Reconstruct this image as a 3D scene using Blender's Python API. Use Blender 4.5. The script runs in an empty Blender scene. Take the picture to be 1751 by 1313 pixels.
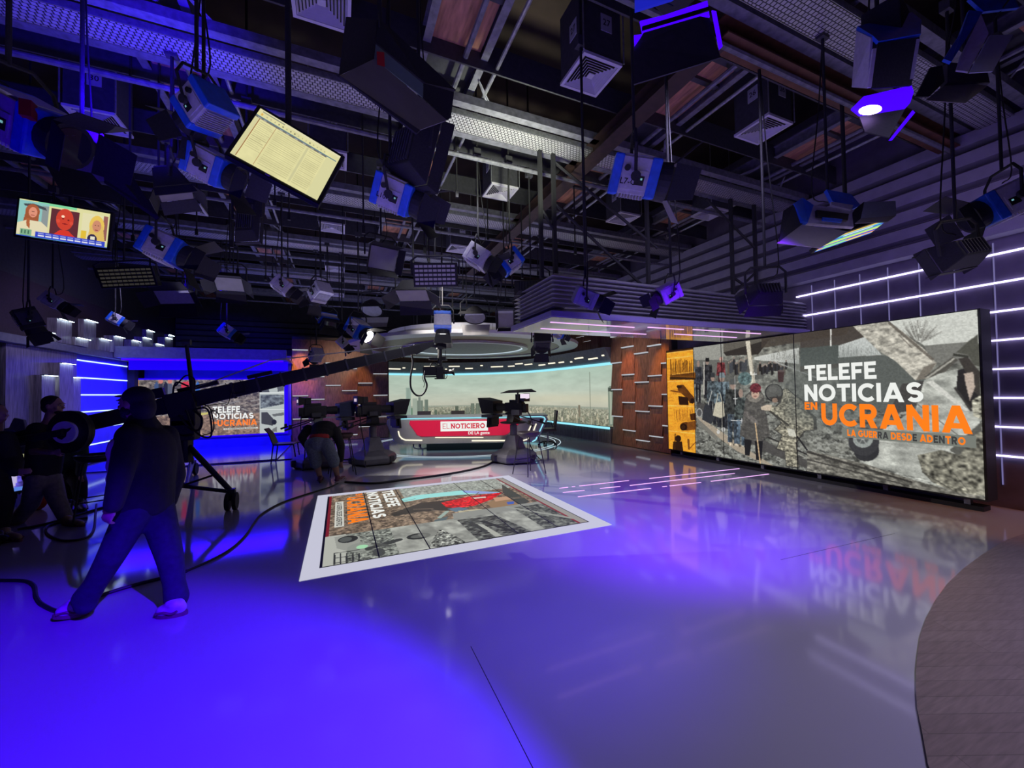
import bpy, bmesh, math, random
import numpy as np
from mathutils import Vector, Matrix
random.seed(7)
SC = bpy.context.scene
COL = SC.collection
# ------------------------------------------------------------------ camera
CAM_H = 1.62; YAW = 23.4; PITCH = 1.2; ROLL = -0.95
FPX = 680.0; CX, CY = 875.5, 656.5
_y, _p, _r = math.radians(YAW), math.radians(PITCH), math.radians(ROLL)
FV = Vector((math.sin(_y)*math.cos(_p), math.cos(_y)*math.cos(_p), math.sin(_p)))
_r0 = Vector((math.cos(_y), -math.sin(_y), 0.0)); _u0 = _r0.cross(FV)
RV = _r0*math.cos(_r) + _u0*math.sin(_r)
UV = -_r0*math.sin(_r) + _u0*math.cos(_r)
EYE = Vector((0, 0, CAM_H))
cam = bpy.data.cameras.new('camera'); co = bpy.data.objects.new('camera', cam); COL.objects.link(co)
cam.sensor_width = 36.0; cam.lens = FPX*36.0/1751.0; cam.clip_start = 0.05; cam.clip_end = 100
m = Matrix((RV, UV, -FV)).transposed().to_4x4(); m.translation = EYE
co.matrix_world = m
SC.camera = co
# points of the place, found from where the photograph shows them
def ray(x, y): return FV + RV*((x-CX)/FPX) - UV*((y-CY)/FPX)
def at_z(x, y, z=0.0):
    d = ray(x, y); return EYE + d*((z-CAM_H)/d.z)
def at_x(x, y, X):
    d = ray(x, y); return EYE + d*(X/d.x)
def at_y(x, y, Y):
    d = ray(x, y); return EYE + d*(Y/d.y)
def at_d(x, y, D): return EYE + ray(x, y)*D
# ------------------------------------------------------------------ view
SC.view_settings.view_transform = 'Standard'; SC.view_settings.look = 'None'
SC.view_settings.gamma = 1.0; SC.view_settings.exposure = 0.0
SC.view_settings.use_curve_mapping = False
W = bpy.data.worlds.new('studio_ambient'); SC.world = W; W.use_nodes = True
W.node_tree.nodes['Background'].inputs[0].default_value = (0.20, 0.18, 0.42, 1)
W.node_tree.nodes['Background'].inputs[1].default_value = 0.035

def lamp(name, kind, loc, target, energy, color, **kw):
    l = bpy.data.lights.new(name, kind); l.energy = energy; l.color = color
    for k, v in kw.items(): setattr(l, k, v)
    o = bpy.data.objects.new(name, l); COL.objects.link(o); o.location = loc
    d = Vector(target) - Vector(loc)
    o.rotation_euler = d.to_track_quat('-Z', 'Y').to_euler()
    return o
R = math.radians
BLUE = (0.06, 0.0, 1.0); VIOLET = (0.25, 0.12, 1.0)
# studio spots on the grid and added fill lights: blue wash over the floor in front
lamp('blue_wash_spot', 'SPOT', (1.6, -1.6, 4.6), (-1.35, 1.35, 0), 8200, (0.05, 0.0, 1.0), spot_size=R(44), spot_blend=0.4, shadow_soft_size=0.05)
lamp('blue_pool_spot', 'SPOT', (2.93, 1.45, 3.1), (3.7, 4.0, 0), 1900, (0.13, 0.0, 1.0), spot_size=R(72), spot_blend=1.0, shadow_soft_size=0.2)
lamp('blue_pool_spot', 'SPOT', (1.9, 1.6, 3.3), (1.2, 3.2, 0), 500, (0.05, 0.0, 1.0), spot_size=R(70), spot_blend=1.0, shadow_soft_size=0.1)
lamp('halo_fill', 'SPOT', (1.2, 8.0, 4.2), (3.4, 10.8, 3.1), 160, (1.0, 0.96, 0.92), spot_size=R(60), spot_blend=0.8, shadow_soft_size=0.1)  # added light to brighten the halo rim
lamp('violet_soft_spot', 'SPOT', (4.4, -1.0, 4.6), (3.3, 1.3, 0), 620, (0.56, 0.50, 1.0), spot_size=R(74), spot_blend=1.0, shadow_soft_size=0.5)
lamp('deck_soft_spot', 'SPOT', (5.5, 0.5, 4.4), (3.6, 0.6, 0), 110, (1.0, 0.82, 0.75), spot_size=R(80), spot_blend=1.0, shadow_soft_size=0.4)
lamp('blue_set_area', 'AREA', (-3.5, 13.6, 2.62), (-3.5, 13.7, 0), 200, (0.02, 0.0, 1.0), shape='RECTANGLE', size=4.0, size_y=1.6)
lamp('blue_set_front_spot', 'SPOT', (-2.6, 8.6, 4.4), (-3.6, 15.6, 1.7), 800, (0.02, 0.0, 1.0), spot_size=R(50), spot_blend=0.4, shadow_soft_size=0.2)
lamp('blue_tray_fill', 'SPOT', (-1.5, 3.6, 3.4), (-1.9, 4.8, 5.0), 700, (0.02, 0.0, 1.0), spot_size=R(80), spot_blend=0.9, shadow_soft_size=0.1)  # added upward light for the blue tint on the tray
lamp('warm_tray_fill', 'SPOT', (2.1, 4.2, 3.7), (2.1, 4.9, 5.0), 230, (0.95, 1.0, 0.72), spot_size=R(100), spot_blend=0.9, shadow_soft_size=0.1)  # added upward light standing in for warm bounce on the tray
lamp('desk_key_spot', 'SPOT', (1.6, 7.2, 4.2), (3.6, 12.0, 0.8), 420, (1.0, 0.93, 0.84), spot_size=R(46), spot_blend=0.6, shadow_soft_size=0.15)
lamp('amber_column_spot', 'SPOT', (-1.28, 14.6, 4.0), (-1.25, 15.6, 2.5), 420, (1.0, 0.42, 0.04), spot_size=R(34), spot_blend=0.8, shadow_soft_size=0.05)
lamp('amber_column_spot', 'SPOT', (0.62, 14.3, 4.0), (0.62, 15.6, 1.8), 170, (1.0, 0.48, 0.10), spot_size=R(34), spot_blend=0.8, shadow_soft_size=0.05)
lamp('red_column_spot', 'SPOT', (6.7, 9.15, 4.0), (7.62, 9.1, 1.9), 260, (1.0, 0.30, 0.08), spot_size=R(30), spot_blend=0.8, shadow_soft_size=0.05)
lamp('amber_column_spot', 'SPOT', (6.7, 7.85, 4.0), (7.62, 7.8, 1.9), 300, (1.0, 0.40, 0.03), spot_size=R(30), spot_blend=0.8, shadow_soft_size=0.05)
lamp('wood_fill_spot', 'SPOT', (0.3, 10.6, 4.3), (0.0, 15.6, 1.9), 380, (1.0, 0.62, 0.42), spot_size=R(44), spot_blend=0.8, shadow_soft_size=0.2)  # added fill that brightens the left walnut panels
lamp('wood_fill_spot', 'SPOT', (4.6, 8.2, 4.0), (7.7, 9.0, 1.8), 260, (1.0, 0.80, 0.66), spot_size=R(50), spot_blend=0.8, shadow_soft_size=0.2)  # added fill that brightens the right walnut panels
lamp('floor_fill_spot', 'SPOT', (1.6, 5.0, 4.4), (0.9, 9.2, 0), 170, (0.9, 0.88, 1.0), spot_size=R(62), spot_blend=0.8, shadow_soft_size=0.3)  # added fill for the bending person and the pedestal cameras
lamp('orange_floor_spot', 'SPOT', (6.6, 0.5, 3.6), (7.3, 2.1, 0), 150, (1.0, 0.30, 0.04), spot_size=R(40), spot_blend=0.8, shadow_soft_size=0.1)
lamp('grid_bounce_area', 'AREA', (1.5, 5.0, 2.9), (1.9, 5.0, 6.0), 46, (0.72, 0.60, 1.0), shape='RECTANGLE', size=8.0, size_y=8.0)  # added upward areas, this and the next, standing in for floor bounce
lamp('grid_bounce_area', 'AREA', (1.5, 11.0, 3.4), (1.5, 11.0, 6.0), 70, (0.55, 0.55, 0.95), shape='RECTANGLE', size=8.0, size_y=7.0)
lamp('violet_wall_spot', 'SPOT', (6.4, 0.2, 3.9), (8.0, 3.4, 3.2), 95, (0.50, 0.36, 1.0), spot_size=R(75), spot_blend=0.9, shadow_soft_size=0.3)
lamp('canopy_fill', 'SPOT', (2.9, 2.3, 4.6), (4.9, 4.5, 2.9), 210, (0.62, 0.55, 1.0), spot_size=R(75), spot_blend=0.8, shadow_soft_size=0.2)  # added light to brighten the front of the ribbed cladding
lamp('left_wall_spot', 'SPOT', (-2.8, 9.5, 4.0), (-5.7, 12.0, 2.4), 200, (0.55, 0.50, 1.0), spot_size=R(75), spot_blend=0.9, shadow_soft_size=0.3)

# ------------------------------------------------------------------ materials
def s2l(c): return c/12.92 if c <= 0.04045 else ((c+0.055)/1.055)**2.4
def srgb(r, g, b): return (s2l(r/255), s2l(g/255), s2l(b/255))
def pm(name, col, rough=0.6, metal=0.0, emit=None, es=0.0, bump=0.0, scale=30.0, var=0.0, spec=None, stretch=None):
    """a procedural material: noise varies its colour and relief"""
    mt = bpy.data.materials.new(name); mt.use_nodes = True; nt = mt.node_tree
    b = nt.nodes['Principled BSDF']
    b.inputs['Base Color'].default_value = (*col, 1); b.inputs['Roughness'].default_value = rough
    b.inputs['Metallic'].default_value = metal
    if spec is not None: b.inputs['Specular IOR Level'].default_value = spec
    if emit: b.inputs['Emission Color'].default_value = (*emit, 1); b.inputs['Emission Strength'].default_value = es
    if var or bump:
        tc = nt.nodes.new('ShaderNodeTexCoord'); mp = nt.nodes.new('ShaderNodeMapping')
        mp.inputs['Scale'].default_value = stretch or (1, 1, 1)
        nz = nt.nodes.new('ShaderNodeTexNoise'); nz.inputs['Scale'].default_value = scale; nz.inputs['Detail'].default_value = 5
        nt.links.new(tc.outputs['Object'], mp.inputs['Vector']); nt.links.new(mp.outputs['Vector'], nz.inputs['Vector'])
        if var:
            cr = nt.nodes.new('ShaderNodeValToRGB')
            cr.color_ramp.elements[0].position = 0.3; cr.color_ramp.elements[1].position = 0.7
            cr.color_ramp.elements[0].color = (*[c*(1-var) for c in col], 1)
            cr.color_ramp.elements[1].color = (*[min(1, c*(1+var)) for c in col], 1)
            nt.links.new(nz.outputs['Fac'], cr.inputs['Fac']); nt.links.new(cr.outputs['Color'], b.inputs['Base Color'])
        if bump:
            bp = nt.nodes.new('ShaderNodeBump'); bp.inputs['Strength'].default_value = bump; bp.inputs['Distance'].default_value = 0.01
            nt.links.new(nz.outputs['Fac'], bp.inputs['Height']); nt.links.new(bp.outputs['Normal'], b.inputs['Normal'])
    return mt
def em(name, col, st=1.0):
    mt = bpy.data.materials.new(name); mt.use_nodes = True; nt = mt.node_tree
    b = nt.nodes['Principled BSDF']; b.inputs['Base Color'].default_value = (0.02, 0.02, 0.02, 1)
    b.inputs['Specular IOR Level'].default_value = 0.0
    b.inputs['Emission Color'].default_value = (*col, 1); b.inputs['Emission Strength'].default_value = st
    return mt
def picture_mat():
    mt = bpy.data.materials.new('screen_picture'); mt.use_nodes = True; nt = mt.node_tree
    b = nt.nodes['Principled BSDF']; b.inputs['Base Color'].default_value = (0.01, 0.01, 0.01, 1)
    b.inputs['Roughness'].default_value = 0.4; b.inputs['Specular IOR Level'].default_value = 0.1
    a = nt.nodes.new('ShaderNodeAttribute'); a.attribute_name = 'pixels'
    nt.links.new(a.outputs['Color'], b.inputs['Emission Color']); b.inputs['Emission Strength'].default_value = 1.0
    return mt
M = {}
M['picture'] = picture_mat()
def floor_mat():
    mt = pm('polished_grey_floor', (0.34, 0.34, 0.37), 0.10, spec=0.6)
    nt = mt.node_tree; b = nt.nodes['Principled BSDF']
    tc = nt.nodes.new('ShaderNodeTexCoord'); nz = nt.nodes.new('ShaderNodeTexNoise'); nz.inputs['Scale'].default_value = 0.9; nz.inputs['Detail'].default_value = 4
    mr = nt.nodes.new('ShaderNodeMapRange'); mr.inputs['To Min'].default_value = 0.04; mr.inputs['To Max'].default_value = 0.12
    nt.links.new(tc.outputs['Object'], nz.inputs['Vector']); nt.links.new(nz.outputs['Fac'], mr.inputs['Value']); nt.links.new(mr.outputs['Result'], b.inputs['Roughness'])
    return mt
M['floor'] = floor_mat()
def plank_mat(name, c0, c1, rough, sc=(1, 1, 1), w=0.11, l=1.9):
    mt = pm(name, c0, rough); nt = mt.node_tree; b = nt.nodes['Principled BSDF']
    tc = nt.nodes.new('ShaderNodeTexCoord'); mp = nt.nodes.new('ShaderNodeMapping'); mp.inputs['Scale'].default_value = sc
    br = nt.nodes.new('ShaderNodeTexBrick'); br.inputs['Scale'].default_value = 1.0; br.inputs['Brick Width'].default_value = l; br.inputs['Row Height'].default_value = w
    br.inputs['Mortar Size'].default_value = 0.002; br.inputs['Color1'].default_value = (*c0, 1); br.inputs['Color2'].default_value = (*c1, 1); br.inputs['Mortar'].default_value = (*[v*.6 for v in c1], 1)
    nz = nt.nodes.new('ShaderNodeTexNoise'); nz.inputs['Scale'].default_value = 3.0; nz.inputs['Detail'].default_value = 8
    mp2 = nt.nodes.new('ShaderNodeMapping'); mp2.inputs['Scale'].default_value = (2, 22, 2)
    mx = nt.nodes.new('ShaderNodeMixRGB'); mx.blend_type = 'MULTIPLY'; mx.inputs['Fac'].default_value = 0.7
    nt.links.new(tc.outputs['Object'], mp.inputs['Vector']); nt.links.new(mp.outputs['Vector'], br.inputs['Vector'])
    mp.inputs['Rotation'].default_value = (0, 0, R(YAW)); mp2.inputs['Rotation'].default_value = (0, 0, R(YAW)); nt.links.new(tc.outputs['Object'], mp2.inputs['Vector']); nt.links.new(mp2.outputs['Vector'], nz.inputs['Vector'])
    nt.links.new(br.outputs['Color'], mx.inputs['Color1']); nt.links.new(nz.outputs['Fac'], mx.inputs['Color2']); nt.links.new(mx.outputs['Color'], b.inputs['Base Color'])
    return mt
M['deck'] = plank_mat('dark_plank_deck', (0.30, 0.235, 0.20), (0.26, 0.20, 0.17), 0.4)
def wood_mat(name, col, ax=(14, 14, 1.2), rough=0.4):
    return pm(name, col, rough, var=0.45, scale=3.0, stretch=ax, bump=0.15)
M['walnut'] = wood_mat('walnut_veneer', (0.21, 0.105, 0.065))
M['greywood'] = wood_mat('grey_wood_veneer', (0.26, 0.23, 0.25))
M['mdf'] = wood_mat('brown_board', (0.48, 0.22, 0.13), ax=(6, 1, 6), rough=0.7)
M['black'] = pm('black_plastic', (0.012, 0.012, 0.014), 0.45, var=0.3, scale=60)
M['blackmatte'] = pm('matt_black_steel', (0.018, 0.018, 0.022), 0.7, bump=0.2, scale=80, var=0.3)
M['darkgrey'] = pm('dark_grey_paint', (0.05, 0.05, 0.06), 0.6, var=0.2, scale=20)
M['grey'] = pm('grey_paint', (0.22, 0.22, 0.24), 0.5, var=0.15, scale=12)
M['steel'] = pm('galvanised_steel', (0.42, 0.43, 0.46), 0.42, metal=0.7, var=0.25, scale=25)
M['channel'] = pm('grey_steel_channel', (0.20, 0.20, 0.24), 0.5, metal=0.3, var=0.3, scale=15)
M['rust'] = pm('red_brown_beam_paint', (0.045, 0.024, 0.02), 0.6, var=0.3, scale=10)
M['white'] = pm('white_satin_paint', (0.62, 0.62, 0.64), 0.35, var=0.05, scale=10)
M['diffuser'] = pm('white_grille_paint', (0.60, 0.58, 0.66), 0.5, var=0.05, scale=10)
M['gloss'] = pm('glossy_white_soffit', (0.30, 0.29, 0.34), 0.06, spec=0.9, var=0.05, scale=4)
M['ribbed'] = pm('lilac_grey_cladding', (0.27, 0.26, 0.32), 0.45, var=0.12, scale=6)
M['bluepaint'] = pm('blue_lamp_housing', (0.02, 0.13, 0.72), 0.35, var=0.15, scale=20)
M['silver'] = pm('silver_lamp_panel', (0.50, 0.49, 0.55), 0.4, var=0.12, scale=30)
M['red'] = pm('red_safety_tag', (0.5, 0.02, 0.02), 0.5, var=0.1, scale=10)
M['flapgrey'] = pm('grey_barn_door', (0.24, 0.23, 0.23), 0.6, var=0.1, scale=8)
M['lens'] = pm('dark_glass_lens', (0.02, 0.02, 0.03), 0.05, spec=0.8, var=0.2, scale=20)
M['rubber'] = pm('black_rubber', (0.01, 0.01, 0.011), 0.55, var=0.2, scale=50)
M['sticker'] = pm('white_paper_sticker', (0.40, 0.40, 0.44), 0.8, var=0.08, scale=14)
M['label'] = pm('bright_white_label', (0.85, 0.85, 0.88), 0.7, var=0.05, scale=14)
M['ink'] = pm('black_ink', (0.01, 0.01, 0.01), 0.8, var=0.1, scale=10)
M['tile'] = pm('violet_grey_tile', (0.16, 0.14, 0.20), 0.45, var=0.15, scale=5)
M['bluewall'] = pm('blue_painted_set_wall', (0.08, 0.07, 0.62), 0.5, var=0.15, scale=3)
M['bluelitfloor'] = pm('blue_lit_glossy_platform', (0.05, 0.04, 0.55), 0.12, spec=0.6, var=0.08, scale=3)  # blue light falling on the platform is put into its base colour
M['led'] = em('cool_white_led', (0.62, 0.55, 1.0), 3.2)
M['ledblue'] = em('ice_blue_led', (0.45, 0.62, 1.0), 2.0)
M['spilldim'] = em('dim_violet_spill', (0.36, 0.32, 0.75), 0.45)
M['cyan'] = em('cyan_led', (0.30, 0.78, 0.92), 1.15)
M['warmled'] = em('warm_white_led', (1.0, 0.92, 0.70), 1.2)
M['pinkled'] = em('pink_led', (0.90, 0.50, 1.0), 1.3)
M['whiteled'] = em('white_led_frame', srgb(196, 196, 214), 1.0)
M['coveled'] = em('pale_cove_led', (0.75, 0.92, 1.0), 0.8)
M['paneltop'] = em('panel_top_led', (0.60, 0.64, 0.70), 0.75)
M['blocktop'] = em('block_top_led', (0.66, 0.86, 0.95), 14.0)
M['hot'] = em('lit_lamp_face', (1.0, 0.93, 0.85), 20.0)
M['hotblue'] = em('lit_blue_lamp_face', (0.55, 0.35, 1.0), 16.0)
M['blueglow'] = em('blue_lit_sheet_glow', (0.05, 0.0, 1.0), 1.4)  # glow stands in for blue lamp light falling on doors and plates
M['deskred'] = pm('glossy_red_panel', (0.55, 0.012, 0.045), 0.3, emit=(0.62, 0.015, 0.06), es=0.65, var=0.05, scale=3)
M['desk'] = pm('white_desk_shell', (0.58, 0.58, 0.56), 0.3, var=0.06, scale=4)
M['txwhite'] = em('white_lettering_light', (0.86, 0.88, 0.84), 1.0)
M['txorange'] = em('orange_lettering_light', (1.0, 0.22, 0.012), 1.0)
M['txred'] = em('red_lettering_light', (0.62, 0.015, 0.05), 1.0)
M['txdark'] = em('dark_lettering_light', (0.05, 0.05, 0.05), 1.0)
M['txgrey'] = em('grey_caption_strip_light', srgb(120, 124, 116), 1.0)
M['txwgrey'] = em('pale_caption_strip_light', srgb(205, 205, 195), 1.0)
M['skin'] = pm('skin', (0.42, 0.24, 0.17), 0.55, bump=0.1, scale=60, var=0.08)
M['hair'] = pm('dark_hair', (0.012, 0.009, 0.008), 0.7, bump=0.5, scale=90, stretch=(1, 1, .3))
M['navy'] = pm('dark_navy_cloth', (0.007, 0.006, 0.012), 0.85, bump=0.3, scale=25, var=0.3)
M['trouser'] = pm('dark_blue_trouser_cloth', (0.016, 0.014, 0.042), 0.85, bump=0.3, scale=25, var=0.25)
M['khaki'] = pm('grey_khaki_cloth', (0.20, 0.19, 0.17), 0.85, bump=0.3, scale=25, var=0.2)
M['denim'] = pm('faded_denim', (0.16, 0.20, 0.25), 0.85, bump=0.3, scale=40, var=0.25)
M['blackcloth'] = pm('black_cloth', (0.012, 0.012, 0.015), 0.85, bump=0.3, scale=25, var=0.2)
M['greencloth'] = pm('dark_green_cloth', (0.015, 0.045, 0.035), 0.85, bump=0.3, scale=25, var=0.2)
M['redcloth'] = pm('red_cloth', (0.45, 0.03, 0.03), 0.8, var=0.15, scale=25)
M['shoe'] = pm('pale_sneaker', (0.42, 0.36, 0.42), 0.6, var=0.3, scale=18)
M['sole'] = pm('dark_red_sneaker_sole', (0.16, 0.05, 0.08), 0.6, var=0.2, scale=18)
M['tanshoe'] = pm('tan_boot', (0.32, 0.24, 0.12), 0.6, var=0.2, scale=18)
M['pinkcloth'] = pm('pale_cloth', (0.42, 0.38, 0.46), 0.8, var=0.1, scale=18)
M['pedestal'] = pm('grey_pedestal_casting', (0.14, 0.135, 0.16), 0.5, var=0.12, scale=10)
M['chairgrey'] = pm('brown_grey_leather', (0.12, 0.10, 0.09), 0.5, var=0.1, scale=14)
M['seat'] = pm('dark_red_brown_seat', (0.05, 0.02, 0.018), 0.5, var=0.2, scale=14)
M['hoodblue'] = pm('navy_prompter_hood', (0.012, 0.02, 0.08), 0.5, var=0.2, scale=14)
M['corr'] = pm('dark_corrugated_cladding', (0.055, 0.055, 0.062), 0.6, var=0.2, scale=6)
M['roof'] = pm('brown_black_roof', (0.035, 0.022, 0.018), 0.9, var=0.4, scale=2)
M['slat'] = pm('grey_slatted_plinth', (0.22, 0.20, 0.20), 0.5, var=0.15, scale=6)
M['lcdgrey'] = em('dim_control_display', (0.25, 0.6, 0.7), 0.6)
M['copper'] = pm('copper_orange_paint', (0.13, 0.05, 0.025), 0.5, var=0.3, scale=9)

# ------------------------------------------------------------------ building helpers
ORG = {}
def tag(o, label=None, cat=None, group=None, kind=None):
    if label: o['label'] = label
    if cat: o['category'] = cat
    if group: o['group'] = group
    if kind: o['kind'] = kind
    return o
def thing(name, loc, label, cat, group=None, kind=None):
    o = bpy.data.objects.new(name, None); COL.objects.link(o); o.location = loc; o.empty_display_size = 0.1
    ORG[o.name] = Vector(loc)
    return tag(o, label, cat, group, kind)
def frame(origin, xa, za=(0, 0, 1)):
    """right-handed frame with given x axis and (approx.) z axis"""
    x = Vector(xa).normalized(); z = Vector(za); z = (z - x*z.dot(x)).normalized(); y = z.cross(x)
    mm = Matrix((x, y, z)).transposed().to_4x4(); mm.translation = Vector(origin); return mm
def aimframe(origin, fwd, up=(0, 0, 1)):
    """y axis = aim direction"""
    y = Vector(fwd).normalized(); z = Vector(up); z = (z - y*z.dot(y)).normalized(); x = y.cross(z)
    mm = Matrix((x, y, z)).transposed().to_4x4(); mm.translation = Vector(origin); return mm
class MB:
    def __init__(s, T=None): s.v = []; s.f = []; s.T = T or Matrix.Identity(4); s.smooth = False
    def add(s, vs, fs):
        n = len(s.v); s.v += [s.T @ Vector(v) for v in vs]; s.f += [tuple(n+i for i in f) for f in fs]; return s
    def box(s, c, d, rz=0, ax=None):
        hx, hy, hz = d[0]/2, d[1]/2, d[2]/2; c = Vector(c)
        vs = [Vector((x, y, z)) for x in (-hx, hx) for y in (-hy, hy) for z in (-hz, hz)]
        if rz: q = Matrix.Rotation(rz, 3, 'Z'); vs = [q @ v for v in vs]
        if ax is not None: vs = [ax @ v for v in vs]
        return s.add([c+v for v in vs], [(0, 1, 3, 2), (4, 6, 7, 5), (0, 4, 5, 1), (2, 3, 7, 6), (0, 2, 6, 4), (1, 5, 7, 3)])
    def bbox(s, a, b):
        return s.box([(a[i]+b[i])/2 for i in range(3)], [abs(a[i]-b[i]) for i in range(3)])
    def frustum(s, c0, d0, c1, d1):
        """rectangle d0 at c0 to rectangle d1 at c1, both in local xz planes along y"""
        vs = []
        for c, d in ((c0, d0), (c1, d1)):
            for sx, sz in ((-1, -1), (1, -1), (1, 1), (-1, 1)): vs.append((c[0]+sx*d[0]/2, c[1], c[2]+sz*d[1]/2))
        return s.add(vs, [(0, 1, 2, 3), (7, 6, 5, 4), (0, 4, 5, 1), (1, 5, 6, 2), (2, 6, 7, 3), (3, 7, 4, 0)])
    def cyl(s, a, b, r0, r1=None, n=12, cap=True):
        a, b = Vector(a), Vector(b); r1 = r0 if r1 is None else r1
        d = (b-a).normalized(); t = Vector((0, 0, 1)) if abs(d.z) < 0.9 else Vector((1, 0, 0))
        u = d.cross(t).normalized(); w = d.cross(u)
        vs = []
        for p, r in ((a, r0), (b, r1)):
            for i in range(n):
                an = 2*math.pi*i/n; vs.append(p + u*(r*math.cos(an)) + w*(r*math.sin(an)))
        fs = [(i, (i+1) % n, n+(i+1) % n, n+i) for i in range(n)]
        if cap: fs += [tuple(range(n-1, -1, -1)), tuple(range(n, 2*n))]
        return s.add(vs, fs)
    def tube(s, pts, r, n=8, closed=False):
        pts = [Vector(p) for p in pts]; vs = []; fs = []; N = len(pts); pu = None
        for i, p in enumerate(pts):
            if closed: d = pts[(i+1) % N]-pts[i-1]
            else: d = pts[min(i+1, N-1)]-pts[max(i-1, 0)]
            if d.length < 1e-9: d = Vector((0, 0, 1))
            d.normalize()
            if pu is None:
                t = Vector((0, 0, 1)) if abs(d.z) < 0.9 else Vector((1, 0, 0)); pu = d.cross(t).normalized()
            else: pu = (pu - d*pu.dot(d)).normalized()
            w = d.cross(pu)
            rr = r[i] if isinstance(r, (list, tuple)) else r
            for k in range(n):
                an = 2*math.pi*k/n; vs.append(p+pu*(rr*math.cos(an))+w*(rr*math.sin(an)))
        for i in range(N if closed else N-1):
            j = (i+1) % N
            for k in range(n): fs.append((i*n+k, i*n+(k+1) % n, j*n+(k+1) % n, j*n+k))
        if not closed: fs += [tuple(range(n-1, -1, -1)), tuple(range((N-1)*n, N*n))]
        return s.add(vs, fs)
    def prism(s, poly, d0, d1, plane='xz'):
        """polygon in a local plane extruded along the third axis from d0 to d1"""
        def P(a, b, c): return {'xz': (a, c, b), 'xy': (a, b, c), 'yz': (c, a, b)}[plane]
        n = len(poly)
        vs = [P(a, b, d0) for a, b in poly]+[P(a, b, d1) for a, b in poly]
        return s.add(vs, [tuple(range(n)), tuple(range(2*n-1, n-1, -1))]+[(i, i+n, (i+1) % n+n, (i+1) % n) for i in range(n)])
    def hexa(s, p):  # 8 corners: bottom 4 then top 4
        return s.add(p, [(3, 2, 1, 0), (4, 5, 6, 7), (0, 1, 5, 4), (1, 2, 6, 5), (2, 3, 7, 6), (3, 0, 4, 7)])
    def plate(s, p, t):
        """quad plate with thickness t along its normal"""
        p = [Vector(q) for q in p]; nn = (p[1]-p[0]).cross(p[2]-p[0]).normalized()*(t/2)
        n = len(p)
        vs = [q-nn for q in p]+[q+nn for q in p]
        return s.add(vs, [tuple(range(n-1, -1, -1)), tuple(range(n, 2*n))]+[(i, (i+1) % n, (i+1) % n+n, i+n) for i in range(n)])
    def lathe(s, prof, c=(0, 0, 0), n=48, a0=0.0, a1=2*math.pi):
        """profile (r, z) pairs about z; full turn when a1-a0 = 2 pi"""
        full = abs((a1-a0)-2*math.pi) < 1e-6; N = n if full else n+1; m_ = len(prof); vs = []; fs = []
        for i in range(N):
            an = a0+(a1-a0)*i/n
            for r, z in prof: vs.append((c[0]+r*math.cos(an), c[1]+r*math.sin(an), c[2]+z))
        for i in range(n):
            j = (i+1) % N
            for k in range(m_-1): fs.append((i*m_+k, j*m_+k, j*m_+k+1, i*m_+k+1))
        return s.add(vs, fs)
    def ell(s, c, r, ax=None, n=14, m_=9):
        c = Vector(c); vs = []; fs = []
        for i in range(m_+1):
            th = math.pi*i/m_
            for j in range(n):
                ph = 2*math.pi*j/n; v = Vector((r[0]*math.sin(th)*math.cos(ph), r[1]*math.sin(th)*math.sin(ph), r[2]*math.cos(th)))
                if ax is not None: v = ax @ v
                vs.append(c+v)
        for i in range(m_):
            for j in range(n): fs.append((i*n+j, (i+1)*n+j, (i+1)*n+(j+1) % n, i*n+(j+1) % n))
        return s.add(vs, fs)
    def build(s, name, mat, parent=None, smooth=False, bevel=0, label=None, kind=None, remesh=0, cat=None, group=None, subd=0):
        me = bpy.data.meshes.new(name)
        if parent is not None: org = ORG[parent.name]
        else: org = s.org if hasattr(s, 'org') else Vector((0, 0, 0))
        me.from_pydata([v-org for v in s.v], [], s.f); me.validate()
        me.materials.append(M[mat] if isinstance(mat, str) else mat)
        bm = bmesh.new(); bm.from_mesh(me); bmesh.ops.remove_doubles(bm, verts=bm.verts, dist=1e-5)
        bmesh.ops.recalc_face_normals(bm, faces=bm.faces); bm.to_mesh(me); bm.free()
        o = bpy.data.objects.new(name, me); COL.objects.link(o)
        if parent is not None: o.parent = parent
        else: o.location = org
        ORG[o.name] = org
        if bevel:
            md = o.modifiers.new('bevel', 'BEVEL'); md.width = bevel; md.segments = 2; md.limit_method = 'ANGLE'
        if remesh:
            md = o.modifiers.new('remesh', 'REMESH'); md.mode = 'VOXEL'; md.voxel_size = remesh; md.use_smooth_shade = True
            md = o.modifiers.new('smooth', 'SMOOTH'); md.factor = 0.5; md.iterations = 6
        if smooth: 
            for p in me.polygons: p.use_smooth = True
            if not remesh and not bevel:
                pass
        tag(o, label, cat, group, kind)
        return o
def struct(name, mb, mat, **k): return mb.build(name, mat, None, kind='structure', **k)
def smoothpath(pts, n=6):
    """Catmull-Rom through the points"""
    P = [Vector(p) for p in pts]; P = [P[0]*2-P[1]]+P+[P[-1]*2-P[-2]]; out = []
    for i in range(1, len(P)-2):
        for k in range(n):
            t = k/n; a, b, c, d = P[i-1:i+3]
            out.append(0.5*((2*b)+(c-a)*t+(2*a-5*b+4*c-d)*t*t+(3*b-a-3*c+d)*t**3))
    out.append(P[-2]); return out
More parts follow.
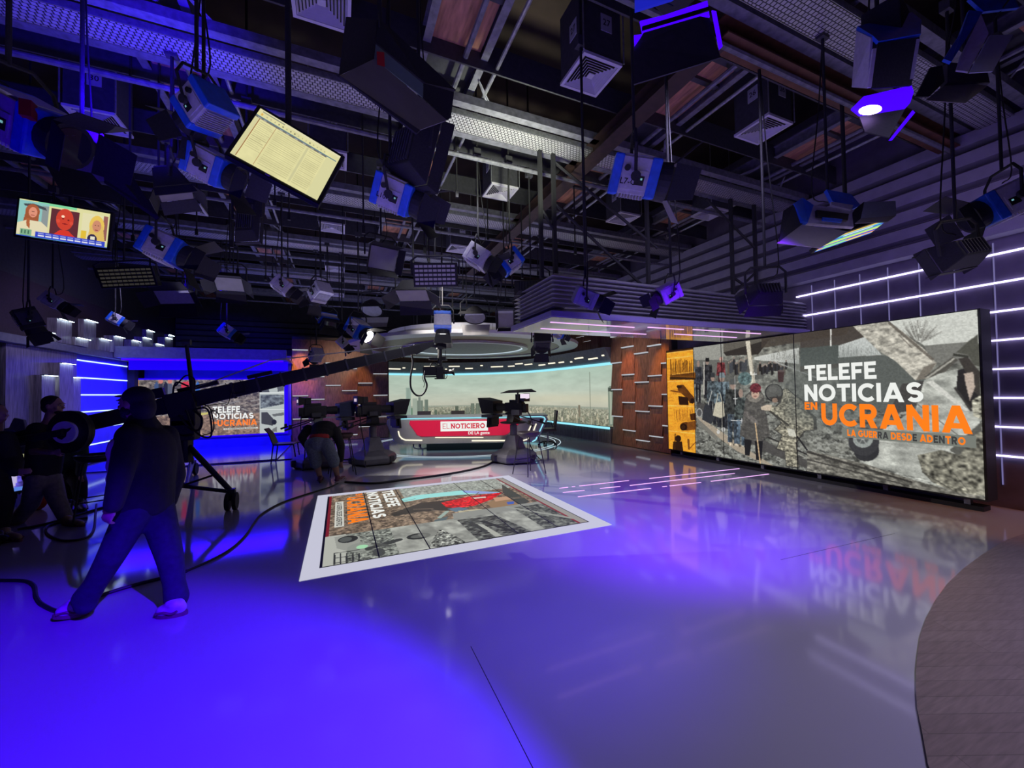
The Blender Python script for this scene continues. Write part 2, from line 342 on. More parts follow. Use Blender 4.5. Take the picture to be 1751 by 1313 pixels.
# ------------------------------------------------------------------ stroke lettering
def _arc(cx, cy, rx, ry, a0, a1, n=12):
    return [(cx+rx*math.cos(math.radians(a0+(a1-a0)*i/n)), cy+ry*math.sin(math.radians(a0+(a1-a0)*i/n))) for i in range(n+1)]
def glyph(ch, t):
    h = t/2; e = h  # centre lines inset by half the stroke
    T = 1-e
    if ch == 'T': return 0.74, [[(0, T), (.74, T)], [(.37, 0), (.37, T)]]
    if ch == 'E': return 0.66, [[(e, 0), (e, 1)], [(0, T), (.64, T)], [(0, .5), (.58, .5)], [(0, e), (.66, e)]]
    if ch == 'L': return 0.60, [[(e, 0), (e, 1)], [(0, e), (.60, e)]]
    if ch == 'F': return 0.64, [[(e, 0), (e, 1)], [(0, T), (.64, T)], [(0, .48), (.57, .48)]]
    if ch == 'N': return 0.82, [[(e, 0), (e, 1)], [(.82-e, 0), (.82-e, 1)], [(e*.9, 1-e*.4), (.82-e*.9, e*.4)]]
    if ch == 'I': return t, [[(e, 0), (e, 1)]]
    if ch == 'O': return 1.0, [_arc(.5, .5, .5-e, .5-e, 0, 360, 24)]
    if ch == 'C': return 0.86, [_arc(.5, .5, .5-e, .5-e, 45, 315, 20)]
    if ch == 'G': return 0.95, [_arc(.5, .5, .5-e, .5-e, 45, 340, 20)+[(.95-e*.6, .5)], [(.52, .47), (.95, .47)]]
    if ch == 'A': return 0.98, [('p', [(0, 0), (t*1.12, 0), (.49+t*.56, 1), (.49-t*.56, 1)]), ('p', [(.98-t*1.12, 0), (.98, 0), (.49+t*.56, 1), (.49-t*.56, 1)]), ('p', [(.17, .17), (.81, .17), (.73, .17+t*.85), (.25, .17+t*.85)])]
    if ch == 'S':
        ry = (1-t)/4; return 0.74, [_arc(.37, 1-e-ry, .37-e-.02, ry, 28, 270, 14)[:-1]+_arc(.37, e+ry, .37-e, ry, 90, -152, 14)]
    if ch == 'U': return 0.80, [[(e, 1), (e, .42)]+_arc(.4, .4, .4-e, .4-e, 180, 360, 14)+[(.8-e, .42), (.8-e, 1)]]
    if ch == 'R': return 0.76, [[(e, 0), (e, 1)], [(0, T), (.42, T)]+_arc(.42, .67, .33-e, .33-e, 90, -90, 10)+[(0, .34+e)], ('p', [(.28, .40), (.28+t*1.2, .40), (.76, 0), (.76-t*1.25, 0)])]
    if ch == 'P': return 0.74, [[(e, 0), (e, 1)], [(0, T), (.42, T)]+_arc(.42, .65, .32-e, .35-e, 90, -90, 10)+[(0, .3+e)]]
    if ch == 'D': return 0.86, [[(e, 0), (e, 1)], [(0, T), (.38, T)]+_arc(.38, .5, .48-e, .5-e, 90, -90, 14)+[(0, e)]]
    return 0.32, []
SERIF = {'E': [(0, 0), (0, 1)], 'L': [(0, 0), (0, 1)], 'N': [(0, 0), (0, 1), (2, 1)], 'T': [(1, 0)], 'I': [(0, 0), (0, 1)], 'R': [(0, 0), (0, 1)]}
def ribbon(pts, t):
    """mitred ribbon quads"""
    P = []
    for x, y in pts:
        if not P or (P[-1]-Vector((x, y))).length > 1e-4: P.append(Vector((x, y)))
    L = []; Rr = []; closed = (P[0]-P[-1]).length < 1e-6; n = len(P)
    for i in range(n):
        a = P[i-1] if i else (P[-2] if closed else None); c = P[i+1] if i < n-1 else (P[1] if closed else None)
        d0 = (P[i]-a).normalized() if a is not None else None; d1 = (c-P[i]).normalized() if c is not None else None
        if d0 is None: d0 = d1
        if d1 is None: d1 = d0
        m_ = (d0+d1)
        m_ = m_.normalized() if m_.length > 1e-6 else d1
        nn = Vector((-m_.y, m_.x)); k = nn.dot(Vector((-d0.y, d0.x))); k = max(k, .5)
        L.append(P[i]+nn*(t/2/k)); Rr.append(P[i]-nn*(t/2/k))
    return [(L[i], Rr[i], Rr[i+1], L[i+1]) for i in range(n-1)]
def word(mb, text, o, xa, ya, h, t=0.2, track=0.09, squash=1.0, serif=False, off=None, curve=None):
    """lettering: o = lower left, xa / ya unit vectors, h letter height, returns the width"""
    o, xa, ya = Vector(o), Vector(xa), Vector(ya); x = 0.0
    for ch in text:
        w, st = glyph(ch, t)
        for s_ in st:
            for q in ([[Vector(v) for v in s_[1]]] if s_[0] == 'p' else ribbon(s_, t)):
                P = [o + xa*((x+p.x)*h*squash)+ya*(p.y*h) for p in q]
                if off is not None: P = [p+off for p in P]
                mb.add(P, [(0, 1, 2, 3)])
        if serif and ch in SERIF:
            for k, top in SERIF[ch]:
                px = {0: t/2, 1: w/2, 2: w-t/2}[k]; y0 = 1-t*.45 if top else 0
                P = [o+xa*((x+px+a)*h*squash)+ya*((y0+b)*h) for a, b in ((-t*1.05, 0), (t*1.05, 0), (t*1.05, t*.45), (-t*1.05, t*.45))]
                if off is not None: P = [p+off for p in P]
                mb.add(P, [(0, 1, 2, 3)])
        x += w+track if ch != ' ' else w
    return x*h*squash
def fonttext(mb, text, o, xa, ya, size, bold=0.0, align='CENTER'):
    """small lettering taken from the built-in font"""
    cu = bpy.data.curves.new('t', 'FONT'); cu.body = text; cu.size = size; cu.align_x = align; cu.align_y = 'CENTER'; cu.offset = bold*size; cu.resolution_u = 2
    ob = bpy.data.objects.new('t', cu); me = ob.to_mesh()
    o, xa, ya = Vector(o), Vector(xa).normalized(), Vector(ya).normalized()
    vs = [o+xa*v.co.x+ya*v.co.y for v in me.vertices]; fs = [tuple(p.vertices) for p in me.polygons]
    ob.to_mesh_clear(); bpy.data.objects.remove(ob); bpy.data.curves.remove(cu)
    mb.add(vs, fs)
# ------------------------------------------------------------------ painted pictures for the screens (emitted light, vertex by vertex)
class Pic:
    def __init__(s, w, h, bg=(128, 128, 128)):
        s.w, s.h = w, h; s.a = np.ones((h, w, 3))*np.array(bg, float)
        s.X, s.Y = np.meshgrid((np.arange(w)+.5)/w, (np.arange(h)+.5)/h)   # u to the right, v downwards, both 0..1
    def blend(s, m_, c, al=1.0):
        m_ = (m_*al)[..., None] if m_.dtype != bool else (m_.astype(float)*al)[..., None]
        s.a = s.a*(1-m_)+np.array(c, float)*m_
    def polym(s, pts):
        ins = np.zeros((s.h, s.w), bool); n = len(pts)
        for i in range(n):
            x0, y0 = pts[i]; x1, y1 = pts[(i+1) % n]
            if y0 == y1: continue
            c = ((s.Y >= min(y0, y1)) & (s.Y < max(y0, y1))) & (s.X < x0+(s.Y-y0)*(x1-x0)/(y1-y0)); ins ^= c
        return ins
    def poly(s, pts, c, al=1.0): s.blend(s.polym(pts), c, al)
    def rect(s, x0, y0, x1, y1, c, al=1.0): s.blend((s.X >= x0) & (s.X < x1) & (s.Y >= y0) & (s.Y < y1), c, al)
    def ell(s, cx, cy, rx, ry, c, al=1.0): s.blend(((s.X-cx)/rx)**2+((s.Y-cy)/ry)**2 < 1, c, al)
    def line(s, x0, y0, x1, y1, t, c, al=1.0, asp=1.0):
        dx, dy = (x1-x0)*asp, y1-y0; L2 = dx*dx+dy*dy+1e-12
        u = np.clip((((s.X-x0)*asp)*dx+(s.Y-y0)*dy)/L2, 0, 1)
        d = np.hypot((s.X-x0)*asp-u*dx, s.Y-y0-u*dy); s.blend(d < t/2, c, al)
    def grad(s, y0, y1, c0, c1, x0=0, x1=1):
        m_ = (s.Y >= y0) & (s.Y < y1) & (s.X >= x0) & (s.X < x1); t = np.clip((s.Y-y0)/(y1-y0), 0, 1)[..., None]
        c = np.array(c0, float)*(1-t)+np.array(c1, float)*t; s.a = np.where(m_[..., None], c, s.a)
    def noise(s, fx, fy, seed, octv=3):
        rng = np.random.default_rng(seed); out = np.zeros((s.h, s.w)); amp = 1; tot = 0
        for o in range(octv):
            gx, gy = int(fx*2**o)+2, int(fy*2**o)+2; g = rng.random((gy, gx))
            x = s.X*(gx-1.001); y = s.Y*(gy-1.001); xi = x.astype(int); yi = y.astype(int); xf = x-xi; yf = y-yi
            xf = xf*xf*(3-2*xf); yf = yf*yf*(3-2*yf)
            out += amp*((g[yi, xi]*(1-xf)+g[yi, xi+1]*xf)*(1-yf)+(g[yi+1, xi]*(1-xf)+g[yi+1, xi+1]*xf)*yf); tot += amp; amp *= .6
        return out/tot
    def tex(s, m_, fx, fy, seed, k, octv=3):
        """texture contrast k inside the mask"""
        n = s.noise(fx, fy, seed, octv)
        if m_ is None: m_ = np.ones((s.h, s.w), bool)
        s.a = np.where(m_[..., None], s.a*(1+k*2*(n[..., None]-.5)), s.a)
    def blur(s, k=1):
        for _ in range(k):
            a = np.pad(s.a, ((1, 1), (1, 1), (0, 0)), 'edge'); s.a = (a[:-2, 1:-1]+a[2:, 1:-1]+a[1:-1, :-2]+a[1:-1, 2:]+2*a[1:-1, 1:-1])/6
    def build(s, name, fn, parent, label=None):
        """fn(u, v) -> point for arrays u, v in 0..1 (v downwards)"""
        u = s.X*1.0; v = s.Y*1.0
        u = (u-u.min())/(u.max()-u.min()); v = (v-v.min())/(v.max()-v.min())
        co_ = fn(u.ravel(), v.ravel()).astype(np.float32)-np.array(ORG[parent.name], np.float32)
        w, h = s.w, s.h; me = bpy.data.meshes.new(name); me.vertices.add(w*h); me.vertices.foreach_set('co', co_.ravel())
        i = (np.arange(h-1)[:, None]*w+np.arange(w-1)[None, :]).ravel(); q = np.stack([i, i+w, i+w+1, i+1], 1).astype(np.int32)
        nf = len(q); me.loops.add(nf*4); me.loops.foreach_set('vertex_index', q.ravel())
        me.polygons.add(nf); me.polygons.foreach_set('loop_start', np.arange(nf, dtype=np.int32)*4)
        me.update(calc_edges=True)
        c = np.clip(s.a, 0, 255)/255; c = np.where(c <= .04045, c/12.92, ((c+.055)/1.055)**2.4)
        ca = np.ones((w*h, 4), np.float32); ca[:, :3] = c.reshape(-1, 3)
        at = me.color_attributes.new('pixels', 'FLOAT_COLOR', 'POINT'); at.data.foreach_set('color', ca.ravel())
        me.materials.append(M['picture'])
        o = bpy.data.objects.new(name, me); COL.objects.link(o); o.parent = parent; ORG[o.name] = ORG[parent.name]
        if label: o['label'] = label
        return o
def flatmap(o, xa, ya):
    """o = top left corner, xa along the width, ya down the height"""
    o, xa, ya = [np.array(v, float) for v in (o, xa, ya)]
    return lambda u, v: o+u[:, None]*xa+v[:, None]*ya
# ================================================================== SETTING
fl = MB(); fl.bbox((-9, -5, -0.1), (8.2, 19.0, 0)); struct('floor', fl, 'floor')
# curved plank deck on the right, flush with the floor
dk = [(6.9, 1.79), (6.2, 1.78), (5.57, 1.73), (5.0, 1.67), (4.51, 1.60), (4.1, 1.52), (3.71, 1.43), (3.42, 1.35), (3.18, 1.27), (2.98, 1.2), (2.8, 1.13), (2.63, 1.06), (2.49, .99), (2.28, .89), (1.9, .62), (1.5, .1), (1.3, -.6), (1.4, -3), (8.0, -3), (8.0, 1.75)]
mb = MB(); mb.prism(dk, 0.002, 0.012, 'xy'); struct('trim_1', mb, 'deck', label='curved dark plank deck on the right')
mb = MB(); mb.prism([(8.0, -5), (8.2, -5), (8.2, 19), (8.0, 19)], 0, 7, 'xy'); struct('wall_right', mb, 'tile')
mb = MB(); mb.prism([(-5.9, 8), (-5.7, 8), (-5.7, 19), (-5.9, 19)], 0, 7, 'xy'); struct('wall_left', mb, 'darkgrey')
mb = MB(); mb.prism([(-9, 18.8), (8.2, 18.8), (8.2, 19), (-9, 19)], 0, 7, 'xy'); struct('wall_back', mb, 'corr')
mb = MB(); mb.prism([(-9, -5), (8.2, -5), (8.2, -4.8), (-9, -4.8)], 0, 7, 'xy'); struct('wall_front', mb, 'corr')
mb = MB(); mb.prism([(-9.2, -5), (-9, -5), (-9, 19), (-9.2, 19)], 0, 7, 'xy'); struct('wall_far_left', mb, 'corr')
mb = MB(); mb.prism([(-9, 7.8), (-5.7, 7.8), (-5.7, 8), (-9, 8)], 0, 0.02, 'xy')
mb = MB(); mb.bbox((-9, -5, 6.6), (8.2, 19, 6.8)); struct('ceiling', mb, 'roof')
# floor seams
mb = MB()
for a, b in (((805, 1105), (925, 1340)), ((1335, 957), (1530, 912))):
    p, q = at_z(*a), at_z(*b); mb.cyl(p+Vector((0, 0, -.003)), q+Vector((0, 0, -.003)), 0.004, n=6)
struct('trim_2', mb, 'ink')
# upper corrugated cladding round the set
mb = MB()
for k in range(5):
    z = 3.55+k*0.22
    mb.prism([(18.55, z), (18.62, z), (18.62, z+.21), (18.5, z+.16)], -5.6, 8.0, 'yz')
struct('trim_3', mb, 'corr')
mb = MB()
for k in range(6):
    z = 3.55+k*0.26
    mb.prism([(7.99, z), (7.84, z+.02), (7.80, z+.17), (7.99, z+.24)], -1, 18.5, 'xz')
struct('trim_4', mb, 'ribbed')
# ------------------------------------------------------------------ right wall LED lines and tile joints
t = thing('wall_light_lines', (7.98, 3, 2), 'white-violet LED light lines on the dark tiled wall around the large screen', 'light strip')
zs = [0.68, 1.06, 1.44, 1.82, 2.20, 2.58, 2.96, 3.34]
for z in zs:
    a, b = (-1.2, 4.75) if z > 2.7 else (-1.2, 2.9)
    segs = [(a, b)] if z != zs[-1] else [(a, 2.35), (2.93, b)]
    for p, q in segs:
        mb = MB(); mb.bbox((7.965, p, z-.011), (7.995, q, z+.011)); mb.build('light_line', 'led', t)
mb = MB()
for k in range(17):
    y = 4.49-k*0.37; mb.bbox((7.985, y-.006, 0.3 if y < 2.3 else 2.45), (7.995, y+.006, 3.5))
mb.build('tile_joint', 'spilldim', t, kind='stuff')  # light spill at the joints made as faintly glowing lines
# ------------------------------------------------------------------ large LED wall on the right
LW = thing('led_video_wall', (7.6, 4.9, 0), 'huge freestanding LED video wall on the right showing refugees and the white and orange headline', 'screen')
mb = MB(); mb.bbox((7.47, 2.25, 0.14), (7.75, 7.56, 2.59)); mb.build('cabinet', 'blackmatte', LW)
mb = MB(); mb.bbox((7.5, 2.3, 0), (7.7, 7.5, 0.06)); mb.build('base', 'black', LW)
for y in (2.45, 3.3, 4.2, 5.2, 6.2, 7.2):
    mb = MB(); mb.bbox((7.52, y-.03, 0.05), (7.6, y+.03, 0.15)); mb.build('foot', 'channel', LW)
Y0, Y1, ZT, ZB = 7.52, 2.27, 2.575, 0.165
P = Pic(760, 340, (116, 117, 110))
def uvp(x, y):
    q = at_x(x, y, 7.45); return ((Y0-q.y)/(Y0-Y1), (ZT-q.z)/(ZT-ZB))
def A(x, y): return uvp(1100+x*300/1313, 540+y*300/1313)
def B(x, y): return uvp(1380+x*371/1282, 500+y*380/1313)
def pa(pts, c, al=1.0, f=A): P.poly([f(*q) for q in pts], c, al)
def ea(x, y, rx, ry, c, al=1.0, f=A):
    pts = [f(x+rx*math.cos(k*.349), y+ry*math.sin(k*.349)) for k in range(18)]; P.poly(pts, c, al)
def la(x0, y0, x1, y1, t_, c, al=1.0, f=A):
    d = Vector((x1-x0, y1-y0)); n = Vector((-d.y, d.x)).normalized()*(t_/2); P.poly([f(x0+n.x, y0+n.y), f(x1+n.x, y1+n.y), f(x1-n.x, y1-n.y), f(x0-n.x, y0-n.y)], c, al)
rngp = random.Random(5)
# ground of rubble and snow
P.tex(None, 70, 40, 3, .6, 4)
P.a = np.where((P.noise(80, 60, 8, 3) > .62)[..., None] & (P.Y > .55)[..., None], P.a*.35+np.array([112, 113, 108.]), P.a)
P.a = np.where((P.noise(60, 50, 9, 3) > .62)[..., None] & (P.Y > .45)[..., None], P.a*.6, P.a)
pa([(378, 150), (1313, 40), (1313, 420), (900, 440), (400, 480)], (120, 120, 112), .8)
P.tex(P.polym([A(378, 150), A(1313, 40), A(1313, 420), A(900, 440), A(400, 480)]), 60, 40, 12, .6)
# bridge underside and pale abutment on the left
pa([(378, 232), (600, 205), (600, 430), (400, 450)], (150, 150, 142))
pa([(600, 205), (1130, 120), (1313, 100), (1313, 250), (950, 170), (880, 195), (600, 275)], (96, 92, 84))
pa([(600, 275), (880, 195), (950, 170), (860, 290), (620, 300)], (52, 48, 44))
pa([(830, 310), (1165, 240), (1165, 360), (830, 330)], (196, 198, 192))
pa([(378, 330), (600, 330), (900, 400), (900, 470), (400, 520)], (86, 86, 82), .7)
for k in range(26):   # bare trees against the sky
    x = 960+k*8; la(x, 330, x+rngp.uniform(-14, 14), 270+rngp.uniform(-25, 25), 2, (110, 108, 100), .8)
for k in range(34):   # the queue of people far back
    x = 640+k*13; 
    if 770 < x < 850: continue
    yb = 400+rngp.uniform(0, 45); c = rngp.choice([(50, 50, 52), (70, 72, 76), (40, 38, 36), (95, 88, 78)])
    h = 95 if x < 780 else 70
    pa([(x-9, yb), (x-10, yb-h*.7), (x, yb-h*.85), (x+10, yb-h*.7), (x+9, yb)], c); ea(x, yb-h*.92, 6, 8, (140, 125, 115))
pa([(1005, 410), (1055, 415), (1048, 497), (1010, 495)], (62, 40, 40)); ea(1031, 413, 26, 8, (96, 80, 78))
# pole
pa([(765, 190), (798, 188), (838, 500), (810, 505)], (205, 198, 180)); la(800, 205, 830, 500, 4, (140, 130, 115))
la(985, 345, 1313, 470, 6, (190, 192, 190))
# railway lines and walkway
pa([(400, 640), (440, 650), (960, 960), (1313, 1120), (1313, 1175), (900, 1010), (400, 700)], (74, 72, 70), .9)
pa([(400, 740), (430, 760), (760, 985), (975, 1120), (930, 1118), (700, 1010), (400, 790)], (164, 152, 134))
pa([(400, 760), (560, 905), (540, 925), (400, 800)], (120, 118, 110)); la(930, 905, 1313, 1075, 10, (46, 44, 42)); la(950, 930, 1313, 1110, 8, (150, 148, 140))
# people left of the woman
def person(x, top, h, w, coat, legs, head=(150, 130, 118), hat=None):
    pa([(x-w*.42, top+h*.16), (x+w*.42, top+h*.16), (x+w*.52, top+h*.55), (x-w*.52, top+h*.55)], coat)
    pa([(x-w*.32, top+h*.53), (x-w*.02, top+h*.53), (x-w*.05, top+h*.95), (x-w*.3, top+h*.95)], legs)
    pa([(x+w*.02, top+h*.53), (x+w*.34, top+h*.53), (x+w*.3, top+h*.97), (x+w*.06, top+h*.97)], legs)
    ea(x, top+h*.09, w*.17, h*.075, head)
    if hat: pa([(x-w*.19, top+h*.09), (x-w*.16, top), (x+w*.16, top), (x+w*.19, top+h*.09)], hat)
    P.tex(P.polym([A(x-w*.42, top+h*.16), A(x+w*.42, top+h*.16), A(x+w*.52, top+h*.55), A(x-w*.52, top+h*.55)]), 120, 50, int(x), .9)
    P.tex(P.polym([A(x-w*.4, top+h*.53), A(x+w*.4, top+h*.53), A(x+w*.3, top+h), A(x-w*.3, top+h)]), 120, 40, int(x)+1, .8)
    for k in range(3): la(x-w*.3+k*w*.26, top+h*.2, x-w*.34+k*w*.28, top+h*.54, 3, tuple(v*.6 for v in coat), .6)
person(412, 330, 330, 60, (58, 60, 66), (40, 40, 44))
person(480, 315, 320, 80, (48, 48, 50), (36, 36, 38), hat=(30, 30, 30))
person(582, 310, 250, 66, (112, 52, 54), (60, 44, 44), hat=(196, 150, 140))
person(520, 425, 400, 90, (72, 80, 84), (44, 46, 50), hat=(56, 58, 60))
person(590, 425, 430, 120, (88, 100, 106), (40, 42, 46), hat=(120, 132, 136))
la(455, 345, 455, 590, 8, (190, 186, 176))
person(672, 470, 500, 130, (54, 56, 54), (66, 76, 86), hat=(84, 86, 84))
person(730, 540, 440, 100, (66, 72, 70), (80, 94, 106))
ea(760, 470, 52, 50, (92, 112, 112)); P.tex(P.polym([A(700, 420), A(815, 420), A(815, 520), A(700, 520)]), 90, 60, 21, .6)
la(515, 560, 452, 790, 4, (210, 208, 200)); pa([(455, 680), (480, 650), (535, 760), (505, 810), (440, 775)], (52, 54, 58)); ea(420, 725, 24, 34, (160, 160, 158)); ea(420, 725, 17, 26, (84, 84, 84))
pa([(540, 650), (600, 640), (610, 750), (580, 765), (520, 745)], (190, 184, 164)); la(548, 650, 560, 580, 5, (196, 190, 172)); la(592, 645, 575, 580, 5, (196, 190, 172))
ea(562, 868, 12, 16, (200, 200, 196)); ea(600, 850, 14, 18, (190, 190, 186))
la(685, 450, 690, 665, 4, (226, 226, 224)); la(672, 620, 704, 620, 5, (226, 226, 224)); la(820, 437, 850, 437, 5, (226, 226, 224)); la(834, 422, 834, 452, 4, (226, 226, 224))
la(655, 780, 880, 792, 5, (228, 228, 226)); la(738, 765, 738, 805, 5, (226, 226, 226)); la(1175, 230, 1210, 230, 4, (220, 220, 220)); la(1190, 210, 1190, 250, 4, (220, 220, 220))
# old woman with red hat, long coat and stick
pa([(770, 590), (800, 565), (880, 562), (905, 600), (915, 700), (950, 890), (880, 935), (790, 930), (722, 890), (745, 760)], (86, 84, 80))
pa([(790, 580), (830, 620), (880, 575), (900, 610), (850, 650), (800, 640), (770, 610)], (120, 116, 108)); pa([(760, 700), (850, 780), (868, 815), (820, 800), (748, 740)], (104, 100, 96))
P.tex(P.polym([A(770, 590), A(880, 562), A(905, 600), A(950, 890), A(880, 935), A(790, 930), A(722, 890)]), 110, 80, 25, .35)
for k in range(6): la(770+k*28, 700, 765+k*34, 915, 4, (66, 64, 62), .6)
ea(838, 585, 30, 36, (188, 158, 140)); ea(838, 602, 14, 5, (120, 80, 74), .8); ea(826, 578, 5, 3, (70, 50, 46)); ea(851, 578, 5, 3, (70, 50, 46))
ea(840, 540, 42, 36, (104, 48, 54)); la(800, 562, 880, 562, 8, (84, 36, 42)); P.tex(P.polym([A(798, 505), A(882, 505), A(882, 566), A(798, 566)]), 160, 90, 27, .5)
pa([(755, 920), (812, 930), (795, 1045), (762, 1040)], (30, 30, 32)); pa([(835, 935), (895, 935), (885, 1080), (845, 1075)], (28, 28, 30)); la(838, 800, 876, 1105, 9, (200, 172, 134))
# soldier helping her
SOLD = [(1040, 560), (1075, 545), (1120, 590), (1190, 640), (1225, 720), (1270, 760), (1275, 850), (1200, 860), (1140, 950), (1160, 1130), (1070, 1120), (1060, 1010), (1000, 990), (1040, 890), (985, 850), (1040, 800), (940, 700), (930, 670), (1000, 680), (1035, 640)]
pa([(1080+(q[0]-1080)*1.13, 830+(q[1]-830)*1.03) for q in SOLD], (50, 49, 46), .85); pa(SOLD, (136, 132, 116)); P.tex(P.polym([A(*q) for q in SOLD]), 150, 110, 31, .8, 2)
ea(978, 575, 68, 68, (40, 40, 40)); ea(978, 572, 60, 60, (92, 92, 88)); ea(968, 552, 30, 24, (104, 104, 100)); pa([(940, 610), (1035, 600), (1020, 650), (975, 640)], (58, 54, 50)); ea(985, 632, 22, 18, (140, 116, 100)); la(1000, 590, 1010, 640, 5, (50, 48, 46))
pa([(1075, 840), (1130, 850), (1145, 905), (1090, 900)], (206, 204, 190)); la(1150, 900, 1300, 1105, 12, (34, 34, 34)); la(930, 700, 1090, 820, 14, (60, 58, 52)); pa([(925, 665), (965, 665), (950, 710), (885, 705), (880, 680)], (196, 180, 160))
la(1060, 545, 1090, 640, 7, (190, 184, 160)); la(1180, 690, 1240, 740, 6, (70, 68, 60)); la(1060, 1010, 1160, 1010, 5, (66, 62, 56))
pa([(378, 240), (402, 1040), (380, 1040), (360, 240)], (120, 120, 116), .0)
# ---- right half: broken bridge, wrecked van, soldier, dark title field
pa([(-40, 230), (270, 195), (420, 330), (420, 420), (-40, 470)], (74, 68, 62), f=B)
pa([(-270, 215), (260, 195), (230, 250), (-270, 330)], (70, 62, 54), .8, f=B)
pa([(-40, 330), (190, 310), (190, 420), (-40, 440)], (78, 84, 80), f=B)
pa([(185, 315), (345, 262), (440, 370), (185, 385)], (196, 200, 196), f=B)
for k in range(30): x = 190+k*8; la(x, 385, x+rngp.uniform(-10, 10), 325+rngp.uniform(-20, 15), 2, (130, 134, 130), .7, f=B)
pa([(480, 170), (1002, 95), (1015, 300), (700, 320), (600, 260)], (202, 204, 196), f=B)
for k in range(90):
    a_ = rngp.uniform(-2.7, -.5); r0 = rngp.uniform(10, 70); r1 = r0+rngp.uniform(40, 110)
    la(665+math.cos(a_)*r0, 310+math.sin(a_)*r0, 665+math.cos(a_+.1)*r1, 300+math.sin(a_+.1)*r1, 2, (110, 108, 102), .65, f=B)
pa([(690, 315), (1010, 290), (1015, 420), (740, 420)], (120, 120, 114), f=B)
pa([(185, 385), (500, 370), (720, 520), (1000, 640), (1000, 700), (380, 700), (185, 560)], (92, 96, 92), f=B)
BR = [(270, 200), (470, 172), (560, 230), (690, 335), (765, 420), (700, 505), (640, 520), (520, 405), (420, 345)]
pa(BR, (176, 172, 160), f=B); P.tex(P.polym([B(*q) for q in BR]), 90, 60, 35, .5)
la(480, 178, 745, 400, 16, (92, 86, 78), .8, f=B); la(540, 250, 620, 330, 5, (110, 104, 96), f=B); pa([(690, 440), (765, 415), (700, 510), (640, 520)], (120, 114, 104), f=B)
pa([(690, 500), (860, 380), (890, 400), (760, 520)], (84, 82, 76), f=B); la(700, 510, 870, 390, 10, (170, 168, 158), f=B)
pa([(560, 540), (700, 520), (760, 570), (600, 700), (480, 720)], (72, 70, 68), f=B)
VAN = [(690, 520), (780, 480), (890, 450), (900, 560), (960, 640), (1035, 800), (1050, 1150), (700, 1130), (380, 1060), (310, 1000), (430, 820), (640, 690)]
pa(VAN, (170, 172, 164), f=B); P.tex(P.polym([B(*q) for q in VAN]), 26, 22, 38, .35)
pa([(700, 530), (740, 520), (960, 700), (930, 700)], (206, 206, 198), f=B); pa([(890, 460), (960, 440), (1015, 560), (1010, 660), (960, 690), (880, 560)], (44, 42, 42), f=B)
la(870, 560, 970, 700, 14, (60, 58, 56), f=B); la(640, 650, 900, 850, 5, (100, 98, 94), f=B); la(400, 880, 1000, 960, 3, (140, 140, 134), f=B); la(380, 1050, 700, 1100, 3, (120, 120, 114), f=B)
ea(350, 935, 76, 62, (50, 50, 52), f=B); ea(335, 880, 92, 84, (60, 60, 62), f=B); ea(330, 865, 60, 52, (150, 156, 152), f=B); ea(328, 862, 36, 32, (92, 96, 94), f=B); ea(328, 862, 12, 10, (150, 152, 148), f=B)
for k in range(6): la(328, 862, 328+50*math.cos(k*1.05), 862+44*math.sin(k*1.05), 5, (170, 172, 168), .8, f=B)
# soldier at the edge
pa([(1008, 245), (1020, 440), (985, 430), (950, 370), (880, 355), (940, 300)], (84, 84, 76), f=B); la(860, 368, 950, 380, 14, (60, 60, 54), f=B)
pa([(890, 390), (950, 385), (985, 430), (1020, 470), (1020, 620), (960, 560), (935, 470)], (64, 60, 56), f=B); pa([(925, 480), (980, 470), (990, 560), (960, 640), (935, 540)], (188, 172, 158), f=B)
CAMO = [(650, 960), (790, 930), (900, 960), (1000, 830), (1035, 820), (1050, 1200), (900, 1190), (740, 1120), (680, 1060)]
pa([(840, 930), (1030, 760), (1040, 960), (960, 1010)], (92, 92, 86), f=B); pa(CAMO, (118, 116, 104), f=B); P.tex(P.polym([B(*q) for q in CAMO]), 120, 60, 41, .75, 2); la(680, 1060, 900, 1190, 5, (60, 58, 54), .7, f=B); la(760, 940, 960, 1180, 4, (70, 68, 62), .6, f=B)
pa([(970, 640), (1030, 600), (1035, 750), (980, 730)], (140, 138, 124), f=B); P.tex(P.polym([B(970, 640), B(1030, 600), B(1035, 750), B(980, 730)]), 150, 90, 43, 1.2)
pa([(0, 930), (340, 1010), (640, 1110), (900, 1180), (1050, 1205), (1050, 1230), (0, 1080)], (112, 110, 102), f=B); P.tex(P.polym([B(0, 930), B(1050, 1190), B(1050, 1230), B(0, 1080)]), 80, 70, 47, .8)
la(0, 940, 620, 1120, 12, (60, 58, 54), f=B); la(0, 985, 600, 1140, 8, (70, 68, 64), f=B)
pa([(-170, 120), (250, 60), (250, 195), (-170, 330)], (78, 70, 62), .0, f=B)
# soft dark field behind the headline
m_ = np.exp(-((P.X-.66)/.13)**4-((P.Y-.42)/.26)**4); P.blend(m_, (92, 98, 94), .65)
pa([(135, 215), (143, 215), (145, 318), (137, 318)], (226, 226, 220), f=B)
la(-270, 330, -170, 225, 0, (0, 0, 0), 0)
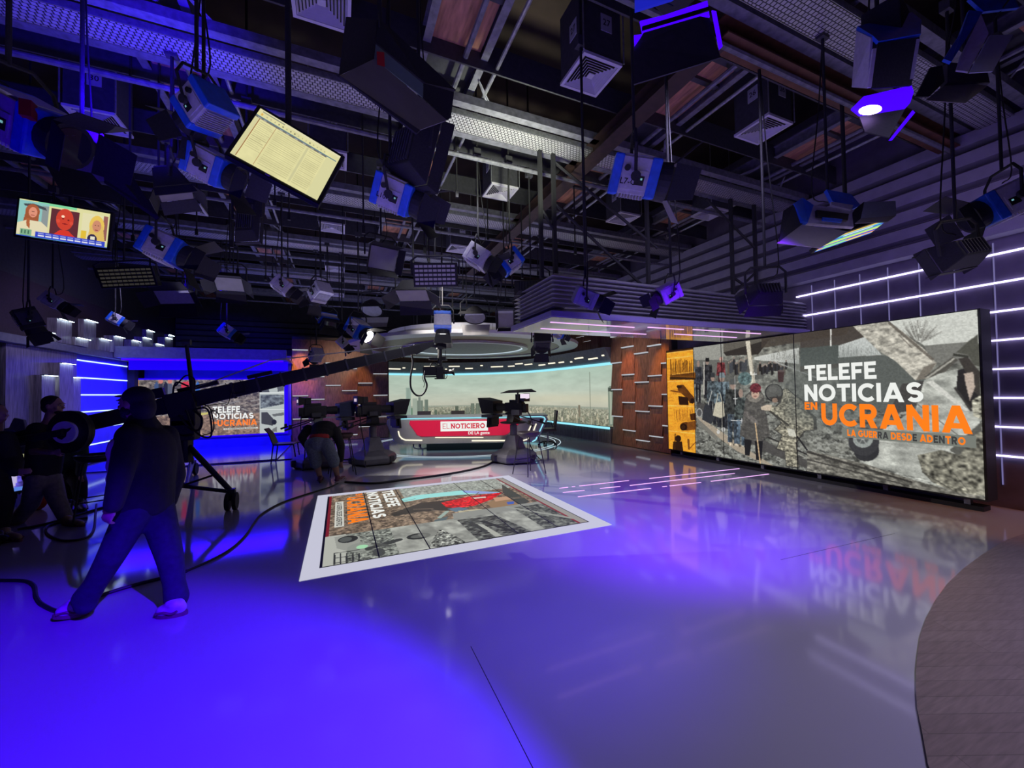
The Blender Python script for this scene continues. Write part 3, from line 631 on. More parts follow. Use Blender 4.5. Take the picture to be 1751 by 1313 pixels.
# orange strip at the left end, four toned photographs
u1 = A(380, 500)[0]
P.rect(0, 0, u1, 1, (236, 158, 44))
m0 = P.X < u1; n1 = P.noise(60, 60, 52, 4)
for (ya_, yb_, sd) in ((268, 300, 3), (312, 478, 4), (490, 668, 5), (676, 862, 6), (872, 1040, 7)):
    va, vb = A(290, ya_)[1], A(290, yb_)[1]
    P.rect(0, va-.008, u1, va+.003, (250, 186, 84))
P.poly([A(200, 440), A(390, 425), A(390, 475), A(200, 480)], (120, 72, 22)); P.rect(0, 0, u1, A(290, 262)[1], (60, 34, 12))
for k in range(30): x = 205+k*6; la(x, 450, x+rngp.uniform(-5, 5), 330+rngp.uniform(-12, 40), 4, (70, 40, 14), .75)
pa([(200, 455), (390, 465), (390, 478), (200, 478)], (60, 36, 14)); la(215, 440, 385, 418, 6, (236, 170, 70), .8)
pa([(255, 520), (300, 515), (380, 610), (385, 650), (350, 655), (330, 620), (262, 560)], (90, 50, 16)); ea(368, 636, 16, 20, (40, 22, 10)); pa([(262, 600), (335, 610), (340, 668), (270, 665)], (44, 24, 10)); la(205, 560, 300, 575, 10, (110, 62, 20)); ea(270, 530, 20, 12, (50, 28, 10))
for k in range(12): la(225+k*9, 590, 222+k*9, 545, 3, (120, 70, 24), .7)
ea(325, 825, 50, 32, (84, 46, 16)); pa([(330, 795), (395, 785), (395, 850), (330, 858)], (120, 70, 24)); ea(302, 832, 26, 26, (34, 18, 8)); ea(300, 832, 16, 17, (60, 34, 14)); pa([(350, 735), (395, 725), (395, 780), (355, 780)], (60, 32, 12))
for k in range(16): la(240+k*9, 790, 236+k*9+rngp.uniform(-6, 6), 690+rngp.uniform(0, 40), 3, (110, 62, 20), .7)
ea(262, 918, 22, 26, (40, 22, 10)); pa([(225, 940), (290, 940), (300, 1010), (220, 1005)], (46, 26, 10)); pa([(330, 920), (345, 920), (350, 1000), (335, 1000)], (120, 74, 26)); la(240, 880, 236, 1000, 7, (70, 40, 14)); la(350, 990, 395, 940, 6, (120, 70, 24))
P.a = np.where(m0[..., None], P.a*(1+.35*(n1[..., None]-.5)), P.a)
P.blur(1); g_ = P.noise(300, 140, 99, 2)[..., None]; P.a = np.clip(P.a*(1+.22*(g_-.5)), 0, 235)
P.build('picture', flatmap((7.45, Y0, ZT), (0, -(Y0-Y1), 0), (0, 0, -(ZT-ZB))), LW)
mb = MB()
for px_ in (1236, 1361):
    q = at_x(px_, 700, 7.45); mb.bbox((7.444, q.y-.006, ZB), (7.449, q.y+.006, ZT))
q = at_x(1188, 700, 7.45); mb.bbox((7.445, q.y-.004, ZB), (7.449, q.y+.004, ZT)); mb.build('panel_seam', 'ink', LW)
XL = (0, -1, 0); ZU = (0, 0, 1); FR = Vector((-.008, 0, 0))
def yz(x, y): q = at_x(x, y, 7.442); return q
def headline(parent, P0, xa, ya, unit, off):
    """the four line headline; unit maps (x, y) text-space to metres"""
    pass
def fit(text, a, b, h, mat, t_=.2, track=.09, serif=False, name='headline_lettering', parent=LW, xa=XL, ya=ZU):
    """lettering from lower left point a to lower right point b on the wall plane"""
    w1 = sum((glyph(c, t_)[0]+(track if c != ' ' else 0)) for c in text)*h
    mb = MB(); a = Vector(a); L_ = (Vector(b)-a).length; word(mb, text, a, xa, ya, h, t_, track, squash=L_/w1, serif=serif); return mb.build(name, mat, parent)
def base(pxa, pya): return at_x(pxa, pya, 7.440)
# baselines and heights read on the wall itself
p0 = base(1376, 648); p1 = base(1502, 648); fit('TELEFE', (7.44, p0.y, 1.735), (7.44, p1.y, 1.735), 0.265, 'txwhite', .22)
p0 = base(1376, 685); p1 = base(1583, 685); fit('NOTICIAS', (7.44, p0.y, 1.385), (7.44, p1.y, 1.385), 0.285, 'txwhite', .22)
p0 = base(1376, 700); p1 = base(1399, 700); fit('EN', (7.44, p0.y, 1.235), (7.44, p1.y, 1.235), 0.13, 'txorange', .24)
p0 = base(1405, 725); p1 = base(1668, 725); fit('UCRANIA', (7.44, p0.y, 0.985), (7.44, p1.y, 0.985), 0.365, 'txorange', .23)
p0 = base(1440, 740); p1 = base(1668, 740); mb = MB(); mb.bbox((7.443, p0.y, 0.81), (7.447, p1.y, 0.965)); mb.build('caption_strip', 'txgrey', LW)
p0 = base(1449, 745); p1 = base(1652, 745)
mo, md = MB(), MB(); txt = 'LA GUERRA DESDE ADENTRO'; t_ = .24
w1 = sum((glyph(c, t_)[0]+(.1 if c != ' ' else 0)) for c in txt); L_ = abs(p0.y-p1.y); h = 0.105; x = 0
for i, c in enumerate(txt):
    tgt = md if i in (7, 8, 14, 18, 19, 21) else mo
    x += word(tgt, c, (7.44, p0.y-x, 0.835), XL, ZU, h, t_, .1, squash=L_/(w1*h))
mo.build('caption_lettering', 'txorange', LW); md.build('caption_lettering', 'txdark', LW, label='dark letters of the caption')
# ------------------------------------------------------------------ LED floor screen
FS = thing('floor_screen', (1.33, 5.55, 0), 'backlit video screen set in the floor with a glowing white border', 'screen')
mb = MB()
for a, b in (((-.34, 3.97), (3.0, 4.17)), ((-.34, 7.04), (3.0, 7.18)), ((-.34, 4.17), (-.19, 7.04)), ((2.82, 4.17), (3.0, 7.04))): mb.bbox((*a, -.01), (*b, 0.006))
mb.build('glowing_border', 'whiteled', FS)
mb = MB(); mb.bbox((-.19, 4.17, -.02), (2.82, 7.04, 0.003)); mb.build('screen_bed', 'black', FS)
P = Pic(460, 440, (120, 104, 88))
FX0, FX1, FY0, FY1 = -.165, 2.80, 7.02, 4.19
def F4(x, y): q = at_z(480+x*.3427, 770+y*.3427); return ((q.x-FX0)/(FX1-FX0), (FY0-q.y)/(FY0-FY1))
def F5(x, y): q = at_z(530+x*370/1751, 820+y*160/757); return ((q.x-FX0)/(FX1-FX0), (FY0-q.y)/(FY0-FY1))
def pf(pts, c, al=1.0, f=F5): P.poly([f(*q) for q in pts], c, al)
def lf(x0, y0, x1, y1, w_, c, al=1.0, f=F5):
    a, b = f(x0, y0), f(x1, y1); P.line(a[0], a[1], b[0], b[1], w_, c, al)
P.tex(None, 60, 60, 61, .7, 4); P.tex(None, 160, 160, 62, .35, 2)
P.rect(.36, 0, 1, .27, (150, 156, 148)); P.tex(P.Y < .27, 100, 60, 63, .4)
pf([(740, 160), (860, 130), (1230, 90), (1550, 105), (1200, 128), (960, 150), (760, 185)], (150, 218, 214))
pf([(1230, 90), (1430, 100), (1560, 110), (1380, 118), (1250, 110)], (140, 160, 214))
pf([(650, 280), (900, 190), (1200, 160), (1350, 180), (1200, 250), (900, 262), (680, 300)], (56, 52, 48))
pf([(1060, 190), (1280, 140), (1560, 105), (1480, 160), (1330, 215), (1180, 235), (1100, 225)], (196, 30, 34)); P.tex(P.polym([F5(1060, 190), F5(1280, 130), F5(1560, 105), F5(1330, 220), F5(1120, 235)]), 90, 90, 65, .6)
pf([(1110, 240), (1210, 225), (1290, 240), (1180, 265)], (92, 116, 134)); pf([(1430, 190), (1560, 140), (1650, 150), (1700, 215), (1600, 260), (1460, 225)], (146, 118, 88)); pf([(1590, 185), (1650, 178), (1650, 200), (1600, 205)], (70, 96, 176))
pf([(1300, 150), (1420, 140), (1425, 150), (1330, 158)], (210, 200, 190)); pf([(1480, 150), (1640, 135), (1640, 160), (1500, 180)], (190, 150, 120))
pf([(1550, 40), (1780, 180), (1700, 215), (1560, 110)], (70, 72, 66)); pf([(1200, 255), (1390, 240), (1420, 290), (1220, 315)], (186, 178, 150)); lf(1200, 290, 1420, 262, .008, (110, 60, 60))
lf(1050, 310, 1110, 260, .02, (150, 170, 160)); pf([(1010, 330), (1120, 300), (1080, 370), (990, 370)], (84, 100, 104))
for k in range(26): a = rngp.uniform(.12, .95); b = rngp.uniform(.3, .62); P.line(a, b, a+rngp.uniform(-.1, .14), b+rngp.uniform(-.06, .06), .006, rngp.choice([(70, 56, 46), (160, 140, 120), (92, 78, 64)]), .8)
# black and white pictures along the near edge
P.rect(0, .70, 1, 1, (156, 158, 150)); P.poly([(.52, .62), (1, .62), (1, .72), (.50, .72)], (140, 142, 136)); P.tex(P.Y > .7, 30, 20, 67, .3)
P.rect(0, .695, .075, 1, (176, 178, 168)); P.rect(.075, .70, .24, 1, (120, 124, 116)); P.tex((P.Y > .7) & (P.X > .075) & (P.X < .24), 120, 120, 68, .9)
pf([(200, 470), (300, 450), (400, 460), (410, 500), (380, 560), (300, 580), (220, 560)], (150, 152, 144)); 
a = F5(310, 485); P.ell(a[0], a[1], .035, .040, (44, 46, 44)); P.ell(a[0]-.008, a[1], .022, .028, (84, 88, 84)); a = F5(400, 550); P.ell(a[0], a[1], .04, .045, (140, 144, 136)); P.ell(a[0]+.01, a[1], .02, .02, (160, 214, 170))
for k in range(5): lf(200+k*50, 600, 200+k*50, 690, .006, (50, 52, 50))
for y_ in (600, 640, 680): lf(200, y_, 400, y_-30, .006, (60, 62, 60))
lf(480, 560, 720, 490, .03, (60, 62, 60)); lf(520, 520, 640, 540, .02, (80, 82, 78)); a = F5(560, 590); P.ell(a[0], a[1], .02, .04, (70, 72, 70))
a = F5(880, 460); P.ell(a[0], a[1], .045, .035, (48, 50, 48)); P.ell(a[0], a[1], .03, .02, (92, 94, 90)); a = F5(960, 440); P.ell(a[0], a[1], .04, .04, (120, 122, 116), .8)
m2 = P.polym([F5(960, 540), F5(1050, 400), F5(1200, 470), F5(1260, 510), F5(1100, 560)]); P.blend(m2, (112, 114, 108), .9); P.tex(m2, 140, 140, 70, 1.6, 3)
pf([(1190, 330), (1500, 290), (1790, 420), (1700, 470), (1370, 500)], (84, 86, 82)); P.tex(P.polym([F5(1190, 330), F5(1500, 290), F5(1790, 420), F5(1370, 500)]), 60, 80, 71, 1.0)
pf([(1350, 360), (1400, 365), (1560, 460), (1500, 465)], (170, 172, 162)); lf(1400, 340, 1700, 440, .02, (50, 52, 50)); lf(1300, 350, 1420, 420, .02, (60, 62, 60))
P.rect(.80, .66, 1, 1, (96, 98, 92)); P.tex((P.X > .8) & (P.Y > .66), 70, 60, 73, .9); P.rect(.955, 0, .965, 1, (130, 40, 50)); P.line(.78, .64, 1.0, .98, .02, (150, 152, 144)); P.rect(.965, 0, 1, 1, (150, 146, 140))
P.rect(0, 0, .012, .695, (120, 30, 40))
P.build('picture', flatmap((FX0, FY0, .006), (FX1-FX0, 0, 0), (0, -(FY0-FY1), 0)), FS)
mb = MB()
for x in (.345, .85, 1.86, 2.37): mb.bbox((x-.006, 4.18, .0065), (x+.006, 7.03, .008))
mb.build('panel_seam', 'ink', FS)
RD, UP = (0, -1, 0), (1, 0, 0); Zf = .009
def fitf(text, x, y0, y1, h, mat, t_=.22, name='headline_lettering'):
    w1 = sum((glyph(c, t_)[0]+(.09 if c != ' ' else 0)) for c in text)*h
    mb = MB(); word(mb, text, (x, y0, Zf), RD, UP, h, t_, .09, squash=(y0-y1)/w1); return mb.build(name, mat, FS)
fitf('TELEFE', .62, 6.99, 5.95, .18, 'txwhite'); fitf('NOTICIAS', .385, 6.99, 5.49, .17, 'txwhite'); fitf('UCRANIA', .08, 6.80, 5.40, .25, 'txorange'); fitf('EN', .22, 6.99, 6.86, .10, 'txorange')
mb = MB(); mb.bbox((-.075, 5.35, Zf-.001), (.035, 6.60, Zf)); mb.build('caption_strip', 'txwgrey', FS)
mb = MB(); w1 = sum((glyph(c, .2)[0]+(.09 if c != ' ' else 0)) for c in txt)*.07; word(mb, txt, (-.055, 6.56, Zf+.001), RD, UP, .07, .2, .09, squash=1.18/w1); mb.build('caption_lettering', 'txdark', FS)
# ------------------------------------------------------------------ LED lines let into the floor
t = thing('floor_light_lines', (5.4, 5.4, 0), 'pink LED light lines let into the glossy floor before the large video wall', 'light strip')
for a, b in (((3.36, 5.84), (3.52, 5.83)), ((3.60, 5.83), (3.66, 5.83)), ((3.74, 5.82), (4.75, 5.77)), ((3.27, 5.57), (3.65, 5.53)), ((3.34, 5.24), (4.69, 5.15)), ((3.95, 5.52), (4.33, 5.48)), ((4.52, 5.46), (6.91, 5.33)), ((5.19, 5.73), (7.40, 5.60)), ((4.93, 5.14), (5.02, 5.135)), ((5.08, 5.13), (5.74, 5.08)), ((5.96, 5.06), (7.40, 5.0))):
    mb = MB(); a, b = Vector((*a, .001)), Vector((*b, .001)); d = (b-a).normalized(); n_ = Vector((-d.y, d.x, 0))*.011
    mb.add([a-n_, b-n_, b+n_, a+n_, a-n_+Vector((0, 0, .004)), b-n_+Vector((0, 0, .004)), b+n_+Vector((0, 0, .004)), a+n_+Vector((0, 0, .004))], [(3, 2, 1, 0), (4, 5, 6, 7), (0, 1, 5, 4), (1, 2, 6, 5), (2, 3, 7, 6), (3, 0, 4, 7)])
    mb.build('light_line', 'pinkled', t)
# ================================================================== CURVED SKYLINE SCREEN AND DESK SET
def proj(p):
    v = Vector(p)-EYE; d = v.dot(FV); return CX+FPX*v.dot(RV)/d, CY-FPX*v.dot(UV)/d, d
ARC = smoothpath([(1.0, 16.75, 0), (2.2, 17.25, 0), (3.66, 17.49, 0), (5.33, 16.95, 0), (6.55, 16.05, 0), (7.25, 14.9, 0), (7.55, 13.2, 0), (7.66, 11.5, 0), (7.72, 10.0, 0)], 8)
arcL = [0.0]
for i in range(1, len(ARC)): arcL.append(arcL[-1]+(ARC[i]-ARC[i-1]).length)
AL = np.array(arcL)/arcL[-1]; AP = np.array([[p.x, p.y] for p in ARC]); APX = np.array([proj((p.x, p.y, 1.5))[0] for p in ARC])
def arcpt(u, off=0.0):
    x = np.interp(u, AL, AP[:, 0]); y = np.interp(u, AL, AP[:, 1])
    e = 1e-3; dx = np.interp(u+e, AL, AP[:, 0])-np.interp(u-e, AL, AP[:, 0]); dy = np.interp(u+e, AL, AP[:, 1])-np.interp(u-e, AL, AP[:, 1])
    L_ = np.hypot(dx, dy)+1e-12; return x+dy/L_*off, y-dx/L_*off     # positive off = towards the desk
SK = thing('curved_skyline_screen', (4.2, 16.9, 0), 'tall curved backdrop screen showing a pale city skyline behind the news desk', 'screen')
SZ0, SZ1 = 0.50, 2.42
P = Pic(720, 170, (186, 200, 186))
def G(x, y):
    px, py = 640+x*.24, 600+y*.24; u = float(np.interp(px, APX, AL)); ax, ay = arcpt(u)
    rr = ray(px, py); D = Vector((float(ax), float(ay), 0)).dot(Vector((FV.x, FV.y, 0))); return u, (SZ1-(CAM_H+rr.z*D))/(SZ1-SZ0)
vh = G(850, 383)[1]
P.grad(0, vh*.6, (176, 198, 182), (192, 204, 188)); P.grad(vh*.6, vh, (194, 205, 188), (196, 196, 178))
n1 = P.noise(14, 8, 81, 4); P.a = P.a*(1+.14*(n1[..., None]-.5)); band = np.exp(-((P.Y-vh*.80)/.09)**2)*np.clip((P.X-.35)*3, 0, 1); P.blend(band, (216, 210, 182), .55)
P.grad(vh, 1, (158, 160, 142), (132, 132, 112)); n2 = P.noise(220, 60, 83, 3); mm_ = P.Y > vh
P.a = np.where(mm_[..., None], P.a*(1+1.0*(n2[..., None]-.5)*np.clip((P.Y[..., None]-vh)*6+.3, 0, 1)), P.a)
rg = random.Random(11)
for k in range(520):
    u = rg.uniform(.2, 1); v = vh+.012+(1-vh)*rg.random()**1.4; sz = .0014+.006*(v-vh)/(1-vh); hh = .012+.075*(v-vh)/(1-vh)
    c = rg.choice([(206, 198, 168), (184, 182, 160), (98, 102, 92), (150, 146, 124), (214, 206, 184), (120, 128, 108)]); P.rect(u, v-hh, u+sz, v, c, .75)
P.rect(0, vh-.004, 1, vh+.03, (156, 166, 152), .6)
def pg(pts, c, al=1.0): P.poly([G(*q) for q in pts], c, al)
pg([(180, 470), (180, 420), (240, 405), (300, 410), (360, 430), (360, 470)], (104, 134, 112))
for x0, x1, yt, c in ((226, 262, 262, (150, 170, 158)), (272, 306, 338, (160, 172, 158)), (306, 346, 352, (122, 136, 124)), (314, 330, 328, (128, 140, 130)), (358, 384, 345, (116, 130, 118)), (430, 445, 420, (96, 110, 96)), (650, 676, 402, (128, 134, 120)), (686, 712, 372, (112, 124, 110)), (724, 752, 372, (116, 126, 112)), (760, 790, 374, (150, 152, 138)), (575, 600, 392, (98, 108, 94)), (1080, 1098, 392, (190, 182, 156)), (1450, 1464, 384, (134, 126, 108)), (1180, 1196, 400, (186, 180, 158))):
    pg([(x0, 470), (x0, yt), (x1, yt), (x1, 470)], c)
    for k in range(4): pg([(x0+(x1-x0)*(k+.3)/4, 460), (x0+(x1-x0)*(k+.3)/4, yt+6), (x0+(x1-x0)*(k+.5)/4, yt+6), (x0+(x1-x0)*(k+.5)/4, 460)], tuple(v*.78 for v in c), .7)
pg([(1668, 530), (1664, 262), (1676, 250), (1706, 250), (1712, 530)], (122, 138, 122)); pg([(1674, 290), (1674, 520), (1690, 520), (1690, 290)], (168, 178, 160)); pg([(1666, 262), (1712, 262), (1712, 290), (1666, 290)], (70, 80, 72)); pg([(1704, 270), (1716, 270), (1716, 284), (1704, 284)], (240, 40, 60))
pg([(1534, 150), (1538, 150), (1540, 520), (1536, 520)], (110, 118, 104), .8)
pg([(480, 455), (480, 440), (700, 445), (700, 460)], (92, 104, 86), .7)
def skyfn(u, v):
    x, y = arcpt(u); return np.stack([x, y, SZ1-(SZ1-SZ0)*v], 1)
P.a = np.clip(P.a*.97, 0, 235)
P.build('picture', skyfn, SK)
def arcband(name, mat, parent, u0, u1, prof, n=60, **k):
    """profile of (offset towards the desk, z) swept along the arc"""
    us = np.linspace(u0, u1, n+1); mb = MB(); vs = []; fs = []; m_ = len(prof)
    for u in us:
        for off, z in prof: x, y = arcpt(u, off); vs.append((float(x), float(y), z))
    for i in range(n):
        for j in range(m_): fs.append((i*m_+j, (i+1)*m_+j, (i+1)*m_+(j+1) % m_, i*m_+(j+1) % m_))
    fs += [tuple(range(m_)), tuple(range(n*m_+m_-1, n*m_-1, -1))]
    mb.add(vs, fs); return mb.build(name, mat, parent, **k)
def rp(o0, z0, o1, z1): return [(o0, z0), (o1, z0), (o1, z1), (o0, z1)]
arcband('cabinet', 'blackmatte', SK, 0, 1, rp(-.2, .48, -.01, 2.44))
arcband('cyan_light_line', 'cyan', SK, 0, 1, rp(.02, 2.42, .07, 2.50))
arcband('cyan_light_line', 'cyan', SK, .55, 1, rp(.16, .44, .20, .505), label='cyan light line along the plinth')
arcband('header_band', 'grey', SK, 0, 1, [(-.05, 2.46), (.02, 2.50), (.30, 2.96), (-.05, 2.96)])
arcband('plinth', 'slat', SK, 0, 1, rp(-.2, 0.0, .15, .47))
mb = MB()
for k in range(110):
    u = .4+.6*k/110; x, y = arcpt(u, .152); mb.cyl((float(x), float(y), .02), (float(x), float(y), .43), .008, n=4)
mb.build('plinth_groove', 'ink', SK, kind='stuff')
rg = random.Random(4); u = .02; i = 0
while u < .98:
    L_ = rg.choice([.012, .035, .05, .06, .045]); z = 2.62+.20*rg.random(); off = .02+.28*(z-2.5)/.46+.012
    arcband('light_dash', 'warmled', SK, u, u+L_*.8, [(off, z), (off+.02, z+.02), (off+.02, z+.045), (off, z+.03)], n=3); u += L_*.8+rg.choice([.006, .02, .03, .018])
arcband('wood_fascia', 'walnut', SK, 0, 1, rp(-.3, 2.965, -.1, 4.0))
# lit wooden blocks high on the right above the skyline screen
for k, (ua, za) in enumerate(((.70, 3.42), (.735, 3.25), (.77, 3.46), (.805, 3.28), (.84, 3.5), (.875, 3.3), (.91, 3.52))):
    b_ = arcband('wood_block', 'walnut', SK, ua, ua+.033, rp(-.09, 2.97, -.02, za), n=2)
    l_ = arcband('block_light', 'paneltop', SK, ua, ua+.033, rp(-.08, za+.001, -.05, za+.015), n=2)
# ------------------------------------------------------------------ halo over the desk
HC = (3.79, 12.49, 0)
H = thing('halo_canopy', (HC[0], HC[1], 3.05), 'white circular ceiling halo with glossy rings over the news desk', 'ceiling canopy')
mb = MB(); mb.lathe([(3.6, 3.05), (3.62, 3.13), (3.05, 3.2), (3.02, 3.05), (3.6, 3.05)], HC, 96); mb.build('outer_ring', 'white', H)
mb = MB(); mb.lathe([(3.02, 3.08), (2.0, 3.08), (2.0, 3.12), (3.02, 3.12), (3.02, 3.08)], HC, 72); mb.build('wood_infill', 'walnut', H)
mb = MB(); mb.lathe([(2.02, 3.02), (2.02, 3.09), (1.85, 3.09), (1.85, 3.02), (2.02, 3.02)], HC, 72); mb.build('inner_ring', 'white', H)
mb = MB(); mb.lathe([(1.85, 3.045), (1.85, 3.06), (1.80, 3.06), (1.80, 3.045), (1.85, 3.045)], HC, 72); mb.build('cove_light', 'coveled', H)
mb = MB(); mb.lathe([(1.82, 3.065), (0.001, 3.065), (0.001, 3.09), (1.82, 3.09)], HC, 72); mb.build('centre_disc', 'grey', H)
mb = MB(); mb.lathe([(2.45, 3.13), (2.45, 3.50), (2.4, 3.5), (2.4, 3.13), (2.45, 3.13)], HC, 72); mb.build('drum', 'white', H)
mb = MB()
for k in range(12):
    a_ = k*math.pi/6; mb.cyl((HC[0]+2.452*math.cos(a_), HC[1]+2.452*math.sin(a_), 3.14), (HC[0]+2.452*math.cos(a_), HC[1]+2.452*math.sin(a_), 3.49), .004, n=4)
mb.build('drum_joint', 'ink', H, kind='stuff')
for a_ in (0.6, 2.2, 3.8, 5.4):
    mb = MB(); mb.cyl((HC[0]+2.3*math.cos(a_), HC[1]+2.3*math.sin(a_), 3.45), (HC[0]+2.3*math.cos(a_), HC[1]+2.3*math.sin(a_), 5.0), .015, n=6); mb.build('suspension_rod', 'blackmatte', H)
# light rings in the floor round the desk
t = thing('floor_light_rings', (HC[0], HC[1]+.2, 0), 'double ring of thin green-white light lines in the floor around the news desk', 'light strip')
for r_ in (3.12, 2.95):
    mb = MB(); mb.lathe([(r_, 0.001), (r_, .005), (r_-.025, .005), (r_-.025, .001), (r_, .001)], (HC[0], HC[1]+.2, 0), 120); mb.build('light_ring', 'coveled', t)
# ------------------------------------------------------------------ news desk
DO = at_d(805, 757, 11.0); DO = Vector((DO.x, DO.y, 0)); DT = frame(DO, _r0)
DK = thing('news_desk', tuple(DO), 'long white news desk with red front panel reading EL NOTICIERO', 'desk')
OUT = [(2.02, .957), (2.12, .93), (2.15, .85), (1.86, .29), (1.76, .23), (-1.95, .23), (-2.13, .30), (-2.33, .82), (-2.3, .92), (-2.2, .957)]
mb = MB(DT); mb.prism(OUT, 0.0, .95, 'xz'); mb.build('shell', 'desk', DK, bevel=.02)
mb = MB(DT); mb.prism([(x*1.02, z) for x, z in ((2.1, .958), (2.1, .985), (-2.2, .985), (-2.2, .958))], -.06, 1.0, 'xz'); mb.build('desktop', 'white', DK, bevel=.008)
mb = MB(DT); mb.bbox((-1.3, .35, 0.0), (1.2, .7, .24)); mb.build('recessed_base', 'black', DK)
RP = [(-1.67, .88), (1.42, .88), (1.40, .80), (1.02, .47), (.92, .44), (-1.35, .44), (-1.47, .48), (-1.69, .80)]
mb = MB(DT); mb.prism(RP, -.02, .0, 'xz'); mb.build('red_panel', 'deskred', DK)
mb = MB(DT); mb.prism([(-.825, .845), (.44, .845), (.485, .80), (.485, .575), (-.825, .575)], -.03, -.021, 'xz'); mb.build('white_plate', 'txwhite', DK)
mb = MB(DT); word(mb, 'EL', (-.765, -.034, .645), (1, 0, 0), (0, 0, 1), .14, .10, .14, squash=.98, serif=True)
word(mb, 'NOTICIERO', (-.535, -.034, .645), (1, 0, 0), (0, 0, 1), .14, .22, .10, squash=.945, serif=True); mb.build('plate_lettering', 'txred', DK)
mb = MB(DT); fonttext(mb, 'DE LA gente', (.23, -.034, .515), (1, 0, 0), (0, 0, 1), .115, .02); mb.build('small_lettering', 'txwhite', DK)
def deskline(pts, w_, mat, name):
    mb = MB(DT)
    for q in ribbon(pts, w_): mb.add([(p.x, -.012, p.y) for p in q]+[(p.x, .002, p.y) for p in q], [(0, 1, 2, 3), (7, 6, 5, 4), (0, 4, 5, 1), (1, 5, 6, 2), (2, 6, 7, 3), (3, 7, 4, 0)])
    return mb.build(name, mat, DK)
deskline([(-2.0, .60), (-1.97, .47), (-1.9, .39), (-1.8, .35), (-1.34, .335)], .03, 'warmled', 'light_line')
deskline([(-.98, .405), (.35, .385)], .025, 'warmled', 'light_line'); deskline([(.03, .30), (1.45, .285), (1.58, .32), (1.64, .43)], .03, 'warmled', 'light_line')
deskline([(1.60, .54), (1.70, .74)], .03, 'warmled', 'light_line'); deskline([(1.73, .52), (1.82, .74)], .03, 'warmled', 'light_line')
deskline([(-2.1, .935), (1.95, .935), (2.04, .915), (2.07, .86), (1.80, .30), (1.70, .245)], .028, 'cyan', 'cyan_edge_line')
l_ = lamp('under_desk_light', 'AREA', DT @ Vector((0, .2, .2)), DT @ Vector((0, .2, 0)), 2.5, (0.35, .8, 1.0), shape='RECTANGLE', size=4.0, size_y=.5)
l_.rotation_euler[2] = -_y
# studio chairs behind and beside the desk
def office_chair(loc, rz, label, full=True):
    t = thing('swivel_chair', loc, label, 'chair', 'brown leather chairs at the news desk'); T = Matrix.Translation(loc) @ Matrix.Rotation(rz, 4, 'Z')
    mb = MB(T); mb.box((0, 0, .48), (.48, .46, .08)); mb.build('seat', 'chairgrey', t, bevel=.02)
    mb = MB(T); mb.add([(-.2, -.24, .56), (.2, -.24, .56), (.22, -.3, 1.06), (-.22, -.3, 1.06), (-.2, -.19, .56), (.2, -.19, .56), (.22, -.25, 1.06), (-.22, -.25, 1.06)], [(0, 1, 2, 3), (7, 6, 5, 4), (0, 4, 5, 1), (1, 5, 6, 2), (2, 6, 7, 3), (3, 7, 4, 0)]); mb.build('backrest', 'chairgrey', t, bevel=.015)
    for s in (-1, 1):
        mb = MB(T); mb.tube([(s*.24, -.2, .5), (s*.28, -.15, .68), (s*.28, .1, .68)], .015); mb.build('armrest', 'black', t)
    mb = MB(T); mb.cyl((0, 0, .1), (0, 0, .45), .03); mb.build('gas_column', 'steel', t)
    for k in range(5):
        a_ = k*2*math.pi/5+.3; mb = MB(T); mb.tube([(0, 0, .12), (.16*math.cos(a_), .16*math.sin(a_), .11), (.28*math.cos(a_), .28*math.sin(a_), .07)], .018); f = mb.build('foot_spoke', 'black', t)
        mb = MB(T); mb.cyl((.28*math.cos(a_)-.015, .28*math.sin(a_), .03), (.28*math.cos(a_)+.015, .28*math.sin(a_), .03), .03); mb.build('castor', 'rubber', f)
    return t
for px, D, lab in ((722, 12.6, 'chair behind the news desk, leftmost of the three backrests above its top'), (781, 12.6, 'chair behind the news desk, middle one of the three backrests above its top'), (838, 12.6, 'chair behind the news desk, partly hidden by the right-hand studio camera')):
    q = at_d(px, 700, D); office_chair((q.x, q.y, 0), math.pi-_y, lab)
q = at_d(937, 760, 12.0); office_chair((q.x, q.y, 0), 1.2, 'swivel chair standing free at the right end of the news desk')
# ------------------------------------------------------------------ ribbed canopy over the right side
CQ = at_z(943, 541, 2.60); CX0, CY0, CY1, CX1 = CQ.x, CQ.y, CQ.y+1.35, 7.98
CP = thing('ribbed_canopy', (CX0, CY0, 2.6), 'hanging lilac-grey ribbed canopy box with a glossy underside', 'ceiling canopy')
mb = MB(); mb.bbox((CX0, CY0, 2.605), (CX1, CY1, 2.685)); mb.build('base_slab', pm('violet_fascia_paint', (0.32, 0.27, 0.58), .4, var=.05), CP, bevel=.005)
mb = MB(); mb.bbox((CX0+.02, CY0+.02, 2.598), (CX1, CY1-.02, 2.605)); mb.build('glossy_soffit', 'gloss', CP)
zt = 3.22; n_ = 9; mb = MB(); vs = []; rows = []
for k in range(n_):
    z0 = 2.685+(zt-2.685)*k/n_; z1 = 2.685+(zt-2.685)*(k+1)/n_; rows += [(z0, .045), (z0+.012, .06), (z1-.004, .125)]
for z, o_ in rows: vs += [(CX0+o_, CY0+o_, z), (CX1, CY0+o_, z), (CX1, CY1-o_, z), (CX0+o_, CY1-o_, z)]
fs = []
for i in range(len(rows)-1):
    for j in range(4): fs.append((i*4+j, i*4+(j+1) % 4, (i+1)*4+(j+1) % 4, (i+1)*4+j))
fs.append(tuple(len(vs)-4+j for j in range(4))); mb.add(vs, fs); mb.build('ribbed_cladding', 'ribbed', CP)
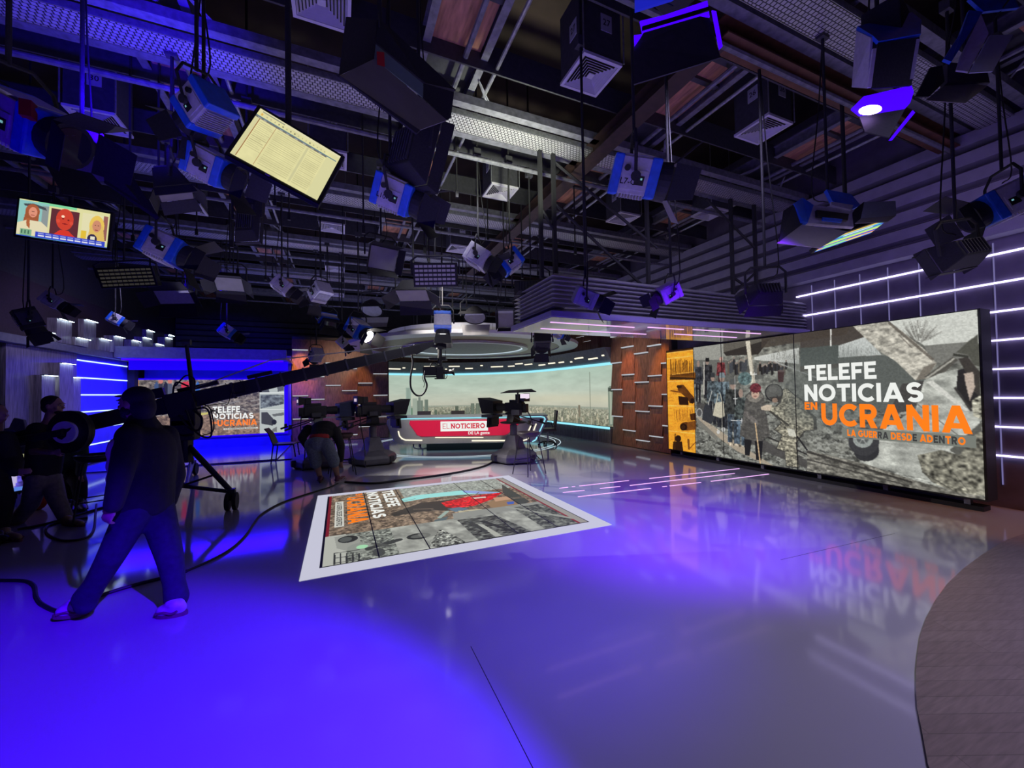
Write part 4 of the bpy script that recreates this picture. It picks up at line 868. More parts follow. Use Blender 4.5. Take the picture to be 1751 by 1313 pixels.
for a, b in (((2.72, 4.88), (4.2, 4.82)), ((2.85, 5.42), (4.92, 5.30)), ((4.4, 4.80), (5.14, 4.77)), ((5.3, 4.75), (6.94, 4.68)), ((5.4, 5.25), (6.98, 5.15))):
    mb = MB(); mb.bbox((a[0], a[1], 2.590), (b[0], a[1]+.022, 2.5985)); mb.build('light_line', 'pinkled', CP)
TR = thing('canopy_truss', (CX0+.3, CY0+.5, 3.2), 'black steel lattice frame holding up the ribbed canopy from the grid', 'truss')
def post(px, Y): q = at_y(px, 450, Y); return q.x
yt_ = CY0+.35; xs_ = [post(926, yt_), post(949, yt_+.0), post(1108, yt_), post(1252, yt_), post(1292, yt_)]
for x in xs_:
    mb = MB(); mb.box((x, yt_, 4.1), (.05, .05, 1.8)); mb.build('post', 'blackmatte', TR)
for (xa_, za_), (xb_, zb_) in (((xs_[1], 4.3), (xs_[2]-.1, 3.25)), ((xs_[1], 4.9), (xs_[2]+.2, 3.9)), ((xs_[0], 4.2), (xs_[1], 3.9)), ((xs_[3], 3.3), (xs_[4], 3.75)), ((xs_[4], 4.2), (xs_[3]-.6, 4.9)), ((xs_[3], 3.6), (xs_[4]+.3, 3.25))):
    mb = MB(); mb.cyl((xa_, yt_, za_), (xb_, yt_, zb_), .022, n=6); mb.build('brace', 'blackmatte', TR)
# ------------------------------------------------------------------ walnut panel walls with lit top edges
def panelwall(root, pts, tops, zlo, zhi, thick, mat='walnut', pitch=.8, light='paneltop', lname='panel_light'):
    """pts: list of ((x0,y0),(x1,y1)) column footprints seen from the room; tops: phase of each column"""
    for (a, b), ph in zip(pts, tops):
        a, b = Vector((*a, 0)), Vector((*b, 0)); d = (b-a).normalized(); nrm = Vector((d.y, -d.x, 0))
        z = ph
        cuts = [zlo]
        while z < zhi: 
            if z > zlo+.05: cuts.append(z)
            z += pitch
        cuts.append(zhi)
        for k in range(len(cuts)-1):
            z0, z1 = cuts[k], cuts[k+1]; o0, o1 = thick*.35, thick
            P_ = [a+nrm*0+Vector((0, 0, z0)), b+Vector((0, 0, z0)), b+nrm*o1+Vector((0, 0, z0)), a+nrm*o1+Vector((0, 0, z0)), a+Vector((0, 0, z1)), b+Vector((0, 0, z1)), b+nrm*o0+Vector((0, 0, z1)), a+nrm*o0+Vector((0, 0, z1))]
            mb = MB(); mb.hexa(P_); w_ = mb.build('wood_panel', mat, root)
            if z1 < zhi-.01:
                mb = MB(); s0, s1 = thick*.40, thick*1.02
                mb.hexa([a+d*.02+nrm*s0+Vector((0, 0, z1+.002)), b-d*.02+nrm*s0+Vector((0, 0, z1+.002)), b-d*.02+nrm*s1+Vector((0, 0, z1+.002)), a+d*.02+nrm*s1+Vector((0, 0, z1+.002)),
                         a+d*.02+nrm*s0+Vector((0, 0, z1+.030)), b-d*.02+nrm*s0+Vector((0, 0, z1+.030)), b-d*.02+nrm*s1+Vector((0, 0, z1+.030)), a+d*.02+nrm*s1+Vector((0, 0, z1+.030))]); mb.v = [v-Vector((0, 0, .031)) for v in mb.v]; mb.build(lname, light, root)
WR = thing('walnut_panel_wall', (7.7, 8.7, 0), 'staggered walnut panels with glowing top edges, between the large screen and the skyline screen', 'wall panelling')
def yx(px, X=7.68): return at_x(px, 700, X).y
cx_ = [1050, 1068, 1090, 1113, 1136, 1150]; X_ = 7.70
cols = [((X_, yx(cx_[i])), (X_, yx(cx_[i+1]))) for i in range(5)]
def zpx(px, py, X=7.68): return at_x(px, py, X).z
ph = [zpx(1059, 665), zpx(1079, 687), zpx(1101, 702), zpx(1124, 693), zpx(1143, 673)]
ph = [p_-.8*math.floor(p_/.8) for p_ in ph]
panelwall(WR, cols, ph, 0.02, 3.6, .12)
WL = thing('walnut_panel_wall', (0, 15.6, 0), 'staggered walnut panels with glowing top edges, left of the skyline screen', 'wall panelling')
def xy(px, Y=15.55): return at_y(px, 690, Y).x
cp = [499, 528, 556, 584, 612, 638, 664]
cols = [((xy(cp[i]), 15.7), (xy(cp[i+1]), 15.7)) for i in range(6)]
def zpy(px, py, Y=15.55): return at_y(px, py, Y).z
ph = [zpy(514, 676), zpy(542, 643), zpy(570, 658), zpy(598, 667), zpy(625, 654), zpy(651, 675)]
ph = [p_-.8*math.floor(p_/.8) for p_ in ph]
panelwall(WL, cols, ph, 0.02, 3.6, .12)
mb = MB(); mb.bbox((xy(499), 15.7, 0), (xy(666), 15.9, 3.7)); mb.build('backing', 'black', WL)
mb = MB(); mb.bbox((7.70, yx(1050), 0), (7.85, 7.55, 3.7)); mb.build('backing', 'black', WR)
# ------------------------------------------------------------------ blue set on the left
BS = thing('blue_set', (-3.5, 15.6, 0), 'recessed blue stage set with blue walls and a blue-lit header at the back left', 'stage set')
BX0, BX1 = -5.48, xy(499)-.02
mb = MB(); mb.bbox((BX0, 15.6, 0), (BX1, 15.75, 3.0)); mb.build('back_panel', 'bluewall', BS)
mb = MB(); mb.bbox((BX0, 13.9, 2.72), (BX1+.05, 15.6, 2.8)); mb.build('header_soffit', 'bluewall', BS)
mb = MB(); mb.bbox((BX0, 13.8, 2.72), (BX1+.05, 13.9, 3.02)); mb.build('header_fascia', 'grey', BS)
mb = MB(); mb.bbox((BX0+.1, 13.93, 2.66), (BX1-.05, 13.97, 2.70)); mb.build('blue_light_line', em('saturated_blue_led', (0.03, 0, 1.0), 2.5), BS)
mb = MB(); mb.bbox((BX0, 11.7, 0.0), (BX1+.05, 15.6, 0.03)); mb.build('platform', 'bluelitfloor', BS)
zt1, zt0 = at_y(362, 616, 14.6).z, at_y(362, 633, 14.6).z
mb = MB(); mb.bbox((BX0, 14.6, zt0), (BX1, 14.7, zt1)); mb.build('lit_soffit_glow', em('blue_soffit_glow', (0.012, 0.0, 1.0), .9), BS)  # glowing strip added for the look of the blue-lit soffit
mb = MB(); mb.bbox((BX0, 15.3, 0.03), (BX1, 15.6, 0.28)); mb.build('riser', 'bluewall', BS)
mb = MB(); mb.bbox((-5.68, 15.0, 0), (-5.5, 15.25, 2.75)); mb.build('black_pillar', 'blackmatte', BS)
LS = thing('left_set_screen', (-3.3, 15.45, 0.4), 'smaller video screen in the blue set with the same news headline', 'screen')
SY = 15.40
a0 = at_y(218, 700, SY).x; a1 = at_y(486, 700, SY).x; b1 = at_y(486, 649, SY).z; b0 = at_y(486, 739, SY).z
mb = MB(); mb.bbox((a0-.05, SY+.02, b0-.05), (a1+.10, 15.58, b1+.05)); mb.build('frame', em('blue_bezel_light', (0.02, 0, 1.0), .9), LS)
P = Pic(330, 130, (120, 112, 104))
def C6(x, y): q = at_y(240+x*.1751, 570+y*.1751, SY); return ((q.x-a0)/(a1-a0), (b1-q.z)/(b1-b0))
def pc(pts, c, al=1.0): P.poly([C6(*q) for q in pts], c, al)
P.tex(None, 60, 40, 91, .8, 4)
rg = random.Random(9)
for k in range(60): a = rg.uniform(.2, .85); b = rg.uniform(.05, .65); P.line(a, b, a+rg.uniform(-.1, .16), b+rg.uniform(-.07, .07), .02, rg.choice([(62, 58, 56), (176, 172, 166), (110, 100, 92), (150, 150, 150)]), .7)
P.rect(0, .62, 1, 1, (142, 116, 96), .8); P.tex(P.Y > .62, 70, 40, 92, .6)
for x, c in ((160, (70, 90, 130)), (200, (60, 60, 64)), (250, (40, 42, 50)), (290, (90, 96, 110)), (560, (60, 110, 190)), (430, (210, 50, 60))): pc([(x-22, 640), (x-20, 500), (x, 470), (x+20, 500), (x+22, 640)], c)
for x in (200, 290): u, v = C6(x, 470); P.ell(u, v, .014, .04, (210, 130, 110))
pc([(400, 480), (470, 470), (480, 520), (400, 530)], (220, 60, 70)); pc([(480, 640), (600, 660), (620, 740), (500, 760)], (60, 52, 90)); pc([(500, 690), (560, 680), (570, 720), (510, 730)], (190, 40, 50)); pc([(560, 780), (660, 770), (660, 790), (570, 800)], (210, 200, 110))
P.rect(0, 0, .065, .30, (240, 150, 50)); P.rect(.01, .04, .05, .16, (70, 40, 20))
uo = C6(1162, 600)[0]
P.rect(uo, 0, 1, 1, (190, 198, 194)); P.rect(uo, C6(1200, 578)[1], 1, C6(1200, 590)[1], (225, 230, 226))
pc([(1170, 520), (1240, 500), (1260, 575), (1170, 575)], (90, 94, 96)); pc([(1330, 500), (1400, 480), (1400, 560), (1340, 570)], (96, 100, 100))
m2 = P.polym([C6(1170, 600), C6(1400, 600), C6(1400, 690), C6(1170, 735)]); P.blend(m2, (96, 104, 110), .9); P.tex(m2, 40, 24, 95, .7, 3)
P.poly([C6(1165, 738), C6(1405, 738), C6(1405, 746), C6(1165, 746)], (228, 232, 228))
pc([(1180, 770), (1240, 770), (1320, 860), (1290, 900), (1180, 880)], (70, 72, 72)); u, v = C6(1305, 865); P.ell(u, v, .018, .05, (40, 42, 42)); pc([(1280, 790), (1400, 770), (1400, 800), (1300, 810)], (110, 114, 112)); pc([(1290, 930), (1330, 910), (1330, 960), (1280, 955)], (120, 122, 120))
P.a = np.clip(P.a*.95, 0, 230)
P.build('picture', flatmap((a0, SY, b1), (a1-a0, 0, 0), (0, 0, -(b1-b0))), LS)
def lfit(text, x0, x1, yb, yt__, mat, t_=.22, name='headline_lettering'):
    A_, B_ = at_y(240+x0*.1751, 570+yb*.1751, SY-.012), at_y(240+x1*.1751, 570+yb*.1751, SY-.012); h = at_y(240+x0*.1751, 570+yt__*.1751, SY-.012).z-A_.z
    w1 = sum((glyph(c, t_)[0]+(.09 if c != ' ' else 0)) for c in text)*h
    mb = MB(); word(mb, text, (A_.x, SY-.012, A_.z), (1, 0, 0), (0, 0, 1), h, t_, .09, squash=(B_.x-A_.x)/w1); mb.build(name, mat, LS)
lfit('TELEFE', 706, 980, 778, 715, 'txwhite'); lfit('NOTICIAS', 706, 1112, 842, 785, 'txwhite'); lfit('EN', 706, 745, 885, 862, 'txorange'); lfit('UCRANIA', 752, 1145, 908, 848, 'txorange')
A_, B_ = at_y(240+812*.1751, 570+942*.1751, SY-.01), at_y(240+1148*.1751, 570+912*.1751, SY-.01)
mb = MB(); mb.bbox((A_.x, SY-.011, A_.z), (B_.x, SY-.009, B_.z)); mb.build('caption_strip', 'txwgrey', LS)
mb = MB(); h = (B_.z-A_.z)*.6; w1 = sum((glyph(c, .2)[0]+(.09 if c != ' ' else 0)) for c in txt)*h; word(mb, txt, (A_.x+.05, SY-.014, A_.z+h*.35), (1, 0, 0), (0, 0, 1), h, .2, .09, squash=(B_.x-A_.x-.1)/w1); mb.build('caption_lettering', 'txdark', LS)
# side wall of the blue set with light lines
BW = thing('blue_light_wall', (-5.69, 13.8, 0), 'blue side wall with six horizontal white light lines, left of the blue set', 'wall panelling')
mb = MB(); mb.bbox((-5.70, 12.56, 0.05), (-5.66, 15.0, 2.68)); mb.build('wall_sheet', 'bluewall', BW)
for z in (2.55, 2.14, 1.73, 1.32, .91, .50):
    mb = MB(); mb.bbox((-5.66, 12.58, z-.014), (-5.645, 14.98, z+.014)); mb.build('light_line', 'ledblue', BW)
mb = MB(); mb.bbox((-5.7, 8.0, 2.69), (-5.5, 15.3, 2.84)); mb.build('header_beam', 'grey', BW)
# grey wood blocks with lit tops
LB = thing('lit_block_wall', (-5.6, 11, 0), 'stepped grey wood blocks with glowing top edges on the left wall', 'wall panelling')
UPB = [(11.32, 11.54, 3.03), (11.55, 12.08, 3.36), (12.08, 12.62, 3.03), (12.63, 13.16, 3.53), (13.16, 13.68, 3.15), (13.73, 14.25, 3.29), (14.22, 14.78, 2.99), (14.82, 15.34, 3.32), (15.39, 15.92, 3.48), (15.94, 16.45, 3.78), (16.45, 17.03, 3.41), (17.07, 17.6, 3.70), (17.65, 18.13, 3.87)]
for k, (ya, yb, z) in enumerate(UPB+[(11.10, 11.53, 2.13), (11.55, 12.04, 2.41), (12.06, 12.54, 2.13)]):
    zb = 2.85 if k < len(UPB) else 0.02; x1 = -5.56+.05*(k % 3)
    if ya > 15.3: zb = 3.05
    mb = MB(); mb.bbox((-5.69, ya, zb), (x1, yb-.01, z)); w_ = mb.build('wood_block', 'greywood', LB)
    mb = MB(); mb.bbox((x1+.030, ya+.02, z-.013), (x1+.050, yb-.03, z-.006)); mb.build('block_light', 'blocktop', w_)
    mb = MB(); mb.bbox((x1-.03, ya+.01, z-.006), (x1+.055, yb-.02, z+.006)); mb.build('light_shelf', 'darkgrey', w_)
    mb = MB(); mb.bbox((x1-.04, yb-.01, max(zb, z-.32)), (x1-.01, yb-.004, z)); mb.build('block_light', 'coveled', w_) if k % 2 else None
mb = MB(); mb.bbox((-5.7, 10.4, 0.0), (-5.64, 12.55, 2.68)); mb.build('backing', 'greywood', LB)
mb = MB(); mb.bbox((-5.7, 8.0, 2.85), (-5.66, 18.7, 4.0)); mb.build('upper_backing', pm('dark_violet_wall_cladding', (.05, .03, .045), .7, var=.2), LB)
# small display low on the left edge
q = at_x(22, 800, -5.2); t = thing('floor_display', (-4.6, 8.6, 0), 'low display with a pinkish picture at the far left edge', 'screen')
TD = frame((-4.75, 8.35, .45), (.55, .83, 0)); mb = MB(TD); mb.box((0, 0, 0), (1.3, .06, .5)); mb.build('frame', 'black', t)
P = Pic(80, 40, (70, 60, 150)); P.tex(None, 12, 8, 5, .9); P.ell(.3, .5, .12, .5, (210, 130, 150)); P.ell(.62, .5, .16, .55, (190, 180, 220)); P.rect(0, .85, 1, 1, (90, 130, 220))
o_ = TD @ Vector((-.6, -.034, .21)); dx_ = (TD.to_3x3() @ Vector((1.2, 0, 0))); P.build('picture', flatmap(o_, dx_, (0, 0, -.42)), t)
mb = MB(TD); mb.box((0, .05, -.35), (.3, .2, .2)); mb.build('stand', 'black', t)
# ================================================================== STUDIO GRID OVERHEAD
TRAY_Y = [2.15, 4.75, 7.4, 10.05, 12.7, 15.35]
def traymat():
    mt = pm('perforated_galvanised_tray', (0.55, 0.56, 0.58), 0.4, metal=0.4); nt = mt.node_tree; b = nt.nodes['Principled BSDF']
    tc = nt.nodes.new('ShaderNodeTexCoord'); mp = nt.nodes.new('ShaderNodeMapping'); mp.inputs['Scale'].default_value = (14, 24, 1)
    br = nt.nodes.new('ShaderNodeTexBrick'); br.inputs['Scale'].default_value = 1; br.inputs['Mortar Size'].default_value = .09; br.inputs['Brick Width'].default_value = .7; br.inputs['Row Height'].default_value = 1.0
    br.inputs['Color1'].default_value = (.6, .6, .62, 1); br.inputs['Color2'].default_value = (.5, .5, .53, 1); br.inputs['Mortar'].default_value = (.04, .04, .05, 1)
    nt.links.new(tc.outputs['Object'], mp.inputs['Vector']); nt.links.new(mp.outputs['Vector'], br.inputs['Vector']); nt.links.new(br.outputs['Color'], b.inputs['Base Color']); return mt
M['tray'] = traymat()
names = ['nearest of the rows', 'second row from the camera', 'third row from the camera', 'fourth row from the camera', 'fifth row from the camera', 'farthest row']
for k, y in enumerate(TRAY_Y):
    t = thing('cable_tray', (1, y, 5.0), 'galvanised perforated cable tray across the studio grid, '+names[k], 'cable tray', 'cable trays across the grid')
    mb = MB(); mb.bbox((-8.5, y-.15, 5.0), (7.9, y+.15, 5.01)); mb.build('tray_bed', 'tray', t)
    for s in (-1, 1):
        mb = MB(); mb.bbox((-8.5, y+s*.15-.006, 5.0), (7.9, y+s*.15+.006, 5.07)); mb.build('side_rail', 'steel', t)
        mb = MB(); mb.bbox((-8.5, y+s*.27-.05, 5.04), (7.9, y+s*.27+.05, 5.14)); mb.build('channel', 'channel', t)
    mb = MB(); mb.cyl((-8.5, y+.42, 4.86), (7.9, y+.42, 4.86), .03, n=8); mb.build('grid_pipe', 'channel', t)
WALK_X = [-6.9, -4.25, -1.6, 1.15, 3.95, 6.6]
for k, x in enumerate(WALK_X):
    nm = ['leftmost', 'second from left', 'third from left', 'running over the big black soft light', 'right of the numbered 27 vent', 'rightmost'][k]
    t = thing('catwalk_bay', (x, 6, 5.25), 'brown boarded catwalk soffit between steel channels, '+nm, 'catwalk', 'boarded catwalks over the grid')
    for j in range(len(TRAY_Y)+1):
        ya = (TRAY_Y[j-1]+.55) if j else -1.0; yb = (TRAY_Y[j]-.55) if j < len(TRAY_Y) else 17.8
        mb = MB(); mb.bbox((x-.27, ya, 5.30), (x+.27, yb, 5.33)); mb.build('soffit_board', 'mdf', t)
    mb = MB(); mb.bbox((x-.27, 0.9, 5.33), (x+.27, 16.9, 5.36)); mb.build('deck_back', 'darkgrey', t)
    for yy in [a_+c_ for a_ in TRAY_Y for c_ in (-1.4, .9)]:
        mb = MB(); mb.bbox((x-.28, yy-.03, 5.26), (x+.28, yy+.03, 5.30)); mb.build('cross_tie', 'darkgrey', t)
    for s in (-1, 1):
        mb = MB(); xx = x+s*.31; mb.bbox((xx-.04, -1, 5.22), (xx+.04, 17.8, 5.235)); mb.bbox((xx-.04, -1, 5.38), (xx+.04, 17.8, 5.395)); mb.bbox((xx-.005, -1, 5.235), (xx+.005, 17.8, 5.38)); mb.build('steel_channel', 'channel', t)
    mb = MB(); mb.cyl((x+.46, -1, 5.18), (x+.46, 17.8, 5.18), .022, n=8); mb.build('rail_pipe', 'steel', t)
    mb = MB(); mb.cyl((x+.10, .2, 5.20), (x+.10, 16, 5.20), .03, n=8); mb.build('conduit', 'channel', t)
    for y in TRAY_Y[:4]:
        for s in (-1, 1):
            mb = MB(); mb.plate([(x+s*.34, y-.5, 5.2), (x+s*.36, y-.46, 5.2), (x+s*.62, y-.22, 5.10), (x+s*.58, y-.2, 5.10)], .02); mb.build('hanger_arm', 'channel', t)
# heavy painted beams
t = thing('steel_beam', (3.3, 5, 4.95), 'red-brown painted steel beam running away beside the vents', 'beam')
for z in (4.86, 5.04):
    mb = MB(); mb.bbox((3.18, 2.6, z), (3.40, 10.5, z+.015)); mb.build('flange', 'rust', t)
mb = MB(); mb.bbox((3.285, 2.6, 4.87), (3.295, 10.5, 5.05)); mb.build('web', 'rust', t)
t = thing('steel_beam', (5.2, 2.6, 4.95), 'brown painted steel beam crossing at the upper right', 'beam')
for z in (4.90, 5.08):
    mb = MB(); mb.bbox((3.3, 2.48, z), (7.9, 2.70, z+.015)); mb.build('flange', 'copper', t)
mb = MB(); mb.bbox((3.3, 2.585, 4.9), (7.9, 2.595, 5.09)); mb.build('web', 'copper', t)
t = thing('steel_beam', (3.3, 10.6, 4.9), 'dark red beam crossing far back above the halo', 'beam')
for z in (4.82, 5.0):
    mb = MB(); mb.bbox((1.2, 10.5, z), (7.9, 10.7, z+.015)); mb.build('flange', 'rust', t)
mb = MB(); mb.bbox((1.2, 10.595, 4.82), (7.9, 10.605, 5.01)); mb.build('web', 'rust', t)
# side channels and fascia of the bays
rg = random.Random(3); i = 0; PIPES_Y = [TRAY_Y[k]+1.32+dy for k in range(1, 4) for dy in (-.62, .66)]
for y in [TRAY_Y[k]+1.32+dy for k in range(5) for dy in (-.62, .66)]+[1.0]:
    t = thing('grid_pipe', (0, y, 5.45), 'grey ceiling pipe running left to right across the grid', 'pipe', 'cross pipes above the grid')
    mb = MB(); mb.cyl((-8.5, y, 5.45), (7.9, y, 5.45), .028, n=6); mb.build('pipe', 'channel', t)
for y in TRAY_Y:
    for s in (-1, 1):
        t = thing('grid_fascia', (0, y+s*.75, 5.15), 'dull grey sheet metal strip beside a cable tray', 'fascia', 'grey sheet strips along the trays')
        mb = MB(); mb.bbox((-8.5, y+s*.75-.01, 5.12), (7.9, y+s*.75+.01, 5.42)); mb.build('sheet', 'darkgrey', t)
# vents: black boxes with a white grille
def vent(x, y, num=None, z=4.9, s=.46, label=''):
    t = thing('ceiling_vent', (x, y, z), label, 'vent', 'square white vents on black duct boxes')
    mb = MB(); mb.bbox((x-s/2+.01, y-s/2+.01, z+.03), (x+s/2-.01, y+s/2-.01, z+.72)); mb.build('duct_box', 'darkgrey', t)
    mb = MB(); h = s/2
    for a, b in (((-h, -h), (h, -h+.03)), ((-h, h-.03), (h, h)), ((-h, -h+.03), (-h+.03, h-.03)), ((h-.03, -h+.03), (h, h-.03))): mb.bbox((x+a[0], y+a[1], z), (x+b[0], y+b[1], z+.03))
    mb.build('grille_frame', 'diffuser', t)
    mb = MB()
    for k in range(7):
        r0 = h-.035-k*.027; r1 = r0-.013
        for (p, q) in (((-1, -1), (1, -1)), ((1, -1), (1, 1)), ((1, 1), (-1, 1)), ((-1, 1), (-1, -1))):
            mb.plate([(x+p[0]*r0, y+p[1]*r0, z+.002), (x+q[0]*r0, y+q[1]*r0, z+.002), (x+q[0]*r1, y+q[1]*r1, z+.022), (x+p[0]*r1, y+p[1]*r1, z+.022)], .003)
    mb.bbox((x-.03, y-.03, z+.0), (x+.03, y+.03, z+.006)); mb.build('louvres', 'diffuser', t)
    mb = MB(); mb.bbox((x-h+.03, y-h+.03, z+.024), (x+h-.03, y+h-.03, z+.028)); mb.build('dark_throat', 'black', t)
    mb = MB()
    for sx in (-1, 1): mb.cyl((x+sx*(h+.01), y-h-.01, z+.02), (x+sx*(h+.01), y-h-.01, z+1.2), .008, n=5)
    mb.build('hanging_rods', 'steel', t)
    if num:
        mb = MB(); mb.bbox((x-.02, y-h+.004, z+.30), (x+.11, y-h+.010, z+.47)); st = mb.build('number_sticker', 'sticker', t)
        mb = MB(); fonttext(mb, num, (x+.045, y-h+.002, z+.385), (1, 0, 0), (0, 0, 1), .09, .01); mb.build('number', 'ink', st)
        mb = MB(); mb.bbox((x-h+.004, y-.1, z+.30), (x-h+.010, y+.03, z+.47)); st = mb.build('number_sticker', 'sticker', t)
        mb = MB(); fonttext(mb, num, (x-h+.002, y-.035, z+.385), (0, -1, 0), (0, 0, 1), .09, .01); mb.build('number', 'ink', st)
vent(2.42, 3.4, '27', label='large white vent on a black box numbered 27')
vent(4.97, 3.3, '26', label='white vent on a black box numbered 26, left of the glowing blue lamp')
vent(2.44, 6.0, '23', label='white vent in the middle of the grid left of the lattice frame')
vent(5.0, 6.07, '28', label='small white vent behind the blue lamp with the pale flap')
vent(-.12, 3.6, '25', label='white vent cut by the top edge over the big black soft light')
vent(-.12, 6.0, '22', label='dim vent just behind the tilted cream monitor')
vent(-.12, 8.5, '22', label='white vent numbered 22 right of the tilted cream monitor, farther back')
vent(2.5, 8.75, '21', label='white vent above the LED batten')
vent(-.1, 11.3, None, label='white vent farther back in line with the tall hanging rods')
vent(-.08, 14.2, None, label='farthest small white vent over the walnut wall')
vent(-2.6, 6.2, '30', label='white vent behind the large blue lamp at the far left')
vent(-2.4, 8.5, '29', label='white vent left of the cream monitor, in shade')
vent(-2.5, 3.5, '24', label='vent over the top left cable tray')
vent(6.4, 5.3, '31', label='dim vent right of the lattice frame')
# droppers: thin black rods and cables in the grid
rg = random.Random(21); spots = []
for k in range(46):
    px = rg.uniform(200, 1000); y = rg.choice(PIPES_Y); q = at_y(px, 450, y); z0 = rg.uniform(3.75, 4.5)
    if q.x < -5.3 or q.x > 7.5: continue
    t = thing('dropper_rod', (q.x, q.y, z0), 'thin black rod hanging down from the grid', 'rod', 'thin rods hanging from the grid')
    mb = MB(); mb.cyl((q.x, q.y, z0), (q.x, q.y, 5.43), .012, n=5); mb.build('rod', 'blackmatte', t)
    mb = MB(); mb.box((q.x, q.y, z0), (.04, .03, .10)); mb.build('socket', 'black', t)
# ------------------------------------------------------------------ lamps
def hanger(t, top, x, y, z1=5.05):
    mb = MB(); mb.cyl((x, y, top), (x, y, 6.6), .013, n=8); mb.build('hanger_pole', 'blackmatte', t)
    mb = MB(); mb.box((x, y, z1-.03), (.10, .07, .10)); mb.build('pipe_clamp', 'darkgrey', t)
    a = rg.uniform(0, 6.28); mb = MB(); mb.tube(smoothpath([(x+.01, y, z1), (x+.05*math.cos(a), y+.05*math.sin(a), (z1+top)/2), (x+.12*math.cos(a), y+.12*math.sin(a), top+.02), (x, y, top-.12)], 4), .006, n=5); mb.build('power_cable', 'rubber', t)
def fresnel(px, py, D, aim, s=1.0, label='', body='bluepaint', panel='silver', doors=.9, door_mat='blackmatte', lit=None, roll=0.0, inner=None, name='studio_lamp', text=None, lamp_kw=None, flat=False, up=(0, 0, 1)):
    """LED fresnel with yoke and barn doors; aim = world direction of the beam"""
    c = at_d(px, py, D); T = aimframe(c, aim, up) @ Matrix.Rotation(roll, 4, 'Y')
    t = thing(name, tuple(c), label, 'stage light', 'studio lamps hanging from the grid')
    w_, h_, l_ = .30*s, .26*s, .34*s
    if flat: w_, h_, l_ = .46*s, .22*s, .20*s
    mb = MB(T); o = .03*s
    for y0, y1, k in ((-l_*.5, -l_*.30, 1.0), (l_*.28, l_*.5, 1.0)): mb.box((0, (y0+y1)/2, 0), (w_*1.04, y1-y0, h_*1.04))
    mb.build('housing', body, t, bevel=.012*s)
    mb = MB(T); mb.box((0, 0, 0), (w_*.98, l_*.62, h_*.94)); mb.box((0, 0, h_*.5), (w_*.8, l_*.6, h_*.08))
    for k in range(9): mb.box((0, -l_*.26+k*l_*.065, -h_*.50), (w_*.84, l_*.02, h_*.16))
    mb.build('ribbed_core', panel, t, bevel=.006*s)
    for sx in (-1, 1):
        mb = MB(T); mb.box((sx*w_*.5, -l_*.02, -h_*.10), (.012*s, l_*.5, h_*.5)); sp = mb.build('side_panel', panel, t)
        mb = MB(T); mb.box((sx*(w_*.5+.007*s), l_*.10, -h_*.10), (.004*s, l_*.2, h_*.24)); mb.build('control_display', 'black', sp)
        mb = MB(T); mb.box((sx*(w_*.5+.010*s), l_*.14, -h_*.06), (.003*s, l_*.04, h_*.05)); mb.build('status_light', 'lcdgrey', sp)
        mb = MB(T); mb.cyl((sx*(w_*.5+.004*s), -l_*.2, h_*.18), (sx*(w_*.5+.03*s), -l_*.2, h_*.18), .022*s); mb.build('tilt_knob', 'black', t)
        if text:
            mb = MB(T); fonttext(mb, text, (sx*(w_*.5+.0075*s), -l_*.13, -h_*.16), (0, sx, 0), (0, 0, 1), h_*.22, .01); mb.build('lettering', 'ink', sp)
    mb = MB(T)
    if flat: mb.frustum((0, l_*.5, 0), (w_*.9, h_*.9), (0, l_*.5+.08*s, 0), (w_*1.02, h_*1.05))
    else: mb.cyl((0, l_*.5, 0), (0, l_*.5+.09*s, 0), .125*s, .135*s, n=20)
    mb.build('snout', 'blackmatte', t)
    mb = MB(T)
    if flat: mb.box((0, l_*.5+.082*s, 0), (w_*.92, .006, h_*.9))
    else: mb.cyl((0, l_*.5+.085*s, 0), (0, l_*.5+.094*s, 0), .11*s, n=20)
    mb.build('lens', lit or 'lens', t)
    # barn doors: four trapezoid leaves hinged on the front frame
    y0 = l_*.5+.10*s; a = .125*s if not flat else w_*.5; b_ = .125*s if not flat else h_*.55; L_ = .19*s
    for k, (ux, uz, half, dist) in enumerate(((0, 1, a, b_), (0, -1, a, b_), (1, 0, b_, a), (-1, 0, b_, a))):
        op = doors*(1.0 if k < 2 else .75); dy, do = L_*math.cos(op), L_*math.sin(op)
        tx, tz = uz, ux
        h0, h1 = half, half*(1.25 if k < 2 else .8)
        base_ = Vector((ux*dist, y0, uz*dist)); tan = Vector((abs(tx), 0, abs(tz))); out = Vector((ux, 0, uz))
        pts = [base_-tan*h0, base_+tan*h0, base_+tan*h1+out*do+Vector((0, dy, 0)), base_-tan*h1+out*do+Vector((0, dy, 0))]
        mb = MB(T); mb.plate(pts, .004*s); mb.build('barn_door', (inner if (inner and k == 1) else door_mat), t)
    # yoke and hanger
    yk = MB(T); R_ = w_*.5+.045*s; rr = .012*s
    upl = T.to_3x3().inverted() @ Vector((0, 0, 1)); upl = Vector((0, upl.y, upl.z)); upl = upl.normalized() if upl.length > .2 else Vector((0, 0, 1)); H_ = .30*s
    yk.tube([Vector((-R_, 0, 0)), Vector((-R_, 0, 0))+upl*H_*.7, Vector((-R_*.6, 0, 0))+upl*H_, Vector((R_*.6, 0, 0))+upl*H_, Vector((R_, 0, 0))+upl*H_*.7, Vector((R_, 0, 0))], rr, n=6)
    for sx in (-1, 1): yk.cyl((sx*R_*.96, 0, 0), (sx*(R_+.02*s), 0, 0), .035*s)
    yk.build('yoke', 'blackmatte', t)
    topw = T @ (upl*H_); hanger(t, topw.z-.01, topw.x, topw.y)
    if lamp_kw:
        l = lamp('lamp_beam', 'SPOT', T @ Vector((0, y0+.01, 0)), T @ Vector((0, y0+1, 0)), **lamp_kw)
    return t
